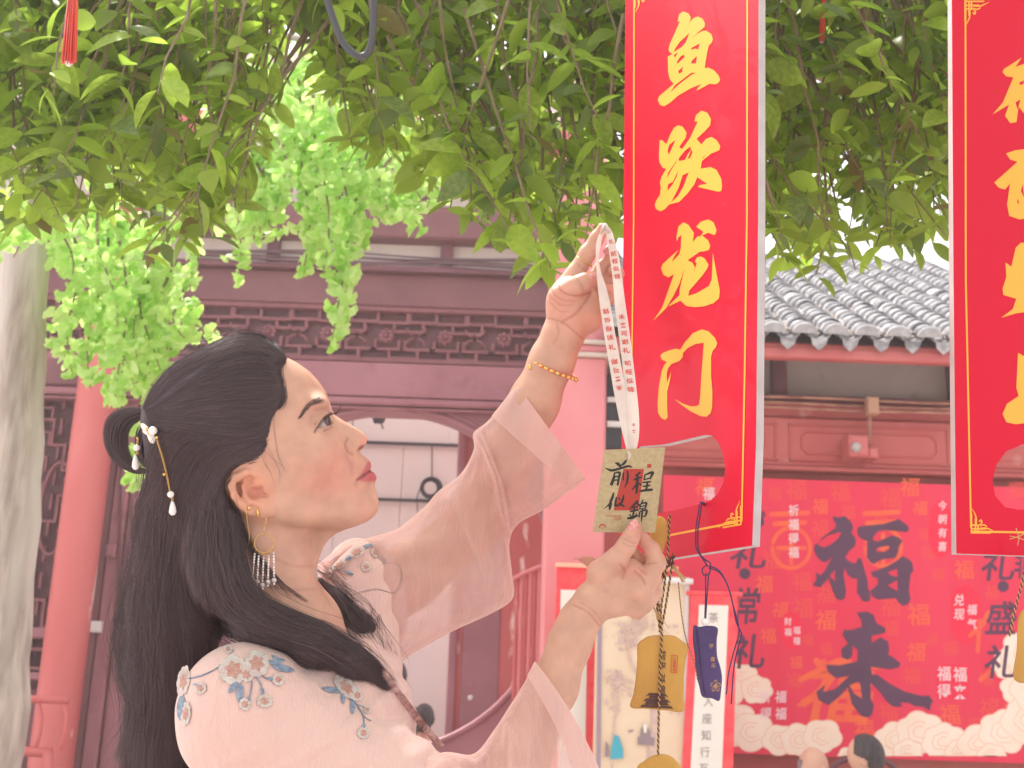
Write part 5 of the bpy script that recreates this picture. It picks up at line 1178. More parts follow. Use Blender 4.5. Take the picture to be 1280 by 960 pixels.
def ffold(t, a):
    return 6.0*math.sin(3.0*a+t*16)*math.sin(t*7+1)+3.4*math.sin(7*a-t*21+1)*math.sin(math.pi*t)+1.6*math.sin(13*a+t*34)+17.0*math.exp(-((t-0.72-0.10*math.cos(a))/0.022)**2)*(1 if math.sin(a) > 0 else 0)-8*math.exp(-((t-0.75-0.10*math.cos(a))/0.02)**2)+9.0*math.exp(-((t-0.42-0.13*math.cos(a))/0.03)**2)
loft('sleeve', far, M['sheer'], woman, fold=ffold, bow=0)
loft('sleeve_hem', far, M['hem'], woman, fold=ffold, t0=0.915, t1=1.0, grow=1.012)
near = [((440, 925, 118), (360, 1120, 118), 66), ((510, 950, 114), (460, 1150, 114), 64), ((556, 940, 104), (540, 1160, 104), 62), ((592, 942, 90), (600, 1150, 90), 60), ((617, 913, 68), (650, 1135, 68), 58), ((636, 884, 44), (695, 1110, 44), 56), ((655, 854, 18), (740, 1080, 18), 52), ((669, 828, -2), (778, 1045, -2), 46)]
def nfold(t, a):
    return 1.6*math.sin(11*a+t*30)+5.0*math.sin(3.0*a+t*12+1)*math.sin(t*6)+2.2*math.sin(6*a-t*17)+9.0*math.exp(-((t-0.30-0.08*math.cos(a))/0.025)**2)+8*math.exp(-((t-0.52-0.16*math.cos(a))/0.03)**2)
loft('sleeve', near, M['sheer'], woman, fold=nfold, bow=16)
loft('sleeve_hem', near, M['hem'], woman, fold=nfold, t0=0.90, t1=1.0, grow=1.012, bow=16)
# embroidered neckline band
M['band'] = mat('embroidered_band', (0.30, 0.13, 0.14), 0.8, (0.62, 0.40, 0.36), 160, bump=0.5, bscale=500)
mb = MB(); pth = [(446, 806), (452, 812), (466, 826), (480, 842), (508, 880), (530, 908), (552, 934)]; pth = resample(pth, 40)
V = []
for i, (x, y) in enumerate(pth):
    t = pth[min(i+1, 39)]-pth[max(i-1, 0)]; t = t/np.linalg.norm(t); nn = np.array([-t[1], t[0]])*4.6
    w = min(max(HGr(x, y), HGr(x-6, y+3)), 60)+3 if i > 8 else 34+i
    for s in (-1, 0, 1): V.append(q(x+nn[0]*s, y+nn[1]*s, w+(1.5 if s == 0 else 0)))
obj('neckline_band', uvw2world(V), [(i*3+k, i*3+k+1, i*3+k+4, i*3+k+3) for i in range(39) for k in (0, 1)], M['band'], woman, True)
# embroidery
M['petal'] = mat('white_silk_thread', (0.92, 0.85, 0.82), 0.7, (0.84, 0.66, 0.62), 90, bump=0.8, bscale=700); M['pinkt'] = mat('pink_silk_thread', (0.72, 0.33, 0.27), 0.7, (0.80, 0.50, 0.43), 240, bump=0.8, bscale=700)
M['leaft'] = mat('blue_grey_silk_thread', (0.24, 0.32, 0.48), 0.7, (0.46, 0.54, 0.68), 200, bump=0.8, bscale=700)
def surf(x, y, off, H=None): 
    H = H or HGr; return q(x, y, H(x, y)+off)
def patch(mb, pts, off, H=None, dome=1.2):
    n = len(pts); c = np.mean(np.array(pts), 0); V = [surf(c[0], c[1], off+dome, H)]
    for sc_ in (0.6, 1.0): V += [surf(c[0]+(x-c[0])*sc_, c[1]+(y-c[1])*sc_, off+dome*(0.75 if sc_ < 1 else 0), H) for x, y in pts]
    Fc = [(0, 1+i, 1+(i+1) % n) for i in range(n)]+[(1+i, 1+n+i, 1+n+(i+1) % n, 1+(i+1) % n) for i in range(n)]
    mb.add(uvw2world(V), Fc)
def flower(cx, cy, R, sx=1.0, sy=1.0, rot=0.0, n=9, H=None):
    mp = MB(); a0 = random.random(); cr_, sr_ = math.cos(rot), math.sin(rot)
    tr = lambda x, y: (cx+(x*sx)*cr_-(y*sy)*sr_, cy+(x*sx)*sr_+(y*sy)*cr_)
    for k in range(n):
        a = a0+2*math.pi*k/n; pc = (R*0.62*math.cos(a), R*0.62*math.sin(a)); rr = R*0.36*random.uniform(0.85, 1.15)
        patch(mp, [tr(pc[0]+rr*(1+0.10*math.sin(5*b))*math.cos(b), pc[1]+rr*math.sin(b)) for b in np.linspace(0, 6.283, 11)[:-1]], 1.5+0.05*k, H, 0.7)
    f = mp.build('embroidered_flower', M['petal'], robe, True)
    mc = MB(); patch(mc, [tr(R*0.52*(1+0.22*math.sin(6*b))*math.cos(b), R*0.52*(1+0.22*math.sin(6*b))*math.sin(b)) for b in np.linspace(0, 6.283, 25)[:-1]], 2.4, H, 0.7)
    mc.build('embroidered_flower_centre', M['pinkt'], robe, True)
def eleaf(cx, cy, L, rot, wd=0.28, H=None):
    mp = MB(); a = math.radians(rot)
    pts = []
    for t in np.linspace(-1, 1, 9): pts.append((t*L/2, wd*L/2*(1-t*t)**0.7))
    for t in np.linspace(1, -1, 9)[1:-1]: pts.append((t*L/2, -wd*L/2*(1-t*t)**0.7))
    patch(mp, [(cx+x*math.cos(a)-y*math.sin(a), cy+x*math.sin(a)+y*math.cos(a)) for x, y in pts], 1.4, H); mp.build('embroidered_leaf', M['leaft'], robe, True)
def estem(pts, r=0.8):
    mp = MB(); P_ = resample(pts, 12); mp.tube([uvw2world([surf(x, y, 1.0)])[0] for x, y in P_], r*RU, 5); mp.build('embroidered_stem', M['leaft'], robe, True)
estem([(234, 849), (258, 842), (281, 829)]); estem([(315, 851), (314, 864), (310, 876)]); estem([(319, 845), (326, 855), (328, 866)]); estem([(328, 845), (335, 849), (343, 850)]); estem([(445, 879), (453, 892), (456, 908)]); estem([(447, 884), (456, 896), (464, 901)], 0.6); estem([(436, 874), (446, 880), (456, 884)], 0.5)
for a in ((292, 858, 22, 130, .36), (300, 866, 24, 97, .40), (346, 826.5, 22, -8, .34), (354, 835, 30, 12, .30), (415, 862, 26, 10, .28), (429, 872, 16, 85, .34), (441, 883, 20, 92, .32), (311, 874, 10, 100, .4), (328, 864, 10, 80, .5), (338, 848.5, 11, 10, .4), (226, 884, 34, 95, .30), (248, 857, 16, 15, .3), (345, 822, 14, 30, .3), (455, 908, 9, 95, .5), (288, 812, 10, 10, .3), (436, 697, 16, -35, .3), (460, 682, 16, -10, .3), (418, 697, 12, -50, .35), (480, 700, 12, 60, .35), (436, 716, 14, 20, .3)):
    eleaf(a[0], a[1], a[2], a[3], a[4])
for a in ((292, 837, 19), (321, 829, 17), (308, 843, 10), (229, 851, 20, 0.42, 1.0, .15), (232, 892, 16, 0.4, 1.0, .1), (250, 860, 8), (306, 880, 8), (331, 876, 9.5, 1.1, .9), (348, 849, 8), (433, 859, 17, 0.62, 1.15, -.75), (447, 869, 8), (454.5, 916, 8), (459, 887, 5), (285, 811, 6), (392, 816, 9, 1.6, .5, .3), (424, 706, 9, 1.2, .6, -.5), (446, 690, 10, 1.2, .7, -.4), (470, 690, 7), (410, 716, 6), (458, 708, 7)):
    flower(*a)
# ---------------------------------------------------------------- jewellery
M['gold'] = mat('gold', (0.72, 0.45, 0.16), 0.25, metal=1.0); M['pearl'] = mat('pearl', (0.86, 0.80, 0.80), 0.15, (0.80, 0.70, 0.72), 200, coat=0.5); M['shell'] = mat('shell_petal', (0.88, 0.78, 0.74), 0.35); M['crystal'] = mat('clear_bead', (0.62, 0.52, 0.55), 0.08, spec=1.0); M['redcord'] = mat('red_cord', (0.62, 0.06, 0.03), 0.6, (0.75, 0.16, 0.05), 300)
def wtube(mb, P, r, n=6, closed=False): mb.tube([uvw2world([q(*p)])[0] for p in P], [x*RU for x in r] if hasattr(r, '__len__') else r*RU, n)
def wsph(mb, p, r, nu=10, nv=7):
    rr = r if hasattr(r, '__len__') else (r, r, r)
    mb.sph(uvw2world([q(*p)])[0], [x*RU for x in rr], nu, nv, np.stack([RIGHT, UPV, FWD]))
we = 84
er = thing('earring', uvw2world([q(330, 651, we)])[0], 'gold hoop earring with five strings of pale beads hanging below the ear', 'earring')
mb = MB(); wtube(mb, [(330+12*math.cos(a), 679+12*math.sin(a), we) for a in np.linspace(0, 2*math.pi, 33)], 0.65)
for a in np.linspace(0.3, 2.84, 7): wtube(mb, [(330+13.2*math.cos(a)+1.3*math.cos(b), 679+13.2*math.sin(a)+1.3*math.sin(b), we) for b in np.linspace(0, 6.28, 9)], 0.35, 4)
mb.build('hoop', M['gold'], er, True)
mb = MB(); wtube(mb, [(331, 645, we), (333, 650, we), (331.5, 656, we), (330, 662, we), (330, 667, we)], 0.45, 5); wsph(mb, (331, 657.5, we), 1.1); mb.build('hook', M['gold'], er, True)
for (xt, yt, xb, yb) in ((318.5, 691, 315.5, 722), (323.5, 694, 321.5, 724), (329.5, 696, 328, 728), (336, 694, 335, 724), (342, 690, 342.5, 722)):
    n_ = 9
    for k in range(n_):
        t = (k+0.5)/n_; mb = MB(); wsph(mb, (xt+(xb-xt)*t, yt+(yb-yt)*t, we), (1.35, 1.75, 1.35), 8, 6); mb.build('bead', M['pearl'] if k % 4 else M['crystal'], er, True)
    mb = MB(); wsph(mb, (xb, yb+3.5, we), (3.2, 3.4, 3.0), 8, 5); mb.build('crystal_bead', M['crystal'], er); mb = MB(); wsph(mb, (xb, yb+8, we), 1.5, 8, 5); mb.build('bead', M['pearl'], er, True)
mb = MB(); wsph(mb, (322, 641, 80), (1.9, 4.2, 2)); wsph(mb, (321.6, 637.5, 80), 1.6); wsph(mb, (322.5, 645, 80), 1.6)
tag(mb.build('ear_stud', M['gold'], None, True, loc=uvw2world([q(322, 641, 80)])[0]), 'small gold stud at the lower rim of the ear', 'earring')
mb = MB(); wtube(mb, [(310, 633, 82), (308, 640, 84), (309, 652, 78), (311.5, 668, 74), (310.5, 687, 74)], 0.55, 5); wsph(mb, (311.5, 635, 83), (2.2, 3.0, 1.5))
tag(mb.build('threader_earring', M['gold'], None, True, loc=uvw2world([q(310, 640, 80)])[0]), 'thin gold thread earring hanging behind the hoop earring', 'earring')
hpn = lambda x, y: HGh(x, y)+4
hw = max(hpn(186, 540), 40)
hpin = thing('hairpin', uvw2world([q(186, 540, hw)])[0], 'white shell flower hairpin with pearl and gold chain drop at the hair bun', 'hairpin')
for (cx, cy, L_, rot, wd) in ((181, 536, 17, 50, .45), (188, 546, 18, 65, .5), (184, 541, 13, 20, .55)):
    a = math.radians(rot); pts = [(t*L_/2, wd*L_/2*(1-t*t)**0.5*(0.6+0.4*(t+1)/2)) for t in np.linspace(-1, 1, 9)]+[(t*L_/2, -wd*L_/2*(1-t*t)**0.5) for t in np.linspace(1, -1, 9)[1:-1]]
    c = q(cx, cy, hw+4); V = [c+np.array([0, 0, 1.5])]+[c+np.array([x*math.cos(a)-y*math.sin(a), x*math.sin(a)+y*math.cos(a), -1.0]) for x, y in pts]+[c+np.array([0, 0, -2.5])]; n_ = len(pts)
    obj('petal', uvw2world(V), [(0, 1+i, 1+(i+1) % n_) for i in range(n_)]+[(n_+1, 1+(i+1) % n_, 1+i) for i in range(n_)], M['shell'], hpin)
for (x, y, r, m_) in ((191, 538.5, 5.3, 'pearl'), (184, 537, 2.4, 'gold'), (186, 541, 1.8, 'gold'), (182, 540, 1.6, 'gold'), (196, 547, 2.0, 'gold'), (205.5, 593, 2.0, 'gold'), (213.4, 618, 4.1, 'pearl'), (171, 560, 4.1, 'pearl')):
    mb = MB(); wsph(mb, (x, y, max(hpn(x, y), 34)+5), r, 14, 10); mb.build('pearl' if m_ == 'pearl' else 'gold_bead', M[m_], hpin, True)
for (x, y, L_) in ((215.8, 635, 10), (169.5, 578, 10)):
    w0 = max(hpn(x, y), 34)+4; mb = MB(); wtube(mb, [(x-0.4, y-L_, w0), (x-0.2, y-L_*0.6, w0), (x, y-L_*0.1, w0), (x+0.1, y+L_*0.5, w0), (x+0.2, y+L_*0.85, w0), (x+0.2, y+L_*0.95, w0)], [0.8, 2.4, 3.8, 4.6, 3.0, 0.6], 12); mb.build('pearl_drop', M['pearl'], hpin, True)
def chain(P0, P1, n_, parent):
    mb = MB()
    for k in range(n_):
        t = k/(n_-1); x, y = P0[0]+(P1[0]-P0[0])*t+1.5*math.sin(t*3), P0[1]+(P1[1]-P0[1])*t; w0 = max(hpn(x, y), 34)+4
        a0 = math.atan2(P1[1]-P0[1], P1[0]-P0[0]); fl = 1.0 if k % 2 else 0.35
        wtube(mb, [(x+1.5*math.cos(b)*math.cos(a0)-1.1*fl*math.sin(b)*math.sin(a0), y+1.5*math.cos(b)*math.sin(a0)+1.1*fl*math.sin(b)*math.cos(a0), w0+1.1*(1-fl)*math.sin(b)) for b in np.linspace(0, 6.28, 8)], 0.42, 4)
    mb.build('chain', M['gold'], parent, True)
chain((196, 549), (212, 613), 34, hpin); chain((171, 547), (171, 555), 5, hpin); chain((213.5, 622), (215, 625), 3, hpin); chain((171, 565), (170, 568), 3, hpin)
# bracelet
br_ = thing('bracelet', uvw2world([q(692, 462, -132)])[0], 'red cord bracelet with flat gold beads on the raised wrist', 'bracelet')
cc = q(692.5, 461, -132); ax1 = np.array([0.93, 0.40, 0.0]); ax1 /= np.linalg.norm(ax1)
loopb = [cc+ax1*33*math.cos(a)+np.array([-0.10, 0.10, 1.0])*33.5*math.sin(a) for a in np.linspace(0, 2*math.pi, 49)]
mb = MB(); mb.tube(uvw2world(loopb), 1.9*RU, 6, False); mb.build('cord', M['redcord'], br_, True)
for a in np.linspace(0.35, 2.6, 10):
    p = cc+ax1*34*math.cos(a)+np.array([-0.10, 0.10, 1.0])*35*math.sin(a); mb = MB(); mb.sph(uvw2world([p])[0], (3.6*RU, 1.2*RU, 2.6*RU), 10, 6, np.stack([RIGHT*0.9-UPV*0.4, FWD, UPV*0.9+RIGHT*0.4])); mb.build('gold_bead', M['gold'], br_, True)
mb = MB(); wsph(mb, (662.5, 459, -112), (2.6, 4.0, 1.2), 12, 8); mb.build('pendant', M['gold'], br_, True)
mb = MB(); wsph(mb, (720, 475, -122), 3.2, 10, 8); mb.build('gold_bead', M['gold'], br_, True)
# ring on the index finger
c0 = q(730.5, 327, -122); d0 = np.array([14, -21, 2.0]); d0 /= np.linalg.norm(d0); e1 = np.cross(d0, [0, 0, 1.0]); e1 /= np.linalg.norm(e1); e2 = np.cross(d0, e1)
mb = MB(); mb.tube(uvw2world([c0+(e1*math.cos(a)+e2*math.sin(a))*12.6 for a in np.linspace(0, 2*math.pi, 33)]), 0.8*RU, 6, False)
tag(mb.build('ring', M['gold'], None, True, loc=uvw2world([c0])[0]), 'thin gold ring on the index finger of the raised hand', 'ring')
# finger nails
def nail(c, d, up, L_, W_, name='fingernail'):
    c = np.array(q(*c)); d = np.array(d, float); d /= np.linalg.norm(d); up = np.array(up, float); up -= d*(up@d); up /= np.linalg.norm(up); sd = np.cross(d, up); V = []; n1, n2 = 9, 7
    for i in range(n1):
        t = i/(n1-1)
        for j in range(n2):
            s = (j/(n2-1)*2-1); wl = W_*(0.80+0.20*math.sin(t*math.pi))*(1-max(0, t-0.75)**2*7)
            V.append(c+d*((t-0.5)*L_-abs(s)**2.5*0.12*L_*(1 if t > 0.5 else -1))+sd*s*wl/2+up*(0.8-s*s*W_*0.16-((t-0.5)**2)*1.6))
    return obj(name, uvw2world(V), [(i*n2+j, i*n2+j+1, (i+1)*n2+j+1, (i+1)*n2+j) for i in range(n1-1) for j in range(n2-1)], M['gloss'], woman, True)
nail((791.5, 657, zl+31.0), (0.42, -0.9, 0.05), (-0.25, -0.1, 1), 18, 12)
nail((739, 344.5, zh+25.5), (0.9, -0.38, -0.1), (-0.2, -0.5, 1), 14, 9); nail((757, 315, zh+4.5), (-0.35, -0.6, 0.4), (-0.6, 0.1, 0.9), 10, 8); nail((722, 697.5, zl-24), (-0.95, 0.1, 0), (0.1, -0.9, 0.5), 12, 6)
# ---------------------------------------------------------------- card on its lanyard
M['card'] = mat('speckled_kraft_card', (0.46, 0.37, 0.22), 0.85, (0.40, 0.31, 0.18), 260, third=(0.16, 0.11, 0.05), thr=(0.70, 0.73), tscale=420); M['cardred'] = mat('brick_red_print', (0.42, 0.045, 0.035), 0.8, (0.36, 0.05, 0.04), 300); M['blackink'] = mat('black_ink', (0.022, 0.02, 0.022), 0.7)
M['ribbon'] = mat('white_satin_ribbon', (0.74, 0.66, 0.62), 0.5, (0.68, 0.58, 0.55), 60, bump=0.1, bscale=1500, trans=0.15); M['ribred'] = mat('red_ribbon_print', (0.62, 0.05, 0.05), 0.6)
cw = lambda px, py: -30.0-0.10*(px-741)*1.0-0.06*(py-560)
CP = Plane(atW(741, 665, -30), atW(820, 666, -44), atW(757, 562, -24))
card = thing('wish_card', CP.hit(786, 665), 'small speckled tan card with black brush characters and a red rectangle, held by thumb', 'card')
def cslab(name, pts, o0, o1, m_):
    n_ = len(pts); V = [CP.hit(a, b2, o1) for a, b2 in pts]+[CP.hit(a, b2, o0) for a, b2 in pts]
    return obj(name, V, [tuple(range(n_)), tuple(range(2*n_-1, n_-1, -1))]+[(i, (i+1) % n_, n_+(i+1) % n_, n_+i) for i in range(n_)], m_, card)
cslab('card_board', [(756, 562.5), (831.5, 559.5), (818.8, 666), (741.3, 665)], -0.0012, 0, M['card'])
cm = lambda off: (lambda px, py: CP.hit(px, py, off))
mb = MB().add([CP.hit(a, b2, 0.00012) for a, b2 in ((779.3, 586), (805, 586.3), (797.6, 638), (767, 638))], [(0, 1, 2, 3)]); mb.build('red_rectangle', M['cardred'], card)
mb = MB().add([CP.hit(a, b2, 0.00012) for a, b2 in ((809, 580), (814.3, 580), (814, 584.8), (808.7, 584.8))], [(0, 1, 2, 3)])
P_ = [CP.hit(753+3.4*math.cos(a), 659+2.6*math.sin(a), 0.00012) for a in np.linspace(math.pi*0.95, 2.05*math.pi, 12)]; Vs, Fs = stroke2d([(749.4, 660), (750, 657), (753, 655.8), (756, 657), (756.6, 660)], [1.2, 1.6, 1.8, 1.6, 1.2]); mb.add([CP.hit(*p, 0.00012) for p in Vs], Fs)
put_glyph(mb, '礼', 753, 660, 4.5, 4.5, cm(0.00013)); mb.build('red_seal', M['cardred'], card)
cc_ = lambda L_: [(740+a/7.38, 550+b2/7.38) for a, b2 in L_]
STK = [([(215,210),(245,225),(265,250)],[8,20,10]), ([(318,185),(295,215),(262,240)],[10,16,6]), ([(122,258),(180,280),(260,262),(330,242),(370,250)],[4,16,14,14,8]), ([(208,300),(200,350),(178,412)],[8,16,20]), ([(208,305),(240,298),(256,305),(248,350),(236,415)],[8,12,16,14,14]), ([(200,340),(245,336)],[9,9]), ([(190,372),(240,368)],[9,9]), ([(290,302),(286,370)],[11,9]), ([(325,285),(330,330),(322,390),(298,438)],[10,14,12,4]),
       ([(445,298),(420,318),(395,330)],[12,12,4]), ([(385,368),(420,352),(455,342)],[9,14,10]), ([(420,312),(418,400),(408,492)],[12,18,12]), ([(415,400),(392,432),(368,460)],[10,12,5]), ([(430,395),(452,415)],[8,12]), ([(488,318),(484,345),(478,368)],[9,10,8]), ([(488,322),(530,305),(562,300),(548,330),(538,358)],[8,14,16,14,8]), ([(480,366),(540,350)],[8,9]), ([(468,392),(540,384)],[10,10]), ([(470,428),(535,418)],[10,10]), ([(512,384),(505,425),(498,462)],[12,14,12]), ([(440,472),(500,462),(556,458)],[12,16,14]),
       ([(198,485),(188,530),(160,590),(108,635)],[8,16,10,3]), ([(175,550),(168,600),(162,642)],[14,20,10]), ([(225,528),(218,570),(216,610),(252,582)],[10,14,12,3]), ([(246,530),(258,552)],[6,10]), ([(292,508),(284,550),(262,590),(230,618)],[8,14,12,4]), ([(250,580),(275,600),(300,612)],[8,14,8]),
       ([(420,560),(385,600),(342,642)],[12,14,4]), ([(410,575),(432,600),(440,612)],[10,12,4]), ([(365,626),(420,614)],[9,10]), ([(352,658),(428,644)],[10,12]), ([(390,620),(384,665),(374,712)],[9,12,9]), ([(345,686),(360,704)],[7,9]), ([(415,678),(398,698)],[7,9]), ([(325,722),(370,716),(425,696)],[10,16,8]),
       ([(470,550),(462,570),(450,588)],[6,10,5]), ([(446,592),(440,635)],[9,9]), ([(446,592),(480,580),(502,582),(494,610),(488,634)],[7,10,14,10,8]), ([(448,614),(488,606)],[7,8]), ([(440,638),(490,630)],[7,8]), ([(440,660),(434,712)],[10,8]), ([(440,660),(480,648),(504,652),(496,690),(484,706),(468,700)],[8,10,14,12,8,4]), ([(466,636),(460,690),(455,752)],[9,12,6]), ([(500, 590), (508, 680)], [2, 2])]
for g in ((0, 9), (9, 21), (21, 27), (27, len(STK))):
    mb = MB()
    for k, (P_, W_) in enumerate(STK[g[0]:g[1]]):
        Vs, Fs = stroke2d(cc_(P_), [w/7.38*1.5 for w in W_], 4); mb.add([CP.hit(*p, 0.00020+0.000006*k) for p in Vs], Fs)
    mb.build('brush_character', M['blackink'], card)
mb = MB(); put_glyph(mb, 'Qiancheng', 767, 645, 19, 19, cm(0.00013)); put_glyph(mb, 'Sijin', 772, 649, 9, 9, cm(0.00013)); mb.build('small_lettering', M['cardred'], card)
lan = thing('lanyard', uvw2world([q(757, 285, -96)])[0], 'white ribbon printed with small red characters, looped from raised fingers down to the card', 'ribbon')
def ribbon(P_, name):
    R_ = resample([p for p in P_], 60); V = []; n_ = len(R_)
    for i, (x, y, w, wd, tw) in enumerate(R_):
        a = R_[max(i-1, 0)]; b2 = R_[min(i+1, n_-1)]; t = np.array([b2[0]-a[0], b2[1]-a[1]]); t /= np.linalg.norm(t)+1e-9; nn = np.array([-t[1], t[0]])
        for s in (-1, -0.33, 0.33, 1): V.append(q(x+nn[0]*s*wd/2*math.cos(tw), y+nn[1]*s*wd/2*math.cos(tw), w+s*wd/2*math.sin(tw)-0.5*s*s))
    return obj(name, uvw2world(V), [(i*4+k, i*4+k+1, i*4+k+5, i*4+k+4) for i in range(n_-1) for k in range(3)], M['ribbon'], lan, True)
RA = [(758, 288, -104, 6, .9), (752, 292, -98, 8, .9), (748, 306, -94, 8, .7), (746.8, 322, -90, 7, 1.0), (748.5, 340, -86, 9, .9), (753, 362, -82, 12, .45), (757.5, 388, -78, 13.5, .15), (762.5, 420, -72, 14, .1), (768, 450, -66, 14.5, .1), (774, 485, -58, 15, .15), (780, 520, -48, 14, .3), (785.5, 550, -37, 12, .5), (788, 568, -29, 9, .8), (787, 574, -30, 7, .9)]
RB = [(755, 284, -104, 6, .9), (760, 287, -98, 8, .6), (764, 302, -96, 10, .3), (768.5, 325, -94, 11.5, .15), (772, 350, -90, 12, .1), (775, 380, -86, 13.5, .1), (779.5, 412, -80, 14, .1), (783, 440, -74, 14, .1), (787, 475, -64, 14.5, .1), (791, 515, -50, 15, .1), (792.5, 545, -40, 13, .3), (790, 566, -31, 10, .5)]
rA = ribbon(RA, 'ribbon_strip'); rB = ribbon(RB, 'ribbon_strip')
mb = MB(); wsph(mb, (756.5, 284, -100), (4.5, 5.5, 4), 10, 8); wtube(mb, [(751, 292, -98), (756, 281, -96), (762, 291, -96)], 2.2, 8); mb.build('ribbon_knot', M['ribbon'], lan, True)
def rtext(s, R, y0, dy, sz, flip=False, par=None):
    RR = resample(R, 120); mb = MB()
    for k, ch in enumerate(s):
        y = y0+k*dy; j = int(np.argmin(abs(RR[:, 1]-y))); x, w = RR[j, 0], RR[j, 2]; t = RR[min(j+2, 119)]-RR[max(j-2, 0)]; rot = math.atan2(t[1], t[0])-math.pi/2+(math.pi if flip else 0); tw = RR[j, 4]
        put_glyph(mb, ch, x, y, sz, sz*0.85, lambda a, b2: uvw2world([q(a, b2, w+1.2+(a-x)*math.tan(min(tw, 0.6))*0.6)])[0], 0.012, 0.0, rot)
    mb.build('red_lettering', M['ribred'], par)
rtext('锦似程前', RA, 389, 11.0, 8.0, True, lan); rtext('期可来未', RA, 452, 11, 8.0, True, lan); rtext('礼', RA, 434, 0, 9, False, lan); rtext('前程似锦', RB, 317, 9.5, 7.5, False, lan); rtext('礼', RB, 302, 0, 7, False, lan); rtext('未来可期', RB, 396, 10.5, 8.0, False, lan); rtext('礼', RB, 438, 0, 9, False, lan); rtext('前程似锦', RB, 454, 11, 8.5, False, lan); rtext('未来', RB, 531, 8, 5, False, lan)
# ---------------------------------------------------------------- hanging red sign boards
M['signred'] = mat('glossy_red_print', (0.64, 0.004, 0.032), 0.42, (0.60, 0.005, 0.034), 2.0, spec=0.12, coat=0.12); M['signgold'] = mat('golden_yellow_print', (0.88, 0.40, 0.045), 0.45, spec=0.4); M['signedge'] = mat('grey_foam_board_edge', (0.46, 0.40, 0.42), 0.8, (0.54, 0.48, 0.50), 30)
VPx = -155.0
dep = lambda px, d1=1.18: d1*(945.0-VPx)/(px-VPx)
SP = Plane(atD(940, 682, dep(940)), atD(774, 708, dep(774)), atD(948, 0, dep(940)*1.0*np.dot(FWD, np.array([0, 1.0, 0]))/np.dot(ray(948, 0), np.array([0, 1.0, 0]))*1.0*np.dot(ray(940, 682), np.array([0, 1.0, 0]))/np.dot(FWD, np.array([0, 1.0, 0]))))
def signboard(SP, outline, hole, label, th, nm='hanging_sign'):
    o = thing(nm, SP.hit(*outline[2]), label, 'sign', 'red hanging sign boards'); V, Fc = fill2d([outline]+([hole] if hole else [])); n_ = len(V)
    mb = MB(); mb.add([SP.hit(*p, 0.0) for p in V], Fc); mb.add([SP.hit(*p, -th) for p in V], Fc); mb.build('board_face', M['signred'], o)
    for lp in [outline]+([hole] if hole else []):
        m_ = len(lp); mb = MB(); mb.add([SP.hit(*p, -0.0002) for p in lp]+[SP.hit(*p, -th+0.0002) for p in lp], [(i, (i+1) % m_, m_+(i+1) % m_, m_+i) for i in range(m_)]); mb.build('board_edge', M['signedge'], o)
    return o
hole1 = [(800, 558), (830, 555.5), (858, 549), (882, 543.5), (890, 544.5), (898, 553), (904, 568), (906.5, 588), (904, 604), (897, 617), (888, 626), (879, 629), (850, 636), (830, 640.5), (808, 645), (798, 640), (790, 615), (790, 580)]
sg = signboard(SP, [(782, -60), (949, -60), (948, 0), (947.5, 270), (945, 550), (940, 682), (774, 708), (777, 560), (779, 300), (781, 100)], hole1, 'red hanging sign with four golden brush characters, its D-shaped cutout behind the card', 0.010)
def brushes(o, glyphs, SP):
    for L_ in glyphs:
        V, Fc = fill2d(L_); MB().add([SP.hit(*p, 0.0004) for p in V], Fc).build('brush_character', M['signgold'], o)
sm = lambda L_, n=3: [tuple(p) for p in catmull(L_, n, True)]
k1 = crp(810, 10, 7.38); k2 = crp(810, 130, 6.86); k3 = crp(810, 265, 6.62); k4 = crp(810, 400, 7.38)
yu = [k1([(275,130),(290,60),(325,33),(375,50),(398,85),(392,125),(350,190),(408,108),(430,88),(465,80),(505,100),(528,140),(525,175),(508,190),(460,228),(398,290),(455,240),(505,212),(540,210),(585,240),(602,285),(590,320),(562,350),(545,430),(525,555),(560,552),(610,575),(655,625),(668,665),(650,695),(620,705),(570,700),(450,765),(465,735),(500,700),(400,740),(280,810),(200,880),(150,908),(115,895),(92,850),(105,815),(240,700),(205,660),(190,600),(184,450),(228,425),(200,405),(192,380),(205,330),(250,230),(300,118)]),
      k1([(385,232),(350,320),(310,365),(236,408),(262,362),(300,310)]), k1([(280,408),(240,435),(250,460)]), k1([(335,430),(340,455),(275,515),(268,500),(300,450)]), k1([(330,540),(318,570),(320,590),(290,608),(282,580)]), k1([(480,328),(465,385),(440,375),(405,385),(400,372)]), k1([(455,443),(445,510),(402,515),(405,490)]), k1([(445,598),(400,620),(290,705),(208,780),(250,715),(400,600)])]
yue = [k2([(400,150),(415,95),(460,58),(510,75),(543,130),(535,185),(490,235),(418,300),(460,348),(500,300),(545,283),(590,310),(622,360),(615,395),(580,412),(545,425),(465,490),(455,555),(540,542),(590,565),(630,640),(638,700),(630,748),(600,752),(430,712),(440,698),(510,685),(425,628),(400,690),(340,770),(270,840),(185,862),(150,900),(110,922),(70,900),(60,865),(75,825),(105,780),(112,720),(105,670),(120,620),(160,555),(130,550),(100,500),(97,440),(103,310),(125,312),(160,345),(195,260),(225,205),(260,183),(300,195),(333,245),(325,290),(270,370),(295,388),(365,290),(430,150)]),
       k2([(240,308),(180,438),(170,400),(185,350)]), k2([(368,365),(320,400),(265,470),(270,490),(320,480),(345,430),(370,395)]), k2([(375,388),(340,478),(365,460),(385,415)]), k2([(262,470),(238,500),(175,590),(165,640),(200,570)]), k2([(262,572),(215,670),(175,688),(168,748),(215,690),(250,620)]), k2([(355,578),(345,590),(300,612),(265,720),(200,845),(260,790),(310,700)]), k2([(495,432),(467,470),(480,465)])]
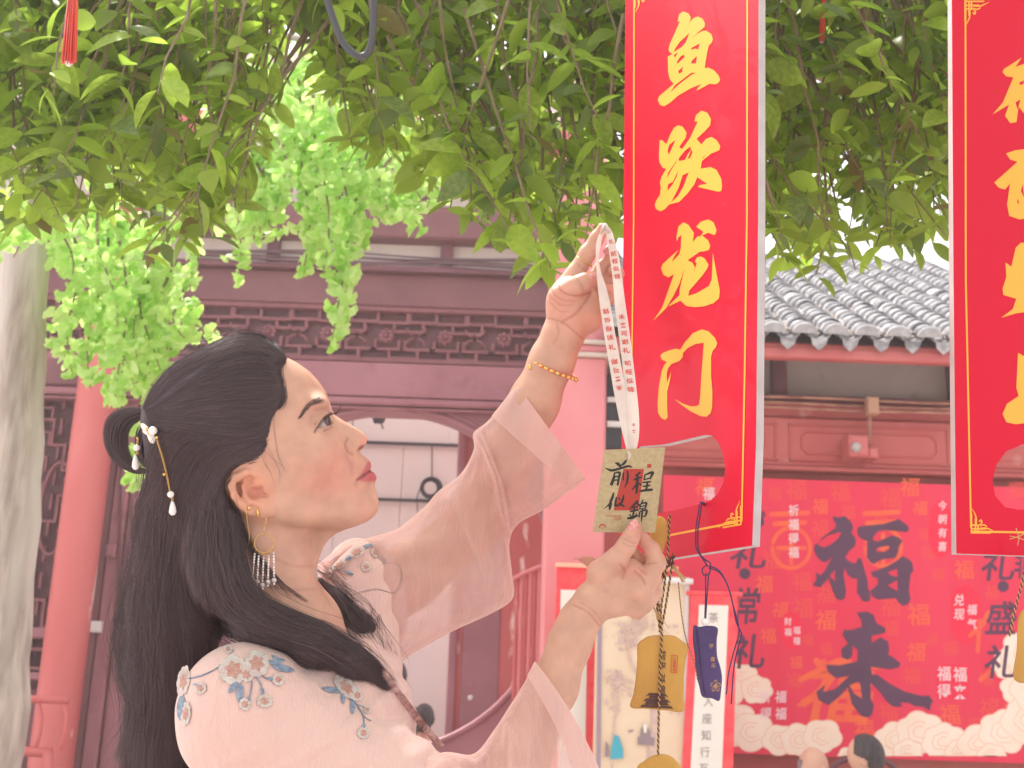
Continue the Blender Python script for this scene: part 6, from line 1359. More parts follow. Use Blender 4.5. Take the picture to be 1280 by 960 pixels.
lo_ = [k3([(240,245),(238,200),(255,120),(295,85),(335,105),(383,175),(372,250),(410,205),(440,198),(462,165),(400,122),(440,80),(500,62),(545,85),(570,150),(560,185),(545,190),(500,172),(450,195),(500,235),(518,280),(505,315),(470,325),(430,330),(330,400),(370,420),(390,460),(378,512),(405,425),(390,410),(410,375),(440,368),(470,385),(503,435),(495,465),(450,530),(345,650),(335,695),(400,675),(505,615),(530,560),(540,335),(550,400),(575,540),(597,650),(590,715),(545,755),(470,780),(390,788),(320,778),(270,735),(175,780),(180,768),(262,690),(265,640),(305,465),(260,600),(210,700),(150,800),(45,902),(120,790),(170,650),(218,515),(170,542),(130,520),(110,465),(125,430),(255,312),(215,375),(200,415),(262,350),(275,290),(278,190),(255,210)])]
men = [k4([(300,275),(340,210),(420,120),(500,87),(560,105),(620,165),(642,215),(630,250),(600,285),(585,340),(585,520),(597,660),(595,800),(580,860),(545,893),(490,888),(400,845),(300,775),(245,728),(330,775),(400,798),(450,795),(475,780),(485,700),(497,500),(518,210),(440,222),(370,258),(325,305),(322,345),(290,380),(220,405),(185,450),(175,500),(178,580),(217,478),(205,560),(180,660),(180,800),(185,900),(160,922),(125,905),(95,855),(93,760),(103,620),(130,470),(150,420),(178,388),(130,365),(116,330),(140,305),(200,280),(260,265)])]
brushes(sg, (yu, yue, lo_, men), SP)
def gold_line(o, pts, wpx, SP, name='gold_border', off=0.0004):
    for a, b2 in zip(pts[:-1], pts[1:]):
        a = np.array(a, float); b2 = np.array(b2, float); t = (b2-a)/np.linalg.norm(b2-a); n_ = np.array([-t[1], t[0]])*wpx/2
        MB().add([SP.hit(*p, off) for p in (a+n_, b2+n_, b2-n_, a-n_)], [(0, 1, 2, 3)]).build(name, M['signgold'], o)
gold_line(sg, [(793, -60), (792.5, 270), (789.5, 500), (787.5, 560)], 1.6, SP); gold_line(sg, [(934.5, -60), (934, 270), (931, 480), (927.5, 652)], 2.0, SP); gold_line(sg, [(785, 680.5), (838, 669), (922, 652.5)], 2.6, SP)
def corner(o, f, SP, off=0.00045):
    """stepped fret with a fan petal; f maps local (x right, y up, 0..30) to pixels"""
    mb = MB(); k = 0
    for P_ in ([(0, 0), (0, 24)], [(5.0, 0), (5.0, 18)], [(0, 0), (24, 0)], [(0, 5.0), (18, 5.0)], [(0, 9.5), (8, 9.5), (8, 0)]):
        for a, b2 in zip(P_[:-1], P_[1:]):
            a = np.array(a, float); b2 = np.array(b2, float); t = (b2-a)/np.linalg.norm(b2-a); n_ = np.array([-t[1], t[0]])*0.95; k += 1
            mb.add([SP.hit(*f(*p), off+k*0.00002) for p in (a+n_-t, b2+n_, b2-n_, a-n_-t)], [(0, 1, 2, 3)])
    for P_ in ([(1, 30), (5.5, 20), (6, 11)], [(30, 1), (20, 5.5), (11, 6)], [(8, 9), (12.5, 12), (12, 16), (9.5, 14)], [(9, 8), (15, 10), (19, 8)]):
        Vs, Fs = stroke2d(P_, [0.6]+[1.8]*(len(P_)-2)+[1.5]); k += 1; mb.add([SP.hit(*f(*p), off+k*0.00002) for p in Vs], Fs)
    mb.build('gold_corner', M['signgold'], o)
corner(sg, lambda x, y: (926.5-x*0.95, 655.5-y*0.98+x*0.17), SP); corner(sg, lambda x, y: (794+x*0.9, -12+y*0.9), SP)
SP2 = Plane(atD(1195, 692, 1.30), atD(1280, 694, 1.315), atD(1190, 0, 1.30*np.dot(ray(1195, 692), [0, 1, 0])/np.dot(ray(1190, 0), [0, 1, 0])))
hole2 = [(1400, 553), (1275, 557), (1258, 564), (1246, 580), (1240.5, 600), (1244, 620), (1256, 634), (1270, 637), (1400, 640)]
hole2 = [(1392, 575), (1372, 557), (1340, 553), (1290, 553), (1275, 557), (1258, 564), (1246, 580), (1240.5, 600), (1244, 620), (1256, 634), (1272, 637), (1340, 640), (1374, 637), (1393, 620), (1399, 598)]
sg2 = signboard(SP2, [(1189.5, -60), (1440, -60), (1450, 700), (1195.5, 692), (1192, 350)], hole2, 'bright red hanging sign with golden characters cut by the right picture edge', 0.010)
k5 = crp(1230, 50, 3.84); k6 = crp(1160, 350, 2.743); k7 = crp(1160, 0, 2.743)
g1_ = [k5([(88,155),(95,140),(180,85),(150,130),(200,112),(250,130),(270,250),(250,365),(200,365),(165,320),(155,395),(125,400),(100,365),(120,310),(40,358),(90,300),(140,180),(105,175)]), k5([(168,205),(190,195),(190,210),(172,218)]), k5([(150,300),(175,285),(160,335)])]
g2_ = [k5([(105,545),(150,530),(190,525),(240,540),(250,850),(170,862),(120,845),(110,790),(125,680),(165,640),(100,718),(70,710),(48,685),(160,585),(125,575)]), k5([(185,690),(192,760),(176,725)]), k5([(162,758),(168,790),(158,780)])]
g3_ = [k7([(265,900),(285,915),(300,850),(318,832),(400,840),(400,1060),(300,1075),(250,1090),(290,1060),(302,1025),(258,1012),(255,990),(268,950)])]
g4_ = [k6([(308,250),(330,262),(400,300),(420,480),(300,495),(268,488),(255,460),(270,425),(310,398),(302,370)])]
brushes(sg2, (g1_, g2_, g3_, g4_), SP2)
gold_line(sg2, [(1206.5, -60), (1207, 350), (1213.5, 660)], 2.2, SP2); gold_line(sg2, [(1213, 664.5), (1440, 668)], 2.6, SP2); corner(sg2, lambda x, y: (1214+x, 666-y+x*0.01), SP2); corner(sg2, lambda x, y: (1206+x*1.0, 2+y*1.0), SP2)
# ---------------------------------------------------------------- cords and pouches on the signs
M['goldsilk'] = mat('gold_satin', (0.56, 0.31, 0.055), 0.42, (0.48, 0.25, 0.05), 16, bump=0.3, bscale=60, sheen=0.3); M['violet'] = mat('violet_satin', (0.050, 0.030, 0.115), 0.4, (0.075, 0.040, 0.15), 20, bump=0.3, bscale=50); M['violetc'] = mat('violet_cord', (0.045, 0.022, 0.090), 0.5); M['cordb'] = mat('dark_brown_cord', (0.085, 0.035, 0.03), 0.6); M['cordg'] = mat('pale_gold_cord', (0.55, 0.34, 0.14), 0.5); M['goldprint'] = mat('old_gold_print', (0.42, 0.24, 0.12), 0.5)
def pouch(name, outline, th, w, m_, label, cat='amulet', group=None, wavy=0.0, wtilt=0.0):
    c = np.mean(np.array(outline), 0); root = thing(name, uvw2world([q(c[0], c[1], w)])[0], label, cat, group); L_ = catmull(outline, 4, True); n_ = len(L_); V = []; rings = [(1.0, 0.0), (0.985, 0.45), (0.94, 0.72), (0.8, 0.9), (0.55, 1.0), (0.25, 1.0)]
    for sgn in (1, -1):
        for sc_, hh in rings:
            for p in L_:
                x, y = c[0]+(p[0]-c[0])*sc_, c[1]+(p[1]-c[1])*sc_; V.append(q(x, y, w+wtilt*(x-c[0])+sgn*(th/2*hh+0.2)+wavy*math.sin(y*0.14+x*0.05)*hh))
    R_ = len(rings); Fc = []
    for g in (0, 1):
        o_ = g*R_*n_
        for r in range(R_-1): Fc += [(o_+r*n_+i, o_+r*n_+(i+1) % n_, o_+(r+1)*n_+(i+1) % n_, o_+(r+1)*n_+i) for i in range(n_)]
        Fc.append(tuple(o_+(R_-1)*n_+i for i in range(n_)))
    Fc += [(i, (i+1) % n_, R_*n_+(i+1) % n_, R_*n_+i) for i in range(n_)]
    obj('pouch_body', uvw2world(V), Fc, m_, root, True)
    return root
def sub_text(root, items, w, m_, name='lettering', wt=None):
    mb = MB()
    for (ch, x, y, sx, sy, rot) in items: put_glyph(mb, ch, x, y, sx, sy, lambda a, b2: uvw2world([q(a, b2, w+(wt(a, b2) if wt else 0))])[0], 0.014, 0, rot)
    return mb.build(name, m_, root)
wp = -78
pg = pouch('amulet_pouch', [(797, 806), (804, 799), (812, 795), (826, 794), (842, 794.5), (851, 800), (860, 808), (857, 825), (855, 845), (854.5, 868), (854, 889), (832, 888), (808, 886), (788, 884), (792, 866), (795, 845), (796.5, 825)], 7, wp, M['goldsilk'], 'gold satin amulet pouch with dark writing and pavilion emblem, hanging below the lowered hand', group='gold satin amulet pouches')
sub_text(pg, [(ch, 828-k*0.3, 819+k*14.5, 9, 12, 0.05) for k, ch in enumerate('前程似锦')], wp+4.6, M['cordb'])
sub_text(pg, [(ch, 843-k*0.1, 823.5+k*4.6, 4, 4.4, 0.05) for k, ch in enumerate('心想事成')], wp+4.5, M['ribred'], 'seal_lettering')
mb = MB()
for a, b2 in (((839.5, 819), (847, 819.4)), ((847, 819.4), (846, 841)), ((846, 841), (838.8, 840.6)), ((838.8, 840.6), (839.5, 819))):
    wtube(mb, [(*a, wp+4.3), (*b2, wp+4.3)], 0.35, 4)
mb.build('seal_frame', M['ribred'], pg)
mb = MB()                                         # pavilion emblem
for L_ in ([(800, 884), (803, 881), (839, 883), (842, 886)], [(806, 881), (808, 876), (834, 877.5), (836, 882)], [(803, 877), (808, 873), (834, 874.5), (839, 878.5), (836, 878), (806, 876)], [(811, 873), (812, 869.5), (831, 870.5), (832, 874)], [(807, 870), (812, 866), (831, 867), (836, 871.5), (831, 870.2), (812, 869.4)]):
    mb.add([uvw2world([q(a, b2, wp+4.3)])[0] for a, b2 in L_], [tuple(range(len(L_)))])
mb.build('pavilion_emblem', M['cordb'], pg)
pg2 = pouch('amulet_pouch', [(796, 961), (806, 951), (815, 945), (826, 942.5), (838, 945), (847, 953), (853, 965), (851, 1000), (850, 1040), (795, 1038), (797, 1000)], 7, wp, M['goldsilk'], 'gold satin amulet pouch lowest of the string, cut by the bottom edge', group='gold satin amulet pouches')
pouch('amulet_pouch', [(821, 646), (828, 646), (834, 653), (834.5, 668), (831, 684), (827, 692), (818, 684), (812, 668), (815, 655)], 12, -92, M['goldsilk'], 'folded golden satin pouch squeezed between the tan card and the sign', group='gold satin amulet pouches', wavy=2.0)
def twist(name, paths, label, cat='cord', r=1.15, ms=('cordb', 'cordg'), pitch_=7.0, amp=1.0, group=None):
    root = thing(name, uvw2world([q(*paths[0][0])])[0], label, cat, group)
    for P_ in paths:
        Lp = sum(math.dist(a[:2], b2[:2]) for a, b2 in zip(P_[:-1], P_[1:])); n_ = max(12, int(Lp/1.3)); R_ = resample(P_, n_)
        for s, m_ in enumerate(ms):
            V = []
            for i, (x, y, w) in enumerate(R_):
                a = i*1.3/pitch_*2*math.pi+s*math.pi; t = R_[min(i+1, n_-1)]-R_[max(i-1, 0)]; t = t/np.linalg.norm(t); nn = np.array([-t[1], t[0]]); V.append(q(x+nn[0]*math.cos(a)*amp, y+nn[1]*math.cos(a)*amp, w+math.sin(a)*amp))
            MB().tube(uvw2world(V), r*RU, 5).build('cord', M[m_], root, True)
    return root
tw_ = twist('braided_cord', [[(837, 643, -94), (836, 668, -92), (835, 690, -88), (830, 735, -82), (826, 765, -78), (827, 795, -72), (825, 840, -70), (823.5, 889, -70), (822.5, 945, -70)],
                             [(832, 700, -94), (826, 722, -88), (821, 742, -84), (826, 768, -79), (827.5, 800, -71)], [(842, 692, -100), (838, 720, -92), (832, 758, -84), (828, 780, -76)], [(838, 698, -90), (822, 745, -86), (825, 790, -74)]], 'brown and gold braided cords hanging from the sign to the gold pouches', r=0.95)
mb = MB()
for k in range(16): wtube(mb, [(842+random.uniform(-2, 2), 708+random.uniform(-2, 2), -88), (848+random.uniform(-2, 2), 716, -86), (855+random.uniform(-3, 3), 726+random.uniform(-3, 3), -84)], 0.5, 4)
for k in range(12): wtube(mb, [(816+random.uniform(-2, 1), 757+random.uniform(-3, 1), -76), (820, 765+random.uniform(-3, 3), -74), (823+random.uniform(-3, 3), 773+random.uniform(-3, 3), -73)], 0.4, 4)
wtube(mb, [(824, 768, -72), (832, 780, -71), (836, 785, -70)], 0.5, 4); tag(mb.build('tassel', M['cordg'], tw_, True), kind='stuff')
mb = MB()
for k in range(9): wsph(mb, (838+random.uniform(-4, 4), 702+random.uniform(-6, 6), -88), (3, 2.4, 2.4), 8, 6)
tag(mb.build('knot', M['cordb'], tw_, True), kind='stuff')
twist('thin_cord', [[(848, 728, -86), (850, 750, -84), (853, 775, -82), (858, 800, -80), (868, 830, -78), (872, 850, -76)]], 'thin brown cord hanging beside the purple pouch', r=0.55, pitch_=5, amp=0.5)
pv = pouch('amulet_pouch', [(867, 782), (874, 783.5), (885, 782), (897, 785), (896, 800), (896.5, 820), (900, 832), (902.5, 846), (901.5, 862), (899, 876), (890, 873), (878, 871), (874, 858), (870, 842), (868.5, 820), (866, 800)], 8, -80, M['violet'], 'dark purple satin amulet pouch hanging from the sign by a violet cord', wavy=1.2)
MB().tube(uvw2world([q(*p) for p in ((871, 786, -74.5), (874, 815, -74), (876, 840, -74), (881, 868, -75))]), 0.8*RU, 5).build('seam', M['violetc'], pv, True)
sub_text(pv, [(ch, 889+k*1.0, 808+k*8, 6, 6, 0.1) for k, ch in enumerate('平安喜乐')], -75.0, M['goldprint'])
mb = MB(); put_glyph(mb, '❀', 894.5, 857, 13, 15, lambda a, b2: uvw2world([q(a, b2, -75.0)])[0]); mb.build('flower_emblem', M['goldprint'], pv)
mb = MB(); wsph(mb, (881, 777, -80), 5.0, 14, 10); mb.build('white_bead', M['pearl'], pv, True)
vc = thing('violet_cord', uvw2world([q(878, 628, -70)])[0], 'violet cord looped through the sign cutout with two loose tails', 'cord')
for P_ in ([(880, 632, -86), (876, 627, -72), (873, 640, -68), (870, 660, -68), (870, 684, -68), (878, 698, -72), (885, 708, -74)], [(883, 632, -88), (878, 628, -74), (875, 645, -70), (872, 668, -70), (874, 690, -70), (884, 702, -74)],
           [(881, 700, -73), (888, 704, -72), (887, 716, -70), (880, 719, -71), (878, 711, -73), (884, 706, -74)], [(882, 716, -73), (882, 740, -76), (881, 776, -79)], [(886, 716, -73), (884, 742, -76), (882, 774, -80)],
           [(886, 708, -73), (898, 712, -76), (909, 730, -78), (916, 755, -80), (924, 788, -82), (918, 812, -84), (911, 840, -84), (908, 868, -84)], [(886, 710, -74), (900, 716, -77), (912, 738, -79), (921, 780, -82), (927, 792, -82), (918, 830, -84), (914, 880, -84)]):
    MB().tube(uvw2world([q(*p) for p in resample(P_, 26)]), 0.95*RU, 6).build('cord', M['violetc'], vc, True)
pouch('amulet_pouch', [(1273, 772), (1284, 758), (1300, 752), (1322, 757), (1332, 770), (1330, 800), (1334, 850), (1300, 853), (1268, 850), (1271, 810)], 7, -110, M['goldsilk'], 'gold satin pouch cut by the right edge below the second sign', group='gold satin amulet pouches')
twist('braided_cord', [[(1292, 668, -110), (1284, 700, -108), (1276, 735, -106), (1268, 765, -104), (1262, 795, -104)], [(1295, 668, -110), (1292, 720, -108), (1296, 760, -106)]], 'brown and gold cord with loose end under the right hand sign', r=0.9)
mb = MB()
for P_ in ([(1262, 670, -114), (1272, 672, -112), (1284, 676, -113)], [(1270, 660, -114), (1274, 672, -111), (1272, 682, -113)], [(1262, 674, -114), (1275, 670, -112), (1286, 664, -113)]): wtube(mb, P_, 0.7, 5)
tag(mb.build('string_knot', M['cordg'], None, True, loc=uvw2world([q(1272, 672, -112)])[0]), 'pale string knot on the lower border of the right hand sign', 'string')
# tassels and hose hanging from above
M['tassel'] = mat('coral_red_silk', (0.78, 0.07, 0.045), 0.45, sheen=0.4)
def tassel(px, pt, pb, wd, d, label):
    root = thing('hanging_tassel', atD(px, pt, d), label, 'tassel', 'red tassels hanging in the foliage'); mb = MB()
    for k in range(70):
        a = random.random(); x0 = px+wd*0.35*(a-0.5)+(pb-pt)*0.06; x1 = px+wd*(a-0.5); dd = random.uniform(-0.008, 0.008)
        mb.tube([atD(x0, pt, d), atD((x0+x1)/2+random.uniform(-.5, .5), (pt+pb)/2, d+dd*0.6), atD(x1, pb+random.uniform(-4, 3), d+dd)], 0.00055*d/1.5*1.3, 4)
    tag(mb.build('threads', M['tassel'], root, True), kind='stuff')
    MB().sph(atD(px, pb+1, d), 0.0045, 8, 6).build('end_bead', M['pearl'], root, True)
tassel(86, -60, 78, 19, 1.5, 'red tassel hanging in front of leaves at the top left corner'); tassel(1027, -70, 50, 6, 2.0, 'thin red tassel hanging between the two signs at the top')
M['hose'] = mat('dark_grey_hose', (0.055, 0.06, 0.075), 0.45, spec=0.6)
mb = MB().tube([atD(x, y, 1.6) for x, y in [tuple(p) for p in resample([(398, -60), (407, -10), (416, 22), (428, 52), (442, 67), (453, 71), (462, 62), (466, 40), (467, 0), (468, -60)], 40)]], 0.0048, 12)
tag(mb.build('hose_loop', M['hose'], None, True, loc=atD(453, 71, 1.6)), 'dark grey rubber hose hanging in a loop at the top of the foliage', 'hose')
# seated people far behind
def bust(px, py, Y, s, label, hairm, bald=False, face=0.0, robe_col=(0.2, 0.2, 0.25), cut=0):
    """py = top of head; s = head height in m"""
    c = atY(px, py, Y); top = np.array(c)-np.array([0, 0, 0]); hc = top-np.array([0, 0, s*0.5]); k = s/1.0
    root = thing('person', (c[0], c[1], 0), label, 'person')
    prims = []
    def E(dx, dy, dz, rx, ry, rz, kk=0.05): prims.append((np.array([dx, dy, dz])*k, np.array([rx, ry, rz])*k, kk*k))
    E(0, 0, 0.03, .33, .40, .45); E(0, -0.10*math.cos(face), -0.18, .26, .28, .32); E(0, -.42*math.cos(face), -.06, .06, .09, .10); E(0, 0.03, -.60, .19, .19, .34, .15); E(0, 0.08, -1.35, .85, .42, .62, .3); E(0, 0.08, -2.4, .72, .45, 1.1, .3); E(.33, .02, -.06, .05, .10, .13); E(-.33, .02, -.06, .05, .10, .13)
    E(.85, .0, -1.7, .22, .24, .65, .15); E(-.85, .0, -1.7, .22, .24, .65, .15)
    h = 0.05*k; xs = np.arange(-1.3*k, 1.3*k, h)
    def f(X, Y_, Z, c=None, R=0):
        F = None
        for cc2, rr, kk in prims:
            a, b2, d2 = (X-cc2[0])/rr[0], (Y_-cc2[1])/rr[1], (Z-cc2[2])/rr[2]; k0 = np.sqrt(a*a+b2*b2+d2*d2); k1 = np.sqrt((a/rr[0])**2+(b2/rr[1])**2+(d2/rr[2])**2)+1e-9; d = k0*(k0-1)/k1
            F = d if F is None else smin(F, d, kk)
        return F
    P, Qq = surface_nets(lambda X, Y_, Z, c=None, R=0: f(X/100, Y_/100, Z/100)*100, np.array([-1.3, -0.7, -3.3])*k*100, np.array([1.3, 0.8, 0.6])*k*100, h*60, 60)
    P = P/100
    ca_, sa_ = math.cos(face), math.sin(face); W_ = P@np.array([[ca_, sa_, 0], [-sa_, ca_, 0], [0, 0, 1.0]])+hc
    m_ = [skin_far, mat('seated_clothes', robe_col, 0.8), hairm]
    cz = P[Qq].mean(1); isc = cz[:, 2] < -0.78*k; ish = (cz[:, 2] > (-0.02-0.0)*k+0.35*cz[:, 1]*-1.0) & (cz[:, 1] > -0.20*k) if not bald else (cz[:, 2] < 0.18*k) & (cz[:, 2] > -0.25*k) & (cz[:, 1] > -0.02*k)
    ish &= ~isc; ish |= (cz[:, 1] > 0.08*k) & (cz[:, 2] > -0.42*k) & (cz[:, 2] < (0.2 if bald else 9)*k)
    base = WLOC[root.name]
    for nm, sel, mm in (('head', ~isc & ~ish, m_[0]), ('jacket', isc, m_[1]), ('hair', ish, m_[2])):
        Qs = Qq[sel]; used = np.unique(Qs); remap = -np.ones(len(P), int); remap[used] = np.arange(len(used)); Vn = W_[used]
        if nm == 'hair': Vn = hc+(Vn-hc)*1.05
        obj(nm, Vn, remap[Qs], mm, root, True)
    return root
skin_far = mat('skin_far', (0.60, 0.34, 0.25), 0.55); hgrey = mat('grey_hair', (0.30, 0.27, 0.28), 0.6, (0.20, 0.18, 0.19), 90, bump=1.0, bscale=120); hblk = mat('black_hair_far', (0.030, 0.022, 0.026), 0.6, (0.075, 0.055, 0.06), 60, bump=1.0, bscale=110, stretch=(1, 1, 0.3))
bust(1016, 933, 5.5, 0.185, 'bald elderly man with grey hair at the sides, seated before the red banner', hgrey, True, 0.35, (0.35, 0.33, 0.36))
bust(1081, 917, 5.3, 0.19, 'man with short black hair seated before the red banner, back of head visible', hblk, False, -2.0, (0.06, 0.06, 0.08))
bust(531, 879, 8.4, 0.20, 'dark haired person low inside the round gate, at the right', hblk, False, 2.9, (0.05, 0.05, 0.06))
bust(497, 826, 8.6, 0.20, 'dark haired person inside the round gate, just beyond the woman\'s hair', hblk, False, 2.9, (0.05, 0.05, 0.06))
P_ = [tuple(atY(a, b2, 5.75)) for a, b2 in ((1036, 975), (1044, 956), (1062, 948), (1088, 946), (1108, 952), (1122, 966), (1126, 990))]
chr_ = thing('round_back_chair', (P_[3][0], 5.6, 0), 'dark round-backed chair behind the man with black hair', 'chair')
MB().tube([tuple(p) for p in catmull(P_, 6)], 0.014, 8).build('back_rail', M['mauve_d'], chr_, True)
for i in (0, 6): MB().tube([P_[i], (P_[i][0], P_[i][1], 0.0)], 0.016, 8).build('leg', M['mauve_d'], chr_, True)
MB().box(P_[0][0], P_[6][0], 5.35, 5.78, 0.42, 0.46, 0.01).build('seat', M['mauve_d'], chr_)
# ---------------------------------------------------------------- trees
def leafmat(name, c1, c2, tr, rough=0.4, third=None):
    return mat(name, c1, rough, c2, 7.0, spec=0.45, trans=tr, contrast=(0.4, 0.6), third=third, thr=(0.55, 0.62), tscale=30)
M['leaf'] = leafmat('broad_leaf', (0.25, 0.36, 0.045), (0.34, 0.47, 0.07), 0.6, 0.35); M['leafl'] = leafmat('young_leaf', (0.42, 0.60, 0.08), (0.34, 0.52, 0.06), 0.62, 0.4); M['leafd'] = leafmat('old_leaf', (0.15, 0.23, 0.06), (0.23, 0.31, 0.10), 0.5, 0.33); M['leafb'] = leafmat('brownish_leaf', (0.20, 0.17, 0.05), (0.22, 0.20, 0.06), 0.4, 0.5)
M['gink'] = leafmat('ginkgo_leaf', (0.60, 0.84, 0.26), (0.70, 0.88, 0.38), 0.6, 0.5); M['gink2'] = leafmat('ginkgo_leaf_deep', (0.44, 0.74, 0.15), (0.54, 0.80, 0.22), 0.6, 0.5); M['berry'] = mat('yellow_fig', (0.75, 0.38, 0.02), 0.5)
def leaf_template(n=6, wd=0.36, fold=0.16, curl=0.18, tip=1.0):
    V = []; 
    for i in range(n+1):
        t = i/n; w = wd/2*(math.sin(math.pi*min(t*0.98+0.01, 1)**0.85)**0.8)*(1 if t < 0.98 else 0.2); z = -curl*t*t
        V += [(-w, t, z+fold*w*1.2), (0, t, z-0.0), (w, t, z+fold*w*1.2)]
    F_ = [(i*3+k, i*3+k+1, i*3+k+4, i*3+k+3) for i in range(n) for k in (0, 1)]
    return np.array(V), F_
LT = [leaf_template(6, 0.46, 0.35, 0.15), leaf_template(6, 0.54, 0.2, 0.30), leaf_template(6, 0.42, 0.5, -0.10), leaf_template(6, 0.50, 0.15, 0.45)]
def fan_template():
    V = [(0, 0, 0)]; n = 8; 
    for i in range(n+1):
        a = math.radians(-62+124*i/n); r = 1.0*(1-0.16*math.exp(-((i-n/2)/0.7)**2))*(1+0.03*math.sin(i*2.2)); V.append((r*math.sin(a), r*math.cos(a), 0.10*math.sin(a*3)+0.05*(i % 2)))
    return np.array(V), [(0, 1+i, 2+i) for i in range(n)]
GT = fan_template()
def basis(d, up):
    d = d/(np.linalg.norm(d)+1e-9); x = np.cross(d, up); x /= (np.linalg.norm(x)+1e-9); z = np.cross(x, d); return np.stack([x, d, z])
class LeafBag:
    def __init__(s): s.items = []
    def add(s, tmpl, pos, d, up, size, m): s.items.append((tmpl, pos, basis(np.array(d, float), np.array(up, float)), size, m))
    def flush(s, parent, name, limit=300, visible=lambda px, py: 0 < px < 1280 and 0 < py < 960):
        def score(it):
            r = it[1]-CAM; dd = r@FWD; px = 640+FPX*(r@RIGHT)/dd; py = 480-FPX*(r@UPV)/dd; return (it[3]/dd) if visible(px, py) else -1.0
        sc_ = sorted(range(len(s.items)), key=lambda i: -score(s.items[i])); top = set(sc_[:limit]); cache = {}
        rest = {}
        for i, (tm, pos, A, sz, m_) in enumerate(s.items):
            if i in top:
                key = (id(tm), m_)
                if key not in cache:
                    me = bpy.data.meshes.new(name); me.from_pydata(tm[0].tolist(), [], tm[1]); me.update(); me.materials.append(M[m_]); me.polygons.foreach_set('use_smooth', [True]*len(me.polygons)); cache[key] = me
                o = bpy.data.objects.new(name, cache[key]); COL.objects.link(o); o.parent = parent
                mw = Matrix(((A[0][0]*sz, A[1][0]*sz, A[2][0]*sz, pos[0]-WLOC[parent.name][0]), (A[0][1]*sz, A[1][1]*sz, A[2][1]*sz, pos[1]-WLOC[parent.name][1]), (A[0][2]*sz, A[1][2]*sz, A[2][2]*sz, pos[2]-WLOC[parent.name][2]), (0, 0, 0, 1)))
                o.matrix_local = mw
            else: rest.setdefault(m_, []).append(tm[0]@A*sz+pos) or rest.setdefault(m_+'#f', []).append(tm[1])
        for m_ in [k for k in rest if not k.endswith('#f')]:
            Vs, Fl = rest[m_], rest[m_+'#f']; V = np.concatenate(Vs); Fc = []; b = 0
            for v, f_ in zip(Vs, Fl): Fc.extend([tuple(i+b for i in f) for f in f_]); b += len(v)
            tag(obj('foliage', V, Fc, M[m_], parent, True), kind='stuff')
rng = np.random.default_rng(5)
def bound(px):
    xs = [-300, 0, 60, 100, 150, 185, 215, 250, 285, 300, 318, 340, 380, 400, 430, 480, 520, 545, 580, 610, 650, 700, 735, 780, 957, 1000, 1060, 1120, 1190, 1600]
    ys = [300, 285, 300, 270, 300, 325, 318, 320, 262, 240, 150, 95, 95, 130, 205, 215, 235, 235, 285, 305, 335, 350, 300, 300, 335, 368, 362, 330, 300, 300]
    return float(np.interp(px, xs, ys))
fig_base = atD(1500, 900, 3.6)
fig = thing('broadleaf_tree', (fig_base[0], fig_base[1], 0), 'glossy broadleaf tree whose drooping leafy branches fill the top of the picture', 'tree')
trunk_top = np.array([fig_base[0], fig_base[1], 2.3])
MB().tube([(fig_base[0], fig_base[1], 0), (fig_base[0]+.02, fig_base[1], 0.8), (fig_base[0]-.03, fig_base[1], 1.6), trunk_top, trunk_top+np.array([-.1, 0, .7])], [0.17, 0.13, 0.12, 0.11, 0.09], 12).build('trunk', M['bark'], fig, True)
limbs = []
for k, (tx, ty, td) in enumerate([(1150, -160, 2.6), (900, -200, 2.3), (640, -170, 2.5), (380, -190, 2.2), (120, -150, 2.4), (-150, -100, 2.2), (700, -60, 3.2), (100, 10, 3.0), (1000, 20, 3.2)]):
    e = atD(tx, ty, td); s = trunk_top+np.array([-.05, 0, .3+0.03*k]); P_ = [s+(e-s)*t+np.array([0, 0, 0.30*math.sin(math.pi*t)])+rng.normal(0, 0.03, 3) for t in np.linspace(0, 1, 9)]
    P_[-1] = e; limbs += P_[2:]; MB().tube(catmull(P_, 3), list(np.linspace(0.05, 0.012, 25)), 7).build('branch', M['bark'], fig, True)
limbs = np.array(limbs); bag = LeafBag(); tw = MB(); bz = MB()
down = -UPV*0.0+np.array([0, 0, -1.0])
def twig(px, py, d, nleaf=None, young=0.25):
    tip = atD(px, py, d); j = np.argmin(np.linalg.norm(limbs-(tip+np.array([0, 0, 0.25])), axis=1)); st = limbs[j]; L = min(np.linalg.norm(st-tip), 0.34+rng.random()*0.2)
    dirv_ = (st-tip)/np.linalg.norm(st-tip); dirv_ = dirv_*0.55+np.array([rng.normal(0, .35), rng.normal(0, .25), 0.75]); dirv_ /= np.linalg.norm(dirv_)
    P_ = [tip+dirv_*L*t+np.array([rng.normal(0, .006), rng.normal(0, .006), 0.03*t*t]) for t in np.linspace(1, 0, 6)]
    tw.tube(P_, [0.0035, 0.003, 0.0026, 0.0022, 0.0018, 0.0012], 4, False)
    n_ = nleaf or int(rng.integers(9, 15)); yg = rng.random() < young
    for k in range(n_):
        t = (k/n_)**1.3*0.85; p = tip+dirv_*L*t*0.75+rng.normal(0, .004, 3); a = k*2.4+rng.random()
        side = np.array([math.cos(a), math.sin(a)*0.8, 0.0]); dd = side*rng.uniform(0.7, 1.2)-dirv_*rng.uniform(0.0, 0.7)+np.array([0, 0, -rng.uniform(-0.35, 0.5)])
        up = np.array([rng.normal(0, .6), rng.normal(-.45, .6), 0.8]); sz = rng.uniform(0.036, 0.082)*(0.75 if k == 0 else 1.0)
        r = rng.random(); mm = ('leafl' if r < 0.6 else 'leaf') if yg else ('leaf' if r < .50 else 'leafd' if r < .74 else 'leafl' if r < .95 else 'leafb')
        bag.add(LT[int(rng.integers(0, 4))], p, dd, up, sz, mm)
    if rng.random() < 0.05: bz.sph(tip+rng.normal(0, .02, 3), 0.0045, 7, 5)
nclu = 0
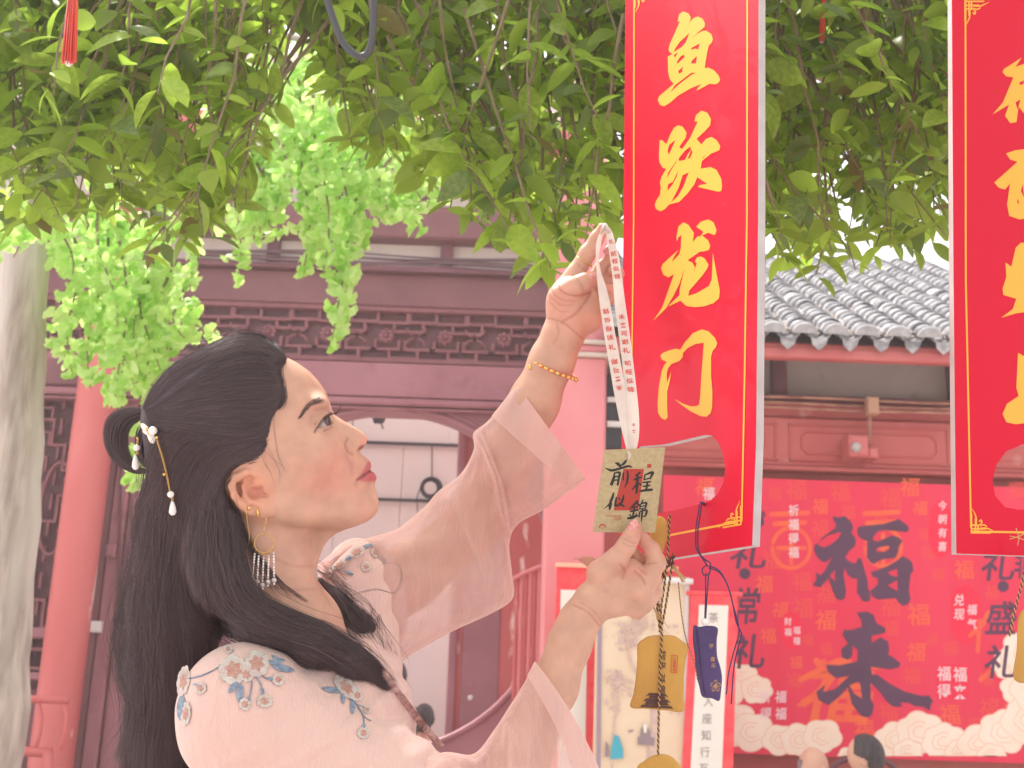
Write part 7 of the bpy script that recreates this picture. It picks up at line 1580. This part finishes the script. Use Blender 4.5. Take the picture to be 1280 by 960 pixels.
for _ in range(1500):
    px = rng.uniform(-120, 1400); b_ = bound(px); py = rng.uniform(-160, b_+4)
    if py < 0 and rng.random() < 0.4: continue
    edge = (b_-py); d = rng.uniform(1.9, 3.1)
    if edge < 45 and rng.random() < 0.35: continue
    if 300 < px < 400 and py > 70: continue
    twig(px, py-12, d, None, 0.5 if edge < 60 else 0.20); nclu += 1
for (px, py, d) in ((195, 130, 1.75), (150, 115, 1.8), (310, 128, 2.0), (60, 130, 1.8), (245, 262, 1.85), (290, 262, 1.9), (210, 300, 1.9), (230, 312, 1.95), (150, 262, 2.0), (440, 195, 2.0), (500, 200, 2.1), (470, 190, 2.0), (560, 270, 2.0), (600, 285, 2.0), (655, 318, 1.95), (690, 345, 1.9), (980, 330, 2.2), (1020, 352, 2.1), (1070, 345, 2.1), (400, 100, 2.1), (30, 260, 2.0), (700, 310, 2.0), (640, 300, 2.0), (620, 260, 2.0), (1140, 320, 2.2), (968, 300, 2.0), (990, 310, 2.4), (1010, 318, 2.2), (1040, 322, 2.0), (1060, 310, 2.3), (1090, 330, 2.2), (1110, 300, 2.0), (1120, 310, 2.4), (1150, 295, 2.1), (1165, 310, 2.3), (1180, 300, 2.0), (1030, 300, 2.5), (1085, 300, 2.6), (1135, 290, 2.6), (1175, 285, 2.6), (970, 285, 2.6), (1000, 285, 2.7), (740, 290, 2.3), (765, 280, 2.4), (720, 320, 2.3), (770, 250, 2.3), (670, 335, 2.2), (300, 270, 1.9), (260, 305, 1.9), (180, 325, 1.9)):
    twig(px, py-10, d, 8, 0.6)
# unseen crown leaves added over and behind the viewer to shade the woman
for _ in range(300):
    x = rng.uniform(-1.3, 1.3); y = rng.uniform(-1.0, 0.95); z = rng.uniform(2.75, 3.3)
    tip = np.array([x, y, z])
    for k in range(9):
        a = k*2.4; bag.add(LT[k % 4], tip+rng.normal(0, .06, 3), (math.cos(a), math.sin(a), -.4), (rng.normal(0, .3), rng.normal(0, .3), 1), rng.uniform(.08, .12), 'leaf')
bag.flush(fig, 'leaf')
tag(tw.build('twigs', M['bark'], fig), kind='stuff'); tag(bz.build('figs', M['berry'], fig, True), kind='stuff')
# ginkgo
gk0 = atY(-28, 955, 3.9)
gk = thing('ginkgo_tree', (gk0[0], gk0[1], 0), 'ginkgo tree with pale bark at the left edge and trailing bright green fan leaves', 'tree')
gp = lambda px, py, Y: np.array(atY(px, py, Y))
mb = MB(); P_ = [np.array([gk0[0]-.06, 3.9, 0])]+[gp(x, y, 3.9) for x, y in ((-14, 940), (-2, 800), (13, 650), (20, 550), (26, 430), (34, 280), (44, 120), (56, -60), (70, -300))]
mb.tube(catmull(P_, 4), list(np.linspace(0.105, 0.062, 37)*(1+0.05*np.sin(np.arange(37)*1.7))), 22); mb.build('trunk', M['bark_pale'], gk, True)
gb = LeafBag(); gt = MB()
def gstrand(px0, py0, px1, py1, Y, wd, dens=1.0):
    a = gp(px0, py0, Y); b2 = gp(px1, py1, Y+rng.uniform(-.12, .12)); n_ = 10; P_ = [a+(b2-a)*t+np.array([0.03*math.sin(t*5+px0), 0.03*math.cos(t*4+px1), 0]) for t in np.linspace(0, 1, n_)]
    gt.tube(P_, list(np.linspace(0.006, 0.0018, n_)), 5, False); L = np.linalg.norm(b2-a); C_ = np.array(catmull(P_, 6)); wd *= rng.uniform(.55, .85); m_ = int(L/0.013*dens)
    for k in range(m_):
        t = k/m_; c = C_[int(t*(len(C_)-1))]; wpx = wd*Y/FPX*(0.55+0.45*math.sin(math.pi*min(1, (1-t)*1.2)))*(1 if t < .9 else .5)
        o = rng.normal(0, 1, 3)*np.array([wpx*.55, wpx*.5, 0.02]); ctr = c+o
        for j in range(3):
            an = rng.uniform(0, 6.28); dd = np.array([math.cos(an), rng.normal(0, .35), math.sin(an)*0.8-0.45]); gb.add(GT, ctr, dd, np.array([rng.normal(0, .35), -1.0, rng.normal(0.25, .4)]), rng.uniform(0.022, 0.034), 'gink' if rng.random() < .68 else 'gink2')
for s in ((305, 140, 285, 338, 3.7, 34), (335, 110, 318, 290, 3.8, 36), (350, 100, 345, 270, 3.6, 36), (375, 120, 375, 352, 3.7, 30), (400, 110, 402, 345, 3.6, 34), (420, 120, 425, 425, 3.6, 30), (440, 130, 436, 415, 3.7, 26), (460, 140, 455, 310, 3.8, 32), (480, 170, 478, 280, 3.9, 28), (505, 190, 520, 295, 3.7, 22), (290, 80, 300, 250, 4.0, 40), (330, 60, 340, 220, 4.1, 44), (380, 70, 385, 240, 4.1, 46), (430, 80, 440, 240, 4.1, 44), (365, 80, 358, 300, 4.0, 34),
          (95, 250, 100, 470, 3.7, 28), (120, 250, 125, 490, 3.8, 32), (150, 270, 152, 500, 3.7, 34), (165, 280, 170, 610, 3.8, 28), (185, 300, 190, 480, 3.7, 30), (210, 330, 208, 470, 3.8, 26), (215, 360, 240, 432, 3.6, 20), (235, 380, 262, 420, 3.7, 12), (270, 60, 272, 230, 3.9, 40), (300, 180, 295, 300, 3.6, 34), (325, 180, 330, 280, 3.7, 36), (450, 60, 470, 260, 4.1, 46), (490, 100, 500, 260, 4.1, 44), (415, 180, 410, 320, 3.8, 30), (355, 60, 350, 200, 4.2, 46), (400, 60, 400, 200, 4.2, 46), (100, 300, 90, 420, 3.9, 34), (150, 380, 148, 500, 3.9, 30), (195, 380, 196, 470, 3.9, 28), (80, 260, 78, 360, 3.6, 22), (135, 300, 140, 440, 4.0, 36), (175, 300, 172, 430, 4.0, 36), (175, 420, 178, 600, 4.0, 22), (30, 240, 20, 320, 3.4, 24), (-20, 250, 0, 320, 3.5, 26), (60, 200, 60, 300, 3.8, 30), (120, 180, 110, 330, 4.1, 40), (160, 200, 150, 330, 4.1, 40), (200, 220, 190, 360, 4.1, 36)):
    gstrand(*s)
for _ in range(46):
    if rng.random() < 0.55:
        x = rng.uniform(262, 540); y0 = rng.uniform(90, 190); y1 = y0+rng.uniform(60, 150); y1 = min(y1, float(np.interp(x, [262, 290, 340, 372, 400, 428, 455, 480, 520, 540], [300, 340, 270, 350, 350, 425, 300, 270, 300, 270])))
    else:
        x = rng.uniform(65, 235); y0 = rng.uniform(240, 330); y1 = y0+rng.uniform(60, 170); y1 = min(y1, float(np.interp(x, [65, 100, 150, 172, 200, 240], [330, 470, 500, 600, 480, 420])))
    if y1 > y0+20: gstrand(x, y0, x+rng.uniform(-12, 12), y1, rng.uniform(3.6, 4.2), rng.uniform(10, 22), 0.8)
for P_ in ([(45, 100, 3.9), (120, 60, 3.9), (240, 40, 3.9), (380, 50, 3.8), (520, 120, 3.8)], [(36, 250, 3.9), (90, 215, 3.85), (150, 225, 3.8), (205, 290, 3.75)], [(315, 140, 3.7), (340, 165, 3.65), (358, 200, 3.6), (364, 240, 3.6)]):
    MB().tube(catmull([gp(*p) for p in P_], 5), 0.012 if len(P_) > 4 or P_[0][0] < 300 else 0.006, 7).build('branch', M['bark_pale'], gk, True)
gb.flush(gk, 'leaf'); tag(gt.build('twigs', M['bark'], gk), kind='stuff')
# trees far behind, seen through the gaps above the roofs
# ---------------------------------------------------------------- thin bright haze that veils the far walls
hz = MB().box(-24, 24, -14, 34, -1.0, 5.6)
hm = bpy.data.materials.new('haze'); hm.use_nodes = True; nt = hm.node_tree; nt.nodes.clear()
ho = nt.nodes.new('ShaderNodeOutputMaterial'); hv = nt.nodes.new('ShaderNodeVolumePrincipled'); hv.inputs['Color'].default_value = (1.0, 0.90, 0.90, 1); hv.inputs['Density'].default_value = 0.008; hv.inputs['Anisotropy'].default_value = 0.3
nt.links.new(hv.outputs[0], ho.inputs['Volume'])
tag(hz.build('haze', hm), kind='stuff')
